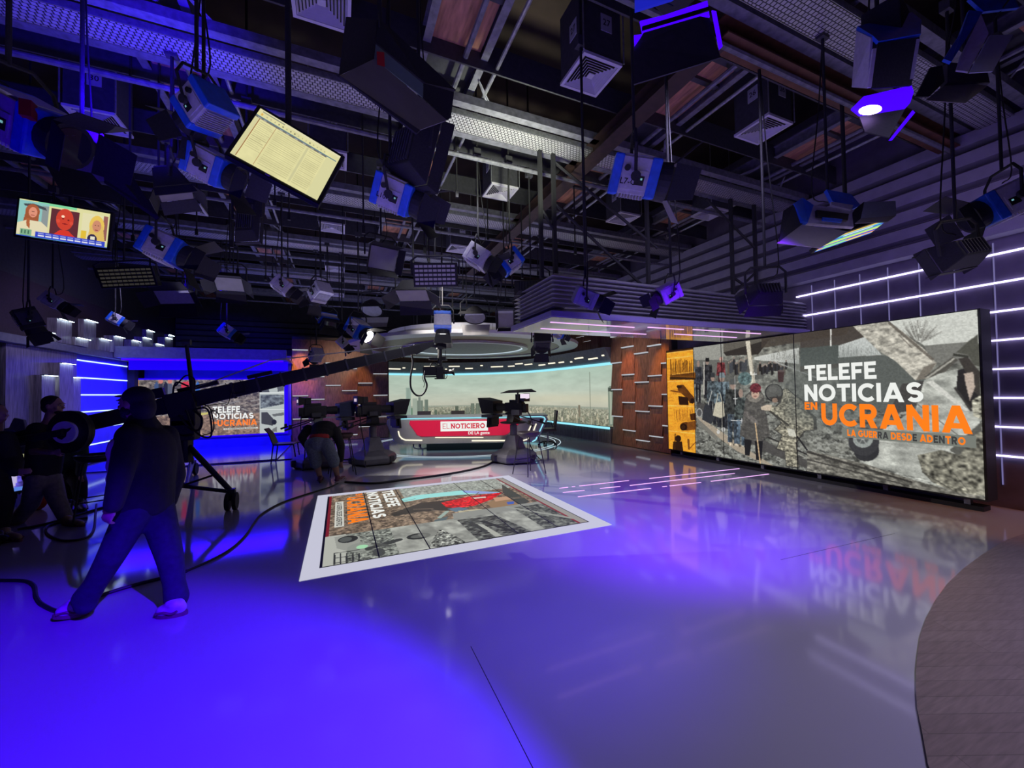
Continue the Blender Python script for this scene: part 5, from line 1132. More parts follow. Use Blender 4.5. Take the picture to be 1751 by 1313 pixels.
def boxlight(px, py, D, aim, w_, h_, d_, label, flap=.25, open_=.5, inner='flapgrey', lit=None, roll=0.0, up=(0, 0, 1), name='soft_light'):
    """rectangular soft light with four deep doors"""
    c = at_d(px, py, D); T = aimframe(c, aim, up) @ Matrix.Rotation(roll, 4, 'Y')
    t = thing(name, tuple(c), label, 'stage light', 'studio lamps hanging from the grid')
    mb = MB(T); mb.frustum((0, -d_, 0), (w_*.7, h_*.6), (0, 0, 0), (w_, h_)); mb.build('housing', 'blackmatte', t, bevel=.01)
    mb = MB(T); mb.box((0, .003, 0), (w_*.94, .006, h_*.9)); mb.build('light_panel', lit or inner, t)
    for k, (ux, uz, half, dist) in enumerate(((0, 1, w_/2, h_/2), (0, -1, w_/2, h_/2), (1, 0, h_/2, w_/2), (-1, 0, h_/2, w_/2))):
        dy, do = flap*math.cos(open_), flap*math.sin(open_); base_ = Vector((ux*dist, .006, uz*dist)); tan = Vector((abs(uz), 0, abs(ux))); out = Vector((ux, 0, uz))
        pts = [base_-tan*half, base_+tan*half, base_+tan*half*1.1+out*do+Vector((0, dy, 0)), base_-tan*half*1.1+out*do+Vector((0, dy, 0))]
        mb = MB(T); mb.plate(pts, .006); mb.build('barn_door', 'blackmatte', t)
    mb = MB(T)
    for k in range(8): mb.box((-w_*.3+k*w_*.085, -d_-.005, 0), (.01, .02, h_*.5))
    mb.build('cooling_fins', 'darkgrey', t)
    upl = T.to_3x3().inverted() @ Vector((0, 0, 1)); H_ = h_*.5+.16; upl = Vector((0, upl.y, upl.z)); upl = upl.normalized() if upl.length > .2 else Vector((0, 0, 1))
    R_ = w_*.5+.03; mb = MB(T); mb.tube([Vector((-R_, -d_*.4, 0)), Vector((-R_, -d_*.4, 0))+upl*H_*.8, Vector((-R_*.7, -d_*.4, 0))+upl*H_, Vector((R_*.7, -d_*.4, 0))+upl*H_, Vector((R_, -d_*.4, 0))+upl*H_*.8, Vector((R_, -d_*.4, 0))], .013, n=6); mb.build('yoke', 'blackmatte', t)
    q = T @ (upl*H_+Vector((0, -d_*.4, 0))); hanger(t, q.z-.01, q.x, q.y); return t
def V(r_, u_, f_): return _r0*r_+Vector((0, 0, 1))*u_+Vector((FV.x, FV.y, 0)).normalized()*f_   # right, up, away
# big lamps near the camera
fresnel(48, 212, 2.35, V(1.0, -.55, .12), 1.0, roll=.35, label= 'large blue and silver lamp at the far left with a red safety tag', text='L10-C', doors=.6)
mb = MB(); c_ = at_d(48, 188, 2.2); mb.box(c_, (.05, .05, .09)); t = thing('safety_tag', tuple(c_), 'red tag hanging on the large blue lamp at the far left', 'tag'); mb.build('tag_body', 'red', t)
fresnel(352, 185, 2.9, V(-.75, -.35, .3), .82, roll=-.3, label= 'blue and silver lamp below the blue-lit tray, its black doors pointing left', doors=.7)
fresnel(362, 285, 3.1, V(.85, -.45, .2), .82, roll=.4, label= 'blue and silver lamp left of the tilted cream monitor', doors=.7)
boxlight(716, 268, 3.2, V(.5, -.1, .6), .42, .50, .16, 'black boxy lamp seen from behind over the lettered blue lamp', flap=.10, open_=.2, roll=.25)
fresnel(678, 332, 3.3, V(.9, -.40, .10), .92, 'lettered blue and silver lamp below the black boxy lamp', text='L10-C', doors=.5, roll=.5)
fresnel(1083, 303, 3.5, V(.95, -.22, -.10), 1.15, roll=.45, label= 'blue lamp with open black doors and a pale lower flap, centre right', text='L7-C', doors=.85, inner='flapgrey')
def plates(label, D0, items, cat='stage light', name='studio_lamp', hang=None, box=None):
    """a lamp built from its visible sheet metal: each item = (part, material, corners (x, y, extra depth), thickness)"""
    c = at_d(items[0][2][0][0], items[0][2][0][1], D0); t = thing(name, tuple(c), label, cat, 'studio lamps hanging from the grid' if cat == 'stage light' else None)
    for nm, mt, pts, th in items:
        mb = MB(); mb.plate([at_d(p[0], p[1], D0+(p[2] if len(p) > 2 else 0)) for p in pts], th); mb.build(nm, mt, t)
    if box:
        (x, y, d), dims, rz = box; mb = MB(); mb.box(at_d(x, y, D0+d), dims, rz=rz); mb.build('housing', 'blackmatte', t, bevel=.01)
    if hang: q = at_d(hang[0], hang[1], D0+(hang[2] if len(hang) > 2 else 0)); hanger(t, q.z, q.x, q.y)
    return t
plates('very large black soft light with a deep grey-lined door, top centre left', 2.6, [
    ('lower_door_lining', 'flapgrey', [(581, 130, -.25), (640, 101, 0), (764, 206, .25), (717, 223, 0)], .006),
    ('lower_door_edge', 'blackmatte', [(575, 127, -.26), (581, 131, -.26), (718, 224, -.01), (712, 229, -.02)], .01),
    ('light_face', pm('dim_green_diffuser', (.16, .24, .22), .5, var=.05), [(641, 75, .02), (640, 101, 0), (723, 167, .16), (724, 144, .18)], .006),
    ('left_door', 'blackmatte', [(592, 29, -.2), (646, 34, .05), (639, 102, 0), (580, 129, -.25)], .008),
    ('right_door', 'blackmatte', [(724, 143, .18), (776, 158, .3), (771, 201, .28), (764, 206, .25), (719, 165, .16)], .008),
    ('back_cover', 'blackmatte', [(646, 34, .05), (660, 44, .12), (777, 155, .34), (725, 144, .19), (641, 75, .02)], .02),
    ('tag', 'red', [(644, 88, -.01), (657, 90, .01), (658, 114, .01), (645, 110, -.01)], .004)], hang=(650, 40, .1), name='soft_light')
plates('lamp glowing violet-blue over a wide dark flag, at the top right', 2.5, [
    ('dark_flag', 'darkgrey', [(1084, 145, -.1), (1084, 80, 0), (1101, 57, 0), (1197, 29, 0), (1213, 32, 0), (1232, 99, -.08), (1188, 113, -.1)], .008),
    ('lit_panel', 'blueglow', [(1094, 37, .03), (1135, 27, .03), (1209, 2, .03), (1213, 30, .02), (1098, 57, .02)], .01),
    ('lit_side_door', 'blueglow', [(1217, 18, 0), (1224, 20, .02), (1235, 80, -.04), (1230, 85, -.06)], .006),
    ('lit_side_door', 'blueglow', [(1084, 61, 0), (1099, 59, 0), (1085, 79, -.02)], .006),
    ('front_bar', 'black', [(1098, 46, -.02), (1212, 12, -.02), (1213, 18, -.02), (1098, 52, -.02)], .01),
    ('housing_face', em('blue_lit_housing_glow', (.02, .03, .9), .5), [(1086, 1, .08), (1086, 20, .08), (1150, 0, .08), (1190, -30, .1), (1086, -40, .1)], .02)], hang=(1150, -20, .1), box=((1150, -35, .2), (.34, .26, .2), .2))  # housing face glows in place of the blue light falling on it
plates('large blue lamp shining a white-hot oval at the upper right', 2.6, [
    ('closed_door', 'blackmatte', [(1500, 75, -.1), (1571, 64, -.1), (1557, 147, -.05), (1490, 152, -.05)], .012),
    ('reflector_edge', 'silver', [(1492, 84, -.1), (1498, 83, -.1), (1489, 150, -.06), (1483, 150, -.06)], .01),
    ('reflector_edge', 'silver', [(1566, 68, -.1), (1572, 67, -.1), (1561, 135, -.06), (1555, 136, -.06)], .01),
    ('side_panel', 'silver', [(1466, 52, .1), (1491, 64, -.08), (1485, 151, -.04), (1458, 149, .1)], .012),
    ('top_frame', 'bluepaint', [(1465, 48, .1), (1558, 24, .1), (1574, 37, 0), (1573, 61, -.1), (1501, 74, -.1), (1491, 64, -.08)], .02),
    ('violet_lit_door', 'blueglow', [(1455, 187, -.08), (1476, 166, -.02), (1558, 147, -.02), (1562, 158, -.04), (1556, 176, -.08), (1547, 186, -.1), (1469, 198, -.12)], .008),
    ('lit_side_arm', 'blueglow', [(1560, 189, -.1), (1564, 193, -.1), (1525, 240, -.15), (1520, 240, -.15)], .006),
    ('lower_dark_door', 'blackmatte', [(1469, 200, -.12), (1547, 187, -.1), (1520, 236, -.18), (1478, 226, -.18)], .006)], hang=(1500, 25, .1), box=((1515, 60, .12), (.26, .2, .3), .2))
c_ = at_d(1488, 188, 2.42); t = thing('lamp_lens', tuple(c_), 'white-hot oval lens shining in the large blue lamp at the upper right', 'lens'); mb = MB(frame(c_, _r0+Vector((0, 0, .12)))); mb.ell((0, 0, 0), (.072, .015, .028)); mb.build('lens_face', 'hotblue', t, smooth=True)
plates('lamp with a pale rectangular face at the top right corner', 2.8, [
    ('pale_face', pm('pale_blue_diffuser', (.42, .46, .56), .5, var=.04), [(1692, 61), (1731, 60, .05), (1696, 123, 0), (1657, 125, -.05)], .01),
    ('ribbed_side', 'silver', [(1677, 25, .1), (1690, 58, 0), (1655, 124, -.06), (1634, 121, .02), (1640, 100, .05)], .012),
    ('blue_frame', 'bluepaint', [(1655, 20, .15), (1679, 23, .12), (1625, 108, .02), (1612, 103, .05), (1640, 60, .1)], .02),
    ('blue_frame', 'bluepaint', [(1655, 0, .15), (1730, -5, .2), (1740, 15, .2), (1679, 22, .12)], .02)], hang=(1700, 5, .2))
plates('black lamp with a dim grey lower flap, under the top right corner lamp', 3.0, [
    ('dark_door', 'blackmatte', [(1590, 116, .1), (1610, 113, .1), (1614, 140, .1), (1588, 166, 0), (1565, 166, 0)], .012),
    ('grey_flap', 'flapgrey', [(1613, 147, .1), (1668, 144, .1), (1688, 147, .1), (1650, 177, -.1), (1582, 172, -.1)], .006),
    ('housing_panel', 'darkgrey', [(1614, 112, .15), (1680, 118, .2), (1686, 147, .12), (1614, 147, .1)], .05)], hang=(1650, 115, .2))
plates('wide blue and silver lamp with a large pale parallelogram flap, above the video wall', 3.6, [
    ('lower_flap', pm('pale_grey_flap', (.40, .38, .35), .6, var=.05), [(1369, 385), (1450, 396, .1), (1402, 424, -.15), (1328, 416, -.25)], .006),
    ('front_body', 'silver', [(1379, 383), (1389, 353, .1), (1459, 361, .15), (1458, 390, .1)], .03),
    ('blue_end', 'bluepaint', [(1355, 350, -.05), (1370, 340, .1), (1389, 353, .1), (1379, 383), (1370, 380, -.05)], .03),
    ('vent_slot', 'black', [(1395, 360, .02), (1450, 367, .07), (1448, 378, .04), (1396, 371, 0)], .02),
    ('slot_label', 'bluepaint', [(1406, 372, -.02), (1440, 375, .02), (1438, 381, .0), (1406, 377, -.03)], .01),
    ('top_unit', 'bluepaint', [(1411, 326, .2), (1453, 334, .25), (1469, 353, .2), (1454, 360, .15), (1421, 346, .15)], .03),
    ('top_unit_face', 'silver', [(1420, 346, .12), (1458, 352, .15), (1454, 360, .12), (1421, 352, .1)], .02),
    ('right_flap', pm('pale_blue_grey_flap', (.26, .30, .36), .6, var=.05), [(1478, 346, .1), (1531, 344, .2), (1532, 369, .1), (1472, 374, 0)], .006),
    ('right_lower_flap', 'flapgrey', [(1472, 374), (1532, 369, .1), (1517, 380, -.05), (1462, 382, -.1)], .006),
    ('dark_hood', 'blackmatte', [(1457, 362, .14), (1478, 345, .16), (1472, 374, .05), (1460, 388, .02)], .01),
    ('dark_side_door', 'blackmatte', [(1340, 360, -.1), (1356, 350, -.06), (1372, 383, -.02), (1332, 413, -.24)], .006)], hang=(1415, 325, .2))
plates('long black open door of the far left lamp, pointing down to the right', 2.7, [
    ('upper_door', 'blackmatte', [(92, 215, -.1), (122, 196, 0), (150, 202, .05), (178, 232, .1), (160, 268, 0), (112, 270, -.1)], .01),
    ('long_door', 'blackmatte', [(176, 232, .1), (200, 262, .15), (272, 372, .3), (268, 376, .3), (178, 312, .1), (174, 270, .05)], .01),
    ('lower_flap', pm('violet_grey_flap', (.10, .09, .14), .6, var=.05), [(114, 268, -.1), (176, 270, 0), (178, 310, .05), (120, 306, -.05)], .01)], name='barn_door_set', hang=(140, 205, .1))
fresnel(1715, 348, 3.9, V(-.85, -.4, .3), 1.1, 'blue lamp at the right edge above the light lines', doors=.8)
boxlight(1628, 440, 3.6, V(-.2, -.35, 1.0), .50, .26, .16, 'black lamp with closed doors hanging before the right wall light lines', flap=.1, open_=-.2, roll=-.2)
fresnel(1000, 508, 3.9, V(.9, -.35, .1), .62, roll=.4, label= 'small lilac lamp before the left end of the ribbed canopy', doors=.7, body='silver')
fresnel(1143, 500, 4.1, V(-.7, -.35, .1), .60, roll=-.4, label= 'small lamp with black hood before the middle of the ribbed canopy', panel='silver', doors=.8, body='silver')
boxlight(1305, 508, 4.1, V(.1, -.5, 1.0), .33, .22, .14, 'small black lamp before the right end of the ribbed canopy', flap=.12, open_=.4)
# middle distance
fresnel(283, 425, 5.2, V(.85, -.4, .3), 1.25, 'blue-green lamp with a red tag, below the left end of the cream monitor', doors=.8)
boxlight(298, 508, 6.8, V(0, -.6, -.8), .62, .26, .14, 'wide lamp with a glowing violet lower flap on the left', flap=.22, open_=1.0, lit='silver')
boxlight(392, 486, 6.8, V(.2, -.7, -.5), .42, .30, .2, 'black lamp with a violet flap right of the wide violet one', flap=.2, open_=.8)
boxlight(425, 375, 4.6, V(.1, -.1, 1.0), .30, .55, .06, 'tall black flag panel under the cream monitor', flap=.04, open_=.2)
fresnel(482, 488, 6.6, V(.6, -.5, .3), .8, 'small white lamp hanging left of the tall rods', doors=.8, body='silver')
fresnel(548, 500, 7.4, V(-.7, -.5, .4), .95, 'white and blue lamp with a large black hood, above the walnut wall', doors=.8, body='silver')
fresnel(560, 545, 8.9, V(.5, -.7, -.3), .9, 'pale lamp seen from below over the walnut wall', panel='silver', doors=.5, flat=True)
fresnel(613, 562, 8.4, V(.62, -.5, -.25), 1.2, 'lit lamp with bright white barn doors left of the halo', lit='hot', doors=.75, lamp_kw=dict(energy=420, color=(1, .94, .86), spot_size=R(70), spot_blend=.5))
fresnel(757, 550, 8.0, V(.02, -.9, -.12), 1.1, 'blue lamp shining down at the halo above the crane camera', lit='hot', doors=.35, lamp_kw=dict(energy=300, color=(1, .94, .86), spot_size=R(70), spot_blend=.5))
def scoop(px, py, D, label):
    c = at_d(px, py, D); t = thing('scoop_lamp', tuple(c), label, 'stage light', 'studio lamps hanging from the grid'); T = aimframe(c, V(0, -.8, -.4))
    mb = MB(T); mb.lathe([(0.001, -.22), (.12, -.2), (.22, -.08), (.27, .05)], (0, 0, 0), 24); mb.T = T
    mb.v = [T @ (Matrix.Rotation(R(-90), 4, 'X') @ (T.inverted() @ v)) for v in mb.v]; mb.build('bowl', 'blackmatte', t, smooth=True)
    mb = MB(T); mb.cyl((0, .03, 0), (0, .045, 0), .24, n=24); mb.build('lens', 'grey', t)
    mb = MB(T); mb.plate([(-.34, .06, -.26), (.34, .06, -.26), (.30, .30, -.34), (-.30, .30, -.34)], .008); mb.build('barn_door', 'flapgrey', t)
    mb = MB(T); mb.plate([(-.30, .06, .26), (.30, .06, .26), (.34, .2, .34), (-.34, .2, .34)], .008); mb.build('barn_door', 'blackmatte', t)
    mb = MB(); z = c.z; rr_ = _r0*.33; mb.tube([c-rr_, c-rr_+Vector((0, 0, .3)), c-rr_*.6+Vector((0, 0, .42)), c+rr_*.6+Vector((0, 0, .42)), c+rr_+Vector((0, 0, .3)), c+rr_], .014, n=6); mb.build('yoke', 'blackmatte', t)
    hanger(t, z+.41, c.x, c.y)
scoop(636, 528, 9.7, 'round black scoop lamp with a grey bowl, left of the crane head')
scoop(812, 540, 9.2, 'round black scoop lamp above the right half of the halo')
boxlight(865, 545, 9.0, V(0, -.4, -.8), .36, .42, .16, 'black box lamp next to the right scoop lamp', flap=.12, open_=.4)
fresnel(818, 440, 5.6, V(.75, -.5, -.1), .95, 'lilac lamp right of the LED batten', doors=.8, body='silver')
fresnel(872, 448, 5.8, V(-.7, -.55, -.1), .95, 'blue lamp facing the lilac lamp, left of the ribbed canopy', doors=.8)
boxlight(908, 492, 6.2, V(.1, -.2, 1.0), .52, .26, .08, 'black flag panel left of the ribbed canopy', flap=.05, open_=.1)
boxlight(655, 442, 5.8, V(.5, -.4, -.6), .42, .34, .2, 'black hooded lamp with blue back, left of the LED batten', flap=.14, open_=.4)
boxlight(706, 505, 6.0, V(0, -.75, -.3), .48, .30, .22, 'black soft light with a pale flap under the LED batten', flap=.22, open_=.9)
fresnel(927, 582, 8.6, V(0, -.5, 1.0), 1.15, 'dark lamp seen from behind at the right rim of the halo', doors=.5, body='black', panel='darkgrey')
fresnel(955, 570, 8.9, V(.7, -.5, .4), .6, 'tiny silver lamp under the left end of the canopy', doors=.5)
fresnel(388, 566, 8.6, V(.6, -.5, .4), .85, 'small lamp hanging over the blue set', doors=.7)
fresnel(541, 607, 9.2, V(-.5, -.5, .4), .8, 'small lamp before the amber lit walnut column', doors=.7, body='silver')
fresnel(585, 585, 9.4, V(.5, -.6, .3), .7, 'small lamp hanging just under the bright lit lamp', doors=.7, body='silver')
fresnel(90, 514, 6.4, V(.6, -.5, .4), .7, 'small white lamp above the lit blocks at the far left', doors=.6, body='silver')
fresnel(197, 545, 7.6, V(.5, -.4, .5), .65, 'small blue lamp with a red tag over the left light line wall', doors=.6)
fresnel(48, 545, 5.4, V(.2, -.8, .3), .8, 'black lamp hanging at the far left edge', doors=.4, body='black', panel='darkgrey')
boxlight(300, 330, 3.9, V(.3, -.9, .2), .34, .30, .2, 'dim lamp in the shade left of the cream monitor', flap=.12, open_=.6)
# LED battens
def batten(px, py, D, aim, w_, h_, rows, cols_, mat, label, roll=0.0):
    c = at_d(px, py, D); T = aimframe(c, aim) @ Matrix.Rotation(roll, 4, 'Y'); t = thing('led_batten', tuple(c), label, 'stage light')
    mb = MB(T); mb.box((0, -.05, 0), (w_, .10, h_)); mb.build('housing', 'black', t, bevel=.01)
    mb = MB(T)
    for r in range(rows):
        for k in range(cols_): mb.box((-w_*.46+w_*.92*(k+.5)/cols_, .004, -h_*.44+h_*.88*(r+.5)/rows), (w_*.92/cols_*.80, .008, h_*.88/rows*.55))
    mb.build('led_cells', mat, t, kind='stuff')
    mb = MB(T); mb.tube([(-w_*.54, -.05, 0), (-w_*.54, -.05, h_*.6), (-w_*.4, -.05, h_*.78), (w_*.4, -.05, h_*.78), (w_*.54, -.05, h_*.6), (w_*.54, -.05, 0)], .014, n=6); mb.build('yoke', 'blackmatte', t)
    q = T @ Vector((0, -.05, h_*.77)); hanger(t, q.z, q.x, q.y)
batten(744, 470, 5.4, V(.02, -.25, -1), .60, .32, 5, 9, em('dim_lilac_led_cells', (.13, .10, .27), .6), 'wide LED batten with five rows of violet cells, centre of the grid')
batten(217, 474, 6.0, V(.25, -.35, -1), .74, .30, 5, 10, em('faint_led_cells', (.10, .09, .08), .3), 'dark LED panel with rows of faint dots, left of the grid', roll=.1)
# ------------------------------------------------------------------ hanging monitors
def monitor(corn, D, pic, label, depth=.05, name='hanging_monitor', dd=(0, 0, 0, 0)):
    """corn: the four picture corners (top left, top right, bottom right, bottom left) as seen"""
    tl, tr, br, bl = [at_d(*corn[i], D+dd[i]) for i in range(4)]
    c = (tl+tr+br+bl)/4; xa = ((tr+br)-(tl+bl)).normalized(); ya = ((tl+tr)-(bl+br)); ya = (ya-xa*ya.dot(xa)).normalized()
    w_ = ((tr-tl).length+(br-bl).length)/2; h_ = ((tl-bl).length+(tr-br).length)/2; nn = xa.cross(ya)
    t = thing(name, tuple(c), label, 'monitor')
    T = Matrix((xa, -nn, ya)).transposed().to_4x4(); T.translation = c
    mb = MB(T); mb.box((0, depth/2+.004, 0), (w_+.05, depth, h_+.05)); mb.build('casing', 'black', t, bevel=.006)
    pic.build('picture', flatmap(T @ Vector((-w_/2, 0, h_/2)), xa*w_, -ya*h_), t)
    mb = MB(); b_ = c-nn*depth*1.2; mb.box(T @ Vector((0, depth+.03, 0)), (.08, .06, .08)); mb.cyl(T @ Vector((0, depth+.05, 0)), (T @ Vector((0, depth+.05, 0)))+Vector((0, 0, 5.05-c.z)), .02); mb.build('hanger_pole', 'blackmatte', t)
    mb = MB(T); mb.box((-w_*.08, -.001, -h_/2-.012), (.03, .004, .008)); mb.build('maker_badge', 'silver', t)
    return t
P = Pic(240, 150, (222, 216, 160)); P.tex(None, 6, 5, 4, .06)
P.rect(0, 0, 1, .05, (226, 220, 176)); P.rect(.04, .03, .3, .045, (150, 150, 130)); P.rect(0, .135, .98, .155, (96, 130, 140)); P.rect(0, .155, .86, .178, (120, 112, 104)); P.ell(.05, .09, .012, .025, (222, 178, 90))
for k in range(16): P.rect(.10+k*.047, .08, .115+k*.047, .11, (120, 118, 96) if k in (3, 4, 6, 7, 11) else (190, 184, 142))
P.rect(0, .178, .055, 1, (214, 208, 158)); P.rect(.052, .178, .058, .98, (150, 92, 50)); P.rect(.24, .178, .246, .98, (160, 96, 52)); P.rect(.62, .2, .645, .95, (200, 196, 150), .8); P.rect(.86, .16, 1, 1, (216, 212, 160))
for k in range(20):
    y = .21+k*.037; P.rect(.27, y, .60, y+.012, (196, 190, 140) if k % 3 else (204, 198, 146)); P.rect(.66, y, .84, y+.012, (198, 192, 142)); 
    if k < 15: P.rect(.07, y+.01, .19+.03*((k*7) % 3), y+.018, (180, 172, 128))
for k, a in enumerate((.03, .09, .28, .36, .46, .56, .66, .76)): P.rect(a, .160, a+.035, .172, (196, 196, 190), .8)
monitor([(433, 179), (577, 264), (548, 346), (407, 267)], 2.75, P, 'large tilted monitor showing a cream spreadsheet page, hanging upper left', dd=(-.05, .2, .05, -.15))
P = Pic(200, 110, (222, 218, 160)); P.rect(.2, 0, .62, .07, (130, 214, 160)); P.rect(0, .03, .32, .90, (140, 196, 190)); P.rect(.25, .1, .32, .7, (140, 150, 150)); P.rect(0, .86, 1, 1, (200, 214, 160))
P.poly([(.05, .12), (.15, .08), (.28, .14), (.30, .22), (.2, .18), (.06, .17)], (70, 76, 82)); P.ell(.15, .30, .075, .20, (166, 90, 58)); P.poly([(.08, .3), (.22, .3), (.22, .6), (.13, .78), (.06, .6)], (160, 88, 56)); P.ell(.155, .32, .045, .14, (222, 146, 120)); P.rect(.14, .29, .17, .305, (90, 50, 44)); P.rect(.135, .39, .175, .405, (150, 60, 56)); P.poly([(0, .66), (.1, .55), (.25, .55), (.32, .68), (.32, .95), (0, .95)], (226, 216, 180)); P.poly([(.09, .5), (.13, .5), (.135, .78), (.10, .70)], (176, 98, 60))
P.rect(.04, .80, .16, .98, (130, 176, 140)); 
for k in range(3): P.rect(.052+k*.035, .83, .065+k*.035, .93, (70, 110, 90))
P.rect(.345, .12, .655, .90, (96, 46, 54)); P.ell(.50, .38, .095, .30, (206, 66, 48)); P.ell(.43, .44, .02, .05, (220, 80, 60)); P.ell(.575, .46, .02, .05, (220, 80, 60)); P.poly([(.36, .9), (.46, .68), (.55, .68), (.655, .88), (.655, .9)], (214, 56, 44)); P.ell(.48, .36, .012, .02, (120, 30, 30)); P.ell(.54, .38, .012, .02, (120, 30, 30)); P.ell(.505, .50, .03, .015, (130, 28, 34)); P.ell(.478, .30, .018, .035, (255, 220, 190))
P.rect(.69, .10, .98, .90, (226, 220, 176)); P.rect(.93, .1, .98, .8, (150, 96, 90)); P.ell(.86, .42, .085, .30, (232, 196, 90)); P.poly([(.79, .4), (.93, .4), (.97, .9), (.76, .9)], (222, 186, 100)); P.ell(.86, .42, .05, .17, (206, 140, 110)); P.rect(.835, .39, .85, .41, (80, 50, 40)); P.rect(.87, .39, .885, .41, (80, 50, 40)); P.ell(.86, .53, .02, .015, (150, 60, 60)); P.ell(.82, .80, .055, .14, (50, 42, 78)); P.rect(.80, .73, .85, .82, (226, 222, 200)); P.rect(.69, .6, .75, .9, (226, 190, 60))
P.rect(.20, .83, .97, .97, (56, 72, 196));
for k in range(9): P.rect(.23+k*.08, .855, .29+k*.08, .885, (150, 160, 225)); P.rect(.23+k*.08, .91, .295+k*.08, .945, (225, 225, 235))
P.rect(.0, .97, 1, 1, (60, 90, 200)); P.rect(.15, .99, .55, 1, (120, 220, 220))
tp = monitor([(30, 338), (187, 366), (184, 424), (31, 402)], 4.4, P, 'hanging television at the left showing three news portraits', dd=(0, .25, .25, 0))
P = Pic(120, 60, (60, 70, 200)); 
for k, c in enumerate([(240, 200, 90), (90, 200, 220), (60, 80, 210), (140, 230, 140), (230, 230, 120), (60, 80, 220), (240, 150, 90), (120, 210, 230)]): P.rect(0, k/8, 1, (k+1)/8, c)
P.rect(.3, .2, .8, .3, (220, 230, 240)); P.rect(.1, .7, .5, .9, (150, 230, 150)); P.rect(.55, .8, .8, .95, (240, 230, 110)); P.rect(0, .94, 1, 1, (40, 50, 200))
monitor([(1408, 414), (1500, 382), (1508, 391), (1403, 426)], 4.6, P, 'hanging monitor with coloured stripes seen edge-on, above the large video wall', dd=(-.15, -.15, .05, .05))
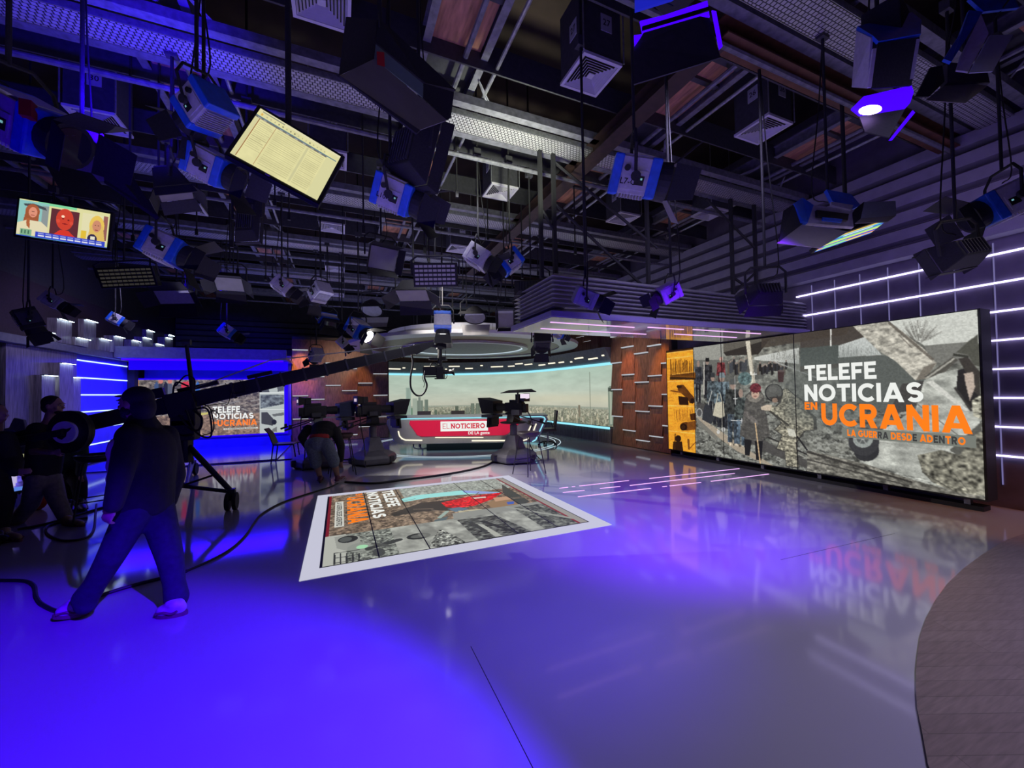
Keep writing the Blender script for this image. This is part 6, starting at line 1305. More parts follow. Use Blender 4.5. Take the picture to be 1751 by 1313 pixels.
# ================================================================== CAMERAS, CRANE, FURNITURE
def studio_camera(loc, rz, label, hood='black', pr_side=1):
    """pedestal camera; local +y = lens direction, z up"""
    T = Matrix.Translation(loc) @ Matrix.Rotation(rz, 4, 'Z'); t = thing('studio_camera', loc, label, 'studio camera', 'pedestal cameras facing the desk')
    mb = MB(T)
    pr = []
    for r_, z in ((.52, .03), (.55, .07), (.55, .16), (.50, .22), (.34, .30), (.20, .33)):
        pr.append([(r_*math.cos(a)*(1.0 if k % 2 == 0 else .86), r_*math.sin(a)*(1.0 if k % 2 == 0 else .86), z) for k, a in enumerate([2*math.pi*i/12+.26 for i in range(12)])])
    vs = [v for ring in pr for v in ring]; fs = [(i*12+j, i*12+(j+1) % 12, (i+1)*12+(j+1) % 12, (i+1)*12+j) for i in range(5) for j in range(12)]+[tuple(range(11, -1, -1)), tuple(range(60, 72))]
    mb.add(vs, fs); mb.build('base_skirt', 'pedestal', t, bevel=.01)
    for k in range(3):
        a = 2*math.pi*k/3+.5; mb = MB(T); mb.box((.46*math.cos(a), .46*math.sin(a), .12), (.16, .16, .14), rz=a); mb.build('wheel_guard', 'darkgrey', t, bevel=.01)
        mb = MB(T); mb.cyl((.44*math.cos(a)-.04*math.sin(a), .44*math.sin(a)+.04*math.cos(a), .055), (.44*math.cos(a)+.04*math.sin(a), .44*math.sin(a)-.04*math.cos(a), .055), .055); mb.build('wheel', 'rubber', t)
    mb = MB(T)
    mb.add([(x*w_, y*w_, z) for z, w_ in ((.28, .21), (.50, .15), (.62, .12), (.62, .10)) for x, y in ((-1, -1), (1, -1), (1, 1), (-1, 1))], [(i*4+j, i*4+(j+1) % 4, (i+1)*4+(j+1) % 4, (i+1)*4+j) for i in range(3) for j in range(4)]+[(3, 2, 1, 0), (12, 13, 14, 15)])
    mb.box((.12, -.10, .46), (.10, .12, .18)); mb.build('column_housing', 'pedestal', t, bevel=.01)
    mb = MB(T); mb.cyl((0, 0, .55), (0, 0, .86), .085, n=16); mb.cyl((0, 0, .80), (0, 0, .93), .065, n=16); mb.build('column', 'pedestal', t)
    mb = MB(T); mb.lathe([(.001, .90), (.30, .90), (.32, .915), (.30, .93), (.001, .93)], (0, 0, 0), 28); mb.build('steering_ring', 'blackmatte', t)
    mb = MB(T); mb.prism([(-.16, .93), (.16, .93), (.10, 1.12), (-.10, 1.12)], -.10, .10, 'xz'); mb.box((0, .0, 1.13), (.18, .34, .05)); mb.build('pan_head', 'black', t, bevel=.008)
    mb = MB(T); mb.box((0, -.05, 1.27), (.16, .48, .22)); mb.box((0, -.10, 1.41), (.10, .36, .07)); mb.box((0, -.33, 1.25), (.12, .12, .20)); mb.build('camera_body', 'black', t, bevel=.012)
    mb = MB(T); mb.cyl((0, .18, 1.27), (0, .42, 1.27), .085, .10, n=18); mb.build('box_lens', 'blackmatte', t)
    mb = MB(T); mb.box((-.02, -.20, 1.50), (.20, .12, .15)); mb.frustum((-.02, -.26, 1.50), (.19, .14), (-.02, -.40, 1.50), (.25, .19)); vf = mb.build('viewfinder', 'black', t, bevel=.006)
    mb = MB(T); mb.box((-.02, -.402, 1.50), (.13, .004, .07)); mb.build('viewfinder_screen', em('pale_pink_display', (.75, .6, .75), .8), vf)
    # prompter: hood, sloped glass, and monitor
    mb = MB(T); a, b = .44, .86
    hood_p = [(-.20, a, 1.12), (.20, a, 1.12), (.20, a, 1.42), (-.20, a, 1.42), (-.25, b-.12, 1.12), (.25, b-.12, 1.12), (.25, b, 1.50), (-.25, b, 1.50)]
    mb.add(hood_p, [(0, 1, 2, 3), (0, 4, 5, 1), (1, 5, 6, 2), (2, 6, 7, 3), (3, 7, 4, 0)]); o = mb.build('prompter_hood', hood, t); md = o.modifiers.new('solid', 'SOLIDIFY'); md.thickness = .012
    mb = MB(T); mb.box((0, .62, 1.06), (.44, .32, .07)); mb.build('prompter_tray', 'darkgrey', t, bevel=.006)
    mb = MB(T); mb.box((0, .60, .92), (.42, .05, .26), ax=Matrix.Rotation(.1, 3, 'X')); mb.box((0, .55, .93), (.30, .06, .18)); mb.build('floor_monitor', 'black', t, bevel=.006)
    mb = MB(T); mb.box((0, .30, 1.105), (.06, .5, .03)); mb.build('mount_rail', 'steel', t)
    for s in (-1, 1):
        mb = MB(T); mb.tube([(s*.10, -.05, 1.08), (s*.20, -.30, 1.0), (s*.26, -.58, .92)], .012); pb = mb.build('pan_bar', 'blackmatte', t)
        mb = MB(T); mb.cyl((s*.26, -.56, .93), (s*.285, -.70, .885), .022); mb.build('grip', 'rubber', pb); mb = MB(T); mb.box((s*.27, -.60, .96), (.06, .05, .07)); mb.build('zoom_control', 'black', pb)
    mb = MB(T); mb.tube(smoothpath([(.08, -.34, 1.2), (.22, -.38, .9), (.20, -.30, .5), (.34, -.34, .2), (.5, -.4, .02)]), .012, n=6); mb.build('camera_cable', 'rubber', t)
    mb = MB(T); mb.box((-.16, -.2, 1.16), (.12, .22, .12)); mb.box((.14, -.05, 1.18), (.06, .2, .10)); mb.build('control_box', 'darkgrey', t, bevel=.006)
    return t
def camrz(dx, dy): return math.atan2(-dx, dy)   # heading whose +y looks along (dx, dy)
q = at_z(638, 792); studio_camera((q.x, q.y, 0), camrz(.93, .35), 'pedestal studio camera with a dark hood, left of the red desk panel')
q = at_z(879, 789); studio_camera((q.x, q.y, 0), camrz(-.55, .85), 'pedestal studio camera overlapping the right end of the red desk panel')
t0 = bpy.data.objects.get('studio_camera.001')
c_ = at_d(893, 670, 8.9); T = frame(c_, _r0); t = thing('script_light_board', tuple(c_), 'flat black shade board with a small lit display, on top of the right studio camera', 'shade'); mb = MB(T)
mb.plate([(-.48, -.25, -.02), (.30, -.25, .0), (.22, .25, .06), (-.30, .25, .04)], .012); mb.build('shade_board', 'darkgrey', t); mb = MB(T); mb.box((.05, -.2, -.09), (.20, .03, .10)); mb.build('lit_display', em('white_pink_display', (.9, .75, .9), 1.0), t)
mb = MB(T); mb.cyl((-.1, 0, -.25), (-.1, 0, .02), .02); mb.build('bracket', 'black', t)
q = at_z(543, 797); studio_camera((q.x, q.y, 0), camrz(.95, .25), 'pedestal studio camera with a navy hood behind the bending person', hood='hoodblue')
# ------------------------------------------------------------------ stools and chairs
def stool(loc, rz, label, mat='seat', h=.80, s=1.0):
    T = Matrix.Translation(loc) @ Matrix.Rotation(rz, 4, 'Z'); t = thing('bar_stool', loc, label, 'stool')
    mb = MB(T)
    rings = [(.05, h-.065), (.17, h-.055), (.215, h-.01), (.225, h+.035), (.205, h+.04), (.18, h-.0), (.001, h-.015)]
    mb.lathe([(.001, h-.07)]+rings, (0, 0, 0), 24); mb.build('seat', mat, t, smooth=True)
    F = [(-.24, -.22), (.24, -.22), (.24, .22), (-.24, .22)]
    for x, y in F:
        mb = MB(T); mb.tube([(x*.55, y*.55, h-.05), (x*.62, y*.62, h-.12), (x, y, .01)], .010*s); mb.build('leg', 'blackmatte', t)
    mb = MB(T); k = .86; mb.tube([(x*k, y*k, .28) for x, y in F], .008, closed=True); mb.build('foot_rail', 'blackmatte', t); return t
q = at_z(905, 811); stool((q.x, q.y, 0), .3, 'black wire-legged stool in front of the right pedestal camera', 'chairgrey')
q = at_z(585, 812); stool((q.x+.0, q.y, 0), .1, 'dark red stool beside the bending person')
q = at_z(166, 888); stool((q.x, q.y, 0), .5, 'black wire stool between the walking man and the disc', 'black', h=.84)
# low black chair by the blue set
q = at_z(487, 790); T = Matrix.Translation((q.x, q.y, 0)) @ Matrix.Rotation(-.15, 4, 'Z'); t = thing('side_chair', (q.x, q.y, 0), 'black chair with curved back standing before the blue set', 'chair')
mb = MB(T); mb.box((.02, 0, .45), (.44, .42, .04)); mb.build('seat', 'black', t, bevel=.01)
mb = MB(T); mb.plate([(-.20, -.2, .45), (-.20, .2, .45), (-.30, .18, .72), (-.30, -.18, .72)], .02); mb.plate([(-.30, -.18, .72), (-.30, .18, .72), (-.40, .16, .84), (-.40, -.16, .84)], .02); mb.build('backrest', 'black', t)
for x, y in ((-.2, -.18), (-.2, .18), (.24, -.18), (.24, .18)):
    mb = MB(T); mb.cyl((x, y, .45), (x*1.25, y, 0), .014); mb.build('leg', 'blackmatte', t)
# ------------------------------------------------------------------ camera crane
PV = at_d(318, 686, 5.9); HD = at_d(742, 590, 7.8); BK = PV-(HD-PV)*.50
JB = thing('camera_crane', (PV.x, PV.y, 0), 'long black camera crane with its arm reaching over the studio to the desk', 'camera crane')
d_ = (HD-PV).normalized(); TJ = aimframe(PV, d_)
LJ = (HD-PV).length
mb = MB(TJ)
def armseg(y0, y1, a0, a1, w0, w1, z0=0, z1=0): mb.hexa([(-w0/2, y0, z0-a0/2), (w0/2, y0, z0-a0/2), (w1/2, y1, z1-a1/2), (-w1/2, y1, z1-a1/2), (-w0/2, y0, z0+a0/2), (w0/2, y0, z0+a0/2), (w1/2, y1, z1+a1/2), (-w1/2, y1, z1+a1/2)])
armseg(-.3, LJ*.93, .24, .16, .16, .12); mb.build('arm', 'black', JB, bevel=.01)
mb = MB(TJ); armseg(LJ*.90, LJ*1.0, .20, .07, .10, .06, 0, .03); mb.build('arm_tip', 'blackmatte', JB)
mb = MB(TJ); armseg(-LJ*.48, -.2, .19, .22, .14, .15); mb.build('rear_arm', 'black', JB, bevel=.01)
mb = MB(TJ); mb.box((.02, -.05, -.02), (.26, .34, .34)); mb.build('pivot_block', 'black', JB, bevel=.01)
for c_b, d_b in (((0, .2, .17), (.12, .5, .06)), ((0, 1.0, .15), (.08, .35, .06)), ((.0, -.3, .2), (.14, .2, .14))):
    mb = MB(TJ); mb.box(c_b, d_b); mb.build('control_box', 'black', JB, bevel=.01)
for k in range(9):
    mb = MB(TJ); y = .6+k*(LJ-.9)/9; mb.box((0, y, 0), (.175-.004*k, .03, .25-.008*k)); mb.build('joint_band', 'darkgrey', JB)
mb = MB(TJ)
for s in (-1, 1): mb.tube([(s*.06, -.2, .1), (s*.05, LJ*.3, .34), (s*.05, LJ*.9, .10)], .006, n=5)
mb.build('stay_cable', 'steel', JB)
MT = Vector((PV.x, PV.y, PV.z-.12)); gz = at_d(330, 745, 5.85)
mb = MB(); mb.box((PV.x, PV.y, PV.z-.18), (.30, .28, .36)); mb.cyl((PV.x, PV.y, PV.z-.9), (PV.x, PV.y, PV.z-.1), .09, n=12); mb.box((PV.x, PV.y, PV.z-.42), (.28, .28, .30)); mb.build('mast', 'black', JB, bevel=.012)
F1 = at_z(396, 872); F2 = at_z(240, 850); F3 = at_z(330, 812)
top = Vector((PV.x, PV.y, PV.z-.62))
for P_, nm in ((F1, 'a'), (F2, 'b'), (F3, 'c')):
    f = Vector((P_.x, P_.y, .26)); mb = MB(); mb.cyl(top, f, .042, .036, n=10); mb.box(f, (.09, .09, .09)); mb.build('tripod_leg', 'black', JB)
    mb = MB(); g = Vector((PV.x, PV.y, .34)); mb.cyl(g, top*.35+f*.65, .016, n=6); mb.build('leg_brace', 'black', JB)
    mb = MB(); mb.cyl(g+Vector((0, 0, -.03)), f, .028, n=8); mb.build('spreader_bar', 'black', JB)
    mb = MB()
    for s in (-1, 1): mb.cyl(f+Vector((s*.045-.025, 0, -.135)), f+Vector((s*.045+.025, 0, -.135)), .125, n=22)
    mb.box(f+Vector((0, 0, -.06)), (.07, .07, .12)); mb.build('wheel', 'rubber', JB, bevel=.008)
    mb = MB(); mb.box(f+Vector((0, -.03, .035)), (.10, .02, .015)); mb.build('wheel_label', 'silver', JB)
st0 = at_d(330, 672, 5.8); st1 = at_d(319, 590, 5.8); mb = MB(); mb.cyl(st0, st1, .032, .024, n=8); mb.build('upright_stay', 'blackmatte', JB)
mb = MB(); mb.cyl(st1+Vector((-.05, 0, .04)), st1+Vector((.05, 0, .04)), .045, n=12); mb.build('pulley', 'darkgrey', JB)
for pts, r_ in (([(322, 660), (300, 655), (296, 690), (305, 740), (330, 745)], .012), ([(330, 700), (355, 700), (362, 740), (352, 748), (332, 735), (318, 700)], .012), ([(345, 690), (360, 700), (365, 735), (345, 745)], .008), ([(360, 700), (372, 706), (374, 714), (362, 716), (358, 706), (372, 700)], .006), ([(300, 700), (322, 730), (340, 735), (345, 715), (330, 700)], .016), ([(300, 660), (318, 642), (332, 648), (333, 664)], .010)):
    mb = MB(); mb.tube(smoothpath([at_d(x, y, 5.75) for x, y in pts], 5), r_, n=6); mb.build('cable_loop', 'rubber', JB)
for pts in ([(400, 655), (390, 690), (380, 690), (340, 700), (330, 740)], [(410, 650), (420, 668), (398, 672), (385, 655)]):
    mb = MB(); mb.tube(smoothpath([at_d(x, y, 6.1) for x, y in pts], 5), .006, n=5); mb.build('cable_loop', 'rubber', JB)
# counterweight discs at the rear end
WC = at_d(112, 739, 4.9); mb = MB(TJ); mb2 = MB()
ax_ = Vector((FV.x, FV.y, 0)).normalized(); rear = TJ @ Vector((0, -LJ*.48, 0))
mb = MB(); mb.cyl(rear, WC, .05, n=10); mb.build('weight_bar', 'blackmatte', JB)
for k in range(2):
    mb = MB(); mb.cyl(WC+ax_*(.02+k*.045), WC+ax_*(.06+k*.045), .265-.004*k, n=40); mb.build('counterweight_disc', 'black', JB, bevel=.004)
mb = MB(); Tw = frame(WC-ax_*.0, _r0)
pts = [(.150*math.cos(a), .135*math.sin(a)) for a in [2*math.pi*i/32 for i in range(32)]]
mb.v = []; T_ = frame(WC, _r0); mb = MB(T_); mb.prism([(x-.01, z+.0) for x, z in pts], -.012, .02, 'xz'); wl = mb.build('white_label', 'label', JB, label='round white label on the counterweight')
mb = MB(T_); mb.prism([(-.09, .0), (-.05, .02), (-.02, .045), (.03, .04), (.09, .06), (.06, .02), (.03, .0), (.02, -.05), (-.03, -.09), (-.08, -.07), (-.11, -.03)], -.016, -.011, 'xz'); mb.build('label_mark', 'ink', wl)
# crane head and its camera
CH = at_d(752, 592, 7.85)
mb = MB(); mb.cyl(CH+Vector((0, 0, .08)), CH+Vector((0, 0, -.62)), .045, n=10); mb.box(CH+Vector((0, 0, .02)), (.12, .12, .16)); mb.box(CH+_r0*.09+Vector((0, 0, .0)), (.06, .06, .10)); mb.build('head_column', 'black', JB)
mb = MB(); mb.cyl(HD-d_*.05, CH, .03, n=8); mb.build('head_link', 'black', JB)
CC = at_d(750, 636, 7.85); TCm = frame(CC, _r0)
RC = thing('crane_camera', tuple(CC), 'small broadcast camera hanging from the tip of the crane arm', 'camera')
mb = MB(TCm); mb.box((-.12, 0, .02), (.34, .20, .17)); mb.box((.04, 0, -.01), (.14, .22, .22)); mb.build('camera_body', 'black', RC, bevel=.01)
mb = MB(TCm); mb.cyl((.10, 0, .0), (.26, 0, .0), .045, n=14); mb.cyl((.26, 0, 0), (.31, 0, 0), .045, .075, n=14); mb.build('lens', 'black', RC)
mb = MB(TCm); mb.tube(smoothpath([(-.16, 0, .11), (-.14, 0, .17), (-.06, 0, .18), (-.02, 0, .11)], 5), .014, n=6); mb.build('carry_handle', 'black', RC)
mb = MB(TCm); mb.box((-.10, 0, .26), (.16, .08, .05)); mb.box((.08, 0, .27), (.14, .08, .06)); mb.cyl((.14, 0, .22), (.14, 0, .43), .006, n=6); mb.box((.12, 0, .23), (.10, .10, .02)); mb.build('control_gear', 'black', RC, bevel=.004)
mb = MB(TCm); mb.box((.02, 0, -.13), (.18, .12, .02)); mb.box((-.10, 0, -.09), (.30, .10, .02)); mb.box((.0, -.02, -.03), (.03, .03, .02)); mb.build('base_plate', 'black', RC)
mb = MB(TCm); mb.tube(smoothpath([(.10, 0, -.04), (.16, .02, -.05), (.14, .02, -.13), (.06, 0, -.12)], 4), .007, n=5); mb.tube(smoothpath([(-.28, 0, .02), (-.32, 0, -.10), (-.28, 0, -.22), (-.30, 0, -.30)], 4), .007, n=5); mb.build('lead', 'rubber', RC)
mb = MB(); mb.tube(smoothpath([at_d(x, y, 7.75) for x, y in [(704, 606), (706, 622), (702, 645), (703, 664), (711, 675), (720, 676), (727, 669), (730, 658), (726, 646), (727, 634)]], 5), .018, n=8); mb.build('cable_loop', 'rubber', JB)
# ------------------------------------------------------------------ cables on the floor
def floorcable(pts, label, r_=.012, col='rubber'):
    P_ = smoothpath([at_z(x, y, r_) for x, y in pts], 8); t = thing('floor_cable', tuple(P_[0]), label, 'cable'); mb = MB(); mb.tube(P_, r_, n=8); mb.build('cable', col, t)
floorcable([(320, 976), (360, 958), (395, 938), (420, 915), (434, 894), (448, 878), (480, 860), (520, 846), (560, 834), (578, 826)], 'long thin cable curving over the grey floor to the bending person', .011)
floorcable([(-30, 990), (0, 992), (40, 993), (58, 1001), (62, 1020), (75, 1035), (110, 1045), (160, 1022), (230, 1000), (290, 985), (320, 976)], 'black cable on the floor behind the walking man and running off left', .014)
floorcable([(590, 824), (640, 826), (690, 820), (740, 814), (790, 806), (830, 796), (850, 784)], 'twisted black cables from the left pedestal camera to the right one', .020)
floorcable([(300, 795), (400, 792), (480, 786), (540, 783), (600, 786)], 'thin black cable along the edge of the blue-lit platform', .012)
floorcable([(30, 905), (80, 895), (140, 878), (200, 862), (300, 850)], 'black cable on the floor behind the man with the counterweight', .014)
floorcable([(165, 862), (163, 880), (160, 905), (145, 920), (110, 924), (84, 915), (78, 905), (90, 896), (150, 885)], 'loop of black cable on the floor under the wire stool', .012)
# ================================================================== PEOPLE
def lerp(a, b, t_): return a*(1-t_)+b*t_
def capsules(mb, chain):
    """chain of (point, radius) joined by tapered segments with round joints"""
    for (p, r0), (q_, r1) in zip(chain[:-1], chain[1:]):
        mb.cyl(p, q_, r0, r1, n=14)
    for p, r0 in chain: mb.ell(p, (r0, r0, r0), n=12, m_=8)
def torso(mb, rings, ax, n=22):
    """loft of elliptical slices (centre, half width, half depth), rounded at both ends"""
    c0, w0, d0 = rings[0]; c1, w1, d1 = rings[-1]; up = (c1-c0).normalized()
    R_ = [(c0-up*.05, w0*.72, d0*.72)]+rings+[(c1+up*.05, w1*.72, d1*.66)]
    C_ = smoothpath([r[0] for r in R_], 3); WD = smoothpath([Vector((r[1], r[2], 0)) for r in R_], 3); vs = []
    for c, w in zip(C_, WD):
        for k in range(n): a = 2*math.pi*k/n; vs.append(c+ax.col[0]*w.x*math.cos(a)+ax.col[1]*w.y*math.sin(a))
    N = len(C_); mb.add(vs, [(i*n+k, i*n+(k+1) % n, (i+1)*n+(k+1) % n, (i+1)*n+k) for i in range(N-1) for k in range(n)]+[tuple(range(n-1, -1, -1)), tuple(range((N-1)*n, N*n))])
def slab(mb, c, r3, ax): mb.ell(c, r3, ax=ax, n=18, m_=12)
def hand(parent, wrist, fwd, palm_n, s=1.0, curl=.5, mat='skin', mb=None):
    """palm with five curled fingers; fwd = direction of the fingers, palm_n = palm normal"""
    f = Vector(fwd).normalized(); n_ = Vector(palm_n); n_ = (n_-f*n_.dot(f)).normalized(); sd = f.cross(n_)
    ax = Matrix((sd, f, n_)).transposed()
    mb.ell(wrist+f*.045*s, (.040*s, .052*s, .017*s), ax=ax); mb.ell(wrist, (.026*s, .03*s, .022*s), ax=ax)
    for k, (o, L_) in enumerate(((-.030, .068), (-.010, .078), (.010, .074), (.029, .058))):
        b0 = wrist+f*.085*s+sd*o*s; a = curl*.6; d1 = (f*math.cos(a)+n_*math.sin(a)); p1 = b0+d1*L_*.5*s; a = curl*1.5; d2 = (f*math.cos(a)+n_*math.sin(a)); p2 = p1+d2*L_*.5*s
        capsules(mb, [(b0-f*.02*s, .010*s), (b0, .010*s), (p1, .009*s), (p2, .0075*s)])
    b0 = wrist+f*.03*s-sd*.03*s; d1 = (f*.7-sd*.65+n_*.35).normalized(); p1 = b0+d1*.035*s; d2 = (f*.9-sd*.1+n_*.5).normalized(); capsules(mb, [(b0, .013*s), (p1, .011*s), (p1+d2*.03*s, .0085*s)])
def head(mb, c, look, s=1.0, up=(0, 0, 1)):
    y = Vector(look).normalized(); z = Vector(up); z = (z-y*z.dot(y)).normalized(); x = y.cross(z); ax = Matrix((x, y, z)).transposed()
    L = lambda a, b, d: c+x*a*s+y*b*s+z*d*s
    mb.ell(L(0, -.01, .02), (.076*s, .098*s, .105*s), ax=ax, n=20, m_=14); mb.ell(L(0, .022, -.045), (.056*s, .068*s, .070*s), ax=ax)
    mb.ell(L(0, .045, -.088), (.030*s, .030*s, .022*s), ax=ax); capsules(mb, [(L(0, .088, .012), .010*s), (L(0, .108, -.022), .014*s)])
    mb.ell(L(0, .084, .032), (.050*s, .018*s, .014*s), ax=ax); mb.ell(L(0, .090, -.058), (.024*s, .012*s, .007*s), ax=ax); mb.ell(L(0, .088, -.070), (.020*s, .012*s, .008*s), ax=ax)
    for s_ in (-1, 1): mb.ell(L(s_*.078, -.012, -.005), (.010*s, .020*s, .032*s), ax=ax); mb.ell(L(s_*.046, .060, -.022), (.022*s, .020*s, .020*s), ax=ax)
    return L, ax
def eyes(parent, L, ax, s=1.0):
    mb = MB()
    for s_ in (-1, 1): mb.ell(L(s_*.031, .082, .010), (.014*s, .008*s, .008*s), ax=ax)
    mb.build('eyes', 'sticker', parent); mb = MB()
    for s_ in (-1, 1): mb.ell(L(s_*.031, .0885, .010), (.006*s, .004*s, .006*s), ax=ax)
    mb.build('pupils', 'ink', parent)
    mb = MB()
    for s_ in (-1, 1): mb.ell(L(s_*.033, .091, .031), (.020*s, .006*s, .004*s), ax=ax)
    mb.build('eyebrows', 'hair', parent)
def shoe(parent, heel, toe, mat='shoe', sole='sole', s=1.0, lift=0.0):
    heel, toe = Vector(heel), Vector(toe); y = (toe-heel).normalized(); x = y.cross(Vector((0, 0, 1))).normalized(); z = x.cross(y); ax = Matrix((x, y, z)).transposed(); Lg = (toe-heel).length
    mb = MB(); mb.ell(heel+y*.07*s+z*.055, (.044*s, .075*s, .055*s), ax=ax); mb.ell(heel+y*(Lg*.66)+z*.042, (.050*s, Lg*.36, .040*s), ax=ax); mb.ell(heel+y*.07*s+z*.09, (.048*s, .055*s, .035*s), ax=ax)
    o = mb.build('shoe', mat, parent, remesh=.009)
    mb = MB(); T = Matrix((x, y, z)).transposed().to_4x4(); T.translation = heel; mb.T = T
    n = 18; pts = []
    for i in range(n):
        a = 2*math.pi*i/n; yy = Lg*.5+Lg*.56*math.sin(a); w_ = .046*s*(1+.12*math.sin(a)); pts.append((w_*math.cos(a), yy))
    mb.prism(pts, 0, .026, 'xy'); mb.build('sole', sole, o); 
    mb = MB(T)
    for sd_ in (-1, 1): mb.tube(smoothpath([(sd_*.044*s, .03, .05), (sd_*.049*s, Lg*.35, .035), (sd_*.050*s, Lg*.6, .050), (sd_*.040*s, Lg*.9, .035)], 4), .009, n=6)
    mb.build('side_stripe', sole, o)
    mb = MB(T)
    for k in range(4): mb.tube([(-.026*s, Lg*.40+k*.022, .078-.006*k), (0, Lg*.42+k*.022, .090-.008*k), (.026*s, Lg*.40+k*.022, .078-.006*k)], .004, n=5)
    mb.build('laces', 'sticker', o)
VZ = Vector((0, 0, 1)); AW = Vector((FV.x, FV.y, 0)).normalized(); RT = _r0.copy()
def jt(px, py, D): return at_d(px, py, D)
# ---- walking man in the foreground
man = thing('person', (-1.45, 3.9, 0), 'person walking left in a long black hooded jacket, dark blue trousers and pale sneakers', 'person')
Dm = 3.0
hipc = jt(246, 860, 3.0); sh_n = jt(222, 745, 2.86); sh_f = jt(283, 745, 3.12); neck = jt(243, 722, 3.0); hc = jt(231, 690, 2.98)
look = (RT*-.98+AW*.05+VZ*-.06).normalized()
hn = jt(232, 872, 2.92); hf = jt(268, 872, 3.06)
kn_f = jt(190, 952, 2.86); an_f = jt(147, 1026, 2.90); kn_r = jt(292, 958, 3.02); an_r = jt(302, 1022, 3.02)
el_n = jt(207, 812, 2.74); wr_n = jt(193, 868, 2.70); el_f = jt(300, 812, 3.22); wr_f = jt(288, 862, 3.24)
body = MB()
capsules(body, [(hipc, .12), (lerp(hipc, neck, .45), .13), (lerp(hipc, neck, .8), .12), (neck, .06), (hc, .058)])
for a, b, c, r_ in ((hn, kn_f, an_f, (.085, .062, .042)), (hf, kn_r, an_r, (.085, .062, .042))): capsules(body, list(zip((a, b, c), r_)))
for a, b, c in ((sh_n, el_n, wr_n), (sh_f, el_f, wr_f)): capsules(body, [(a, .055), (b, .042), (c, .028)])
L, ax = head(body, hc, look, 1.02); hand(None, wr_n, VZ*-.8-RT*.45, AW, 1.0, .9, mb=body); hand(None, wr_f, VZ*-1, -RT, 1.0, .5, mb=body)
body.build('body', 'skin', man, remesh=.007); eyes(man, L, ax, 1.02)
hp = MB(); hp.ell(L(0, -.030, .040), (.087, .100, .090), ax=ax, n=20, m_=12); hp.ell(L(0, -.062, -.03), (.080, .075, .11), ax=ax); o = hp.build('black_hood', 'blackcloth', man, remesh=.009)
hp = MB(); hp.ell(L(0, .080, .062), (.060, .050, .010), ax=ax); hp.build('cap_peak', 'blackcloth', o)
mb = MB(); mb.ell(L(0, .05, -.075), (.052, .048, .034), ax=ax); mb.ell(L(.055, .02, -.05), (.02, .04, .035), ax=ax); mb.ell(L(-.055, .02, -.05), (.02, .04, .035), ax=ax); mb.build('beard', 'hair', man, smooth=True)
jk = MB(); sx = (sh_f-sh_n); axm = Matrix((sx.normalized(), VZ.cross(sx.normalized()), VZ)).transposed()
mid = lambda t_: lerp(hipc, (sh_n+sh_f)/2, t_)
torso(jk, [(mid(-.12), .195, .155), (mid(.1), .20, .155), (mid(.4), .195, .15), (mid(.75), .205, .145), (mid(1.0), .175, .11)], axm)
capsules(jk, [(sh_n, .085), (lerp(sh_n, el_n, .5), .078), (el_n, .070), (lerp(el_n, wr_n, .92), .055)]); capsules(jk, [(sh_f, .085), (el_f, .070), (lerp(el_f, wr_f, .92), .055)])
capsules(jk, [(neck+VZ*.02, .085), (neck-VZ*.06, .12)]); J_ = jk.build('black_jacket', 'navy', man, remesh=.011)
mb = MB(); 
for k in range(5): q = jt(200, 760+k*24, 2.80); capsules(mb, [(q, .05), (jt(196, 775+k*22, 2.80), .05)])
mb.build('pale_shirt_front', 'pinkcloth', man, remesh=.012)
tr = MB(); tr.ell(hipc+VZ*-.03, (.175, .145, .13), ax=axm)
capsules(tr, [(hn, .115), (lerp(hn, kn_f, .5), .098), (kn_f, .084), (lerp(kn_f, an_f, .6), .070), (an_f+VZ*.02, .080), (an_f-VZ*.03, .068)]); capsules(tr, [(hf, .115), (lerp(hf, kn_r, .5), .098), (kn_r, .084), (lerp(kn_r, an_r, .6), .070), (an_r+VZ*.0, .080), (an_r-VZ*.04, .066)])
tr.build('trousers', 'trouser', man, remesh=.010)
hl = at_z(150, 1050, .0); shoe(man, hl, at_z(92, 1056, .03), s=1.12); hl = at_z(318, 1050, .0); shoe(man, hl, at_z(268, 1054, .0), s=1.12)
# ---- man with the counterweight
m2 = thing('person', (-3.3, 6.9, 0), 'person in a black shirt and grey trousers stepping right behind the round counterweight', 'person')
d2 = 5.2; hc = jt(92, 694, d2); look = (RT*.92+AW*.25-VZ*.05).normalized(); neck = jt(84, 718, d2); hip = jt(72, 812, d2); shn = jt(62, 734, d2-.14); shf = jt(104, 730, d2+.14)
eln = jt(58, 772, d2-.25); wrn = jt(92, 774, d2-.28); elf = jt(122, 762, d2+.1); wrf = jt(136, 748, d2-.1)
hn = jt(64, 818, d2-.08); hf = jt(86, 818, d2+.08); kn = jt(52, 862, d2); an = jt(18, 903, d2+.05); kf = jt(98, 855, d2); af = jt(112, 884, d2)
body = MB(); capsules(body, [(hip, .12), (lerp(hip, neck, .5), .12), (lerp(hip, neck, .8), .12), (neck, .055), (hc, .055)])
capsules(body, [(hn, .08), (kn, .06), (an, .04)]); capsules(body, [(hf, .08), (kf, .06), (af, .04)]); capsules(body, [(shn, .055), (eln, .046), (wrn, .030)]); capsules(body, [(shf, .055), (elf, .046), (wrf, .030)])
L, ax = head(body, hc, look); hand(None, wrn, RT+VZ*.2, AW, 1.0, .7, mb=body); hand(None, wrf, RT*.4+VZ*.6, AW, 1.0, .7, mb=body); body.build('body', 'skin', m2, remesh=.009); eyes(m2, L, ax)
hp = MB(); hp.ell(L(0, -.03, .045), (.088, .10, .095), ax=ax); hp.ell(L(0, -.06, -.01), (.078, .06, .09), ax=ax); hp.build('hair', 'hair', m2, remesh=.010)
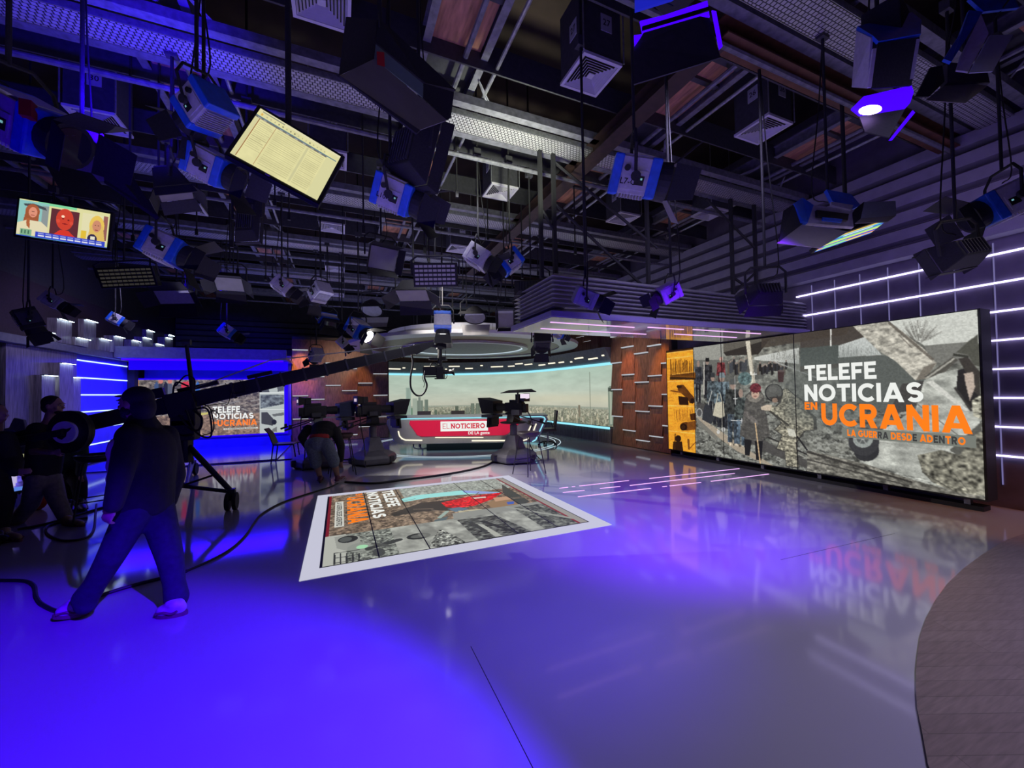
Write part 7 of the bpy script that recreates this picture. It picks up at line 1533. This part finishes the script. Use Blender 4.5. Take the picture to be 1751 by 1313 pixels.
mb = MB(); mb.ell(L(0, .055, -.078), (.050, .042, .030), ax=ax); mb.build('beard', 'hair', m2, smooth=True)
sxv = (shf-shn).normalized(); axm = Matrix((sxv, VZ.cross(sxv), VZ)).transposed(); jk = MB(); mid = lambda t_: lerp(hip, (shn+shf)/2, t_)
torso(jk, [(mid(-.02), .18, .16), (mid(.3), .18, .165), (mid(.7), .195, .15), (mid(1.0), .165, .11)], axm)
capsules(jk, [(shn, .09), (lerp(shn, eln, .75), .075)]); capsules(jk, [(shf, .09), (lerp(shf, elf, .75), .075)]); jk.build('black_shirt', 'blackcloth', m2, remesh=.012)
tr = MB(); tr.ell(hip-VZ*.02, (.17, .17, .12), ax=axm); capsules(tr, [(hn, .115), (kn, .09), (an, .075)]); capsules(tr, [(hf, .115), (kf, .09), (af, .075)]); tr.build('grey_trousers', 'khaki', m2, remesh=.011)
p_ = at_z(4, 918); shoe(m2, p_, at_z(34, 926), 'tanshoe', 'sole'); p_ = at_z(108, 897); shoe(m2, p_, at_z(142, 900), 'tanshoe', 'sole')
# ---- person in dark green behind the disc
m3 = thing('person', (-2.9, 8.3, 0), 'person in dark green clothes, mostly hidden behind the round counterweight', 'person')
d3 = 6.4; hip = jt(122, 800, d3); neck = jt(118, 740, d3); hc = jt(118, 718, d3); body = MB(); capsules(body, [(hip, .11), (lerp(hip, neck, .6), .12), (neck, .055), (hc, .055)])
k1, a1 = jt(112, 826, d3-.1), jt(118, 852, d3); k2, a2 = jt(135, 826, d3-.1), jt(138, 850, d3); L, ax = head(body, hc, AW*-1+RT*-.3)
capsules(body, [(hip, .09), (k1, .06), (a1, .045)]); capsules(body, [(hip, .09), (k2, .06), (a2, .045)]); s1, s2 = jt(100, 748, d3), jt(137, 748, d3); e1, e2 = jt(98, 780, d3), jt(142, 782, d3); w1_, w2_ = jt(104, 806, d3-.2), jt(138, 808, d3-.2)
capsules(body, [(s1, .055), (e1, .045), (w1_, .03)]); capsules(body, [(s2, .055), (e2, .045), (w2_, .03)]); hand(None, w1_, VZ*-1, AW, mb=body); hand(None, w2_, VZ*-1, AW, mb=body); body.build('body', 'skin', m3, remesh=.011); eyes(m3, L, ax)
hp = MB(); hp.ell(L(0, -.03, .045), (.088, .10, .09), ax=ax); hp.build('hair', 'hair', m3, remesh=.011)
jk = MB(); axm = Matrix((RT, AW, VZ)).transposed()
torso(jk, [(lerp(hip, neck, t_), w_, .15) for t_, w_ in ((.0, .21), (.4, .20), (.7, .20), (.92, .17))], axm)
capsules(jk, [(s1, .085), (e1, .075), (w1_, .06)]); capsules(jk, [(s2, .085), (e2, .075), (w2_, .06)]); jk.build('green_jacket', 'greencloth', m3, remesh=.012)
tr = MB(); capsules(tr, [(hip, .14), (k1, .10), (a1, .08)]); capsules(tr, [(hip, .14), (k2, .10), (a2, .08)]); tr.build('dark_trousers', 'blackcloth', m3, remesh=.012)
shoe(m3, at_z(116, 866), at_z(122, 878), 'black', 'rubber'); shoe(m3, at_z(136, 864), at_z(144, 876), 'black', 'rubber')
# ---- person cut by the left edge
m4 = thing('person', (-3.9, 6.6, 0), 'person in black cut off by the left edge of the view', 'person'); d4 = 4.9
hip = jt(-12, 812, d4); neck = jt(-6, 738, d4); hc = jt(-4, 708, d4); body = MB(); capsules(body, [(hip, .12), (lerp(hip, neck, .6), .13), (neck, .055), (hc, .055)]); L, ax = head(body, hc, RT)
k1, a1 = jt(-20, 862, d4), jt(-26, 912, d4); k2, a2 = jt(8, 858, d4), jt(0, 908, d4); capsules(body, [(hip, .09), (k1, .06), (a1, .04)]); capsules(body, [(hip, .09), (k2, .06), (a2, .04)])
s1, e1, w1_ = jt(8, 752, d4-.2), jt(20, 792, d4-.25), jt(26, 806, d4-.4); capsules(body, [(s1, .055), (e1, .045), (w1_, .03)]); hand(None, w1_, RT, AW, mb=body); body.build('body', 'skin', m4, remesh=.011)
hp = MB(); hp.ell(L(0, -.03, .045), (.088, .10, .09), ax=ax); hp.build('hair', 'hair', m4, remesh=.011)
jk = MB(); axm = Matrix((AW, -RT, VZ)).transposed()
torso(jk, [(lerp(hip, neck, t_), .19, .16) for t_ in (.0, .4, .7, .92)], axm)
capsules(jk, [(s1, .10), (e1, .10), (w1_, .06)]); jk.build('black_jacket', 'blackcloth', m4, remesh=.012)
tr = MB(); capsules(tr, [(hip, .14), (k1, .09), (a1, .07)]); capsules(tr, [(hip, .14), (k2, .09), (a2, .07)]); tr.build('black_trousers', 'blackcloth', m4, remesh=.012)
shoe(m4, at_z(-34, 930), at_z(-4, 934), 'black', 'rubber'); shoe(m4, at_z(-10, 924), at_z(12, 928), 'black', 'rubber')
# ---- person bending over, seen from behind
m5 = thing('person', (-.2, 8.1, 0), 'person bending forward in a black top and grey knee-length shorts, seen from behind', 'person'); d5 = 7.45
hip = jt(544, 758, d5); hl_, hr_ = jt(533, 760, d5), jt(558, 760, d5); ch = jt(554, 732, d5+.32); neck = jt(566, 732, d5+.52); hc = jt(574, 742, d5+.66)
kl, al = jt(540, 790, d5-.05), jt(548, 818, d5+.02); kr, ar = jt(571, 788, d5-.05), jt(577, 815, d5+.02)
sl, sr = jt(527, 734, d5+.30), jt(573, 737, d5+.30); el, wl_ = jt(516, 748, d5+.15), jt(526, 766, d5+.42); er, wr_ = jt(583, 762, d5+.25), jt(583, 788, d5+.3)
body = MB(); capsules(body, [(hip, .13), (lerp(hip, ch, .6), .13), (ch, .13), (neck, .06), (hc, .058)]); capsules(body, [(hl_, .09), (kl, .062), (lerp(kl, al, .35), .060), (al, .042)]); capsules(body, [(hr_, .09), (kr, .062), (lerp(kr, ar, .35), .060), (ar, .042)])
capsules(body, [(sl, .055), (el, .044), (wl_, .03)]); capsules(body, [(sr, .055), (er, .044), (wr_, .03)]); L, ax = head(body, hc, (AW*.5+RT*.3-VZ*.8)); hand(None, wr_, -VZ, AW, 1.0, .6, mb=body); hand(None, wl_, -VZ+AW, AW, 1.0, .6, mb=body); body.build('body', 'skin', m5, remesh=.010); eyes(m5, L, ax)
hp = MB(); hp.ell(L(0, -.03, .045), (.088, .10, .09), ax=ax); hp.build('hair', 'hair', m5, remesh=.011)
jk = MB(); axm = Matrix((RT, AW, VZ)).transposed()
for t_, w_ in ((.35, .19), (.6, .215), (.85, .235), (1.0, .24)): jk.ell(lerp(hip, ch, t_)+VZ*.01, (w_, .17, .14), ax=axm)
capsules(jk, [(sl, .095), (el, .075), (lerp(el, wl_, .9), .055)]); capsules(jk, [(sr, .095), (er, .075), (lerp(er, wr_, .9), .055)]); jk.build('black_top', 'blackcloth', m5, remesh=.012)
mb = MB(); mb.ell(lerp(hip, ch, .26)+VZ*.045, (.185, .15, .10), ax=axm); mb.build('red_waistband', 'redcloth', m5, smooth=True)
tr = MB(); tr.ell(hip+VZ*.0, (.185, .165, .14), ax=axm); capsules(tr, [(hl_, .125), (kl, .105), (kl-VZ*.03, .10)]); capsules(tr, [(hr_, .125), (kr, .105), (kr-VZ*.03, .10)]); tr.build('grey_shorts', 'denim', m5, remesh=.011)
shoe(m5, at_z(547, 826), at_z(549, 818), 'sole', 'rubber'); shoe(m5, at_z(574, 826), at_z(590, 819), 'sole', 'pinkcloth')
# silver things at far left edge
c_ = at_z(30, 905); q = at_d(28, 745, 6.6); t = thing('draped_stand', (q.x, q.y, 0), 'pale grey cloth draped over a stand at the far left edge', 'stand'); mb = MB(); mb.cyl((q.x, q.y, 0), (q.x, q.y, q.z+.2), .02); mb.build('pole', 'blackmatte', t)
for k in range(3):
    a = k*2.09; mb = MB(); mb.cyl((q.x, q.y, .25), (q.x+.3*math.cos(a), q.y+.3*math.sin(a), .01), .014); mb.build('leg', 'blackmatte', t)
mb = MB(); T = frame(q, _r0); mb.T = T
mb.plate([(-.16, 0, -.28), (.16, 0, -.30), (.20, 0, .02), (.14, 0, .26), (-.02, .0, .30), (-.10, 0, .14), (-.20, 0, .12)], .05); mb.build('grey_cloth', 'grey', t, bevel=.01)
c_ = at_d(34, 770, 6.9); t = thing('desk_lamp_screen', tuple(c_), 'small pale yellow lit board at the far left edge behind the people', 'screen'); T = frame(c_, _r0); mb = MB(T); mb.box((0, 0, 0), (.30, .03, .34)); mb.build('lit_board', em('pale_yellow_board', (.42, .42, .22), .8), t)
mb = MB(); mb.cyl(c_-VZ*.17, (c_.x, c_.y, 0), .015); mb.build('stand_pole', 'blackmatte', t)
q = at_z(62, 872); t = thing('red_bag', (q.x, q.y, 0), 'small red bag on the floor between the legs of the stepping person', 'bag'); mb = MB(); mb.ell((q.x, q.y, .12), (.12, .09, .13)); mb.tube(smoothpath([(q.x-.06, q.y, .22), (q.x, q.y, .33), (q.x+.06, q.y, .22)], 4), .008, n=6); mb.build('bag_body', 'redcloth', t, remesh=.01)
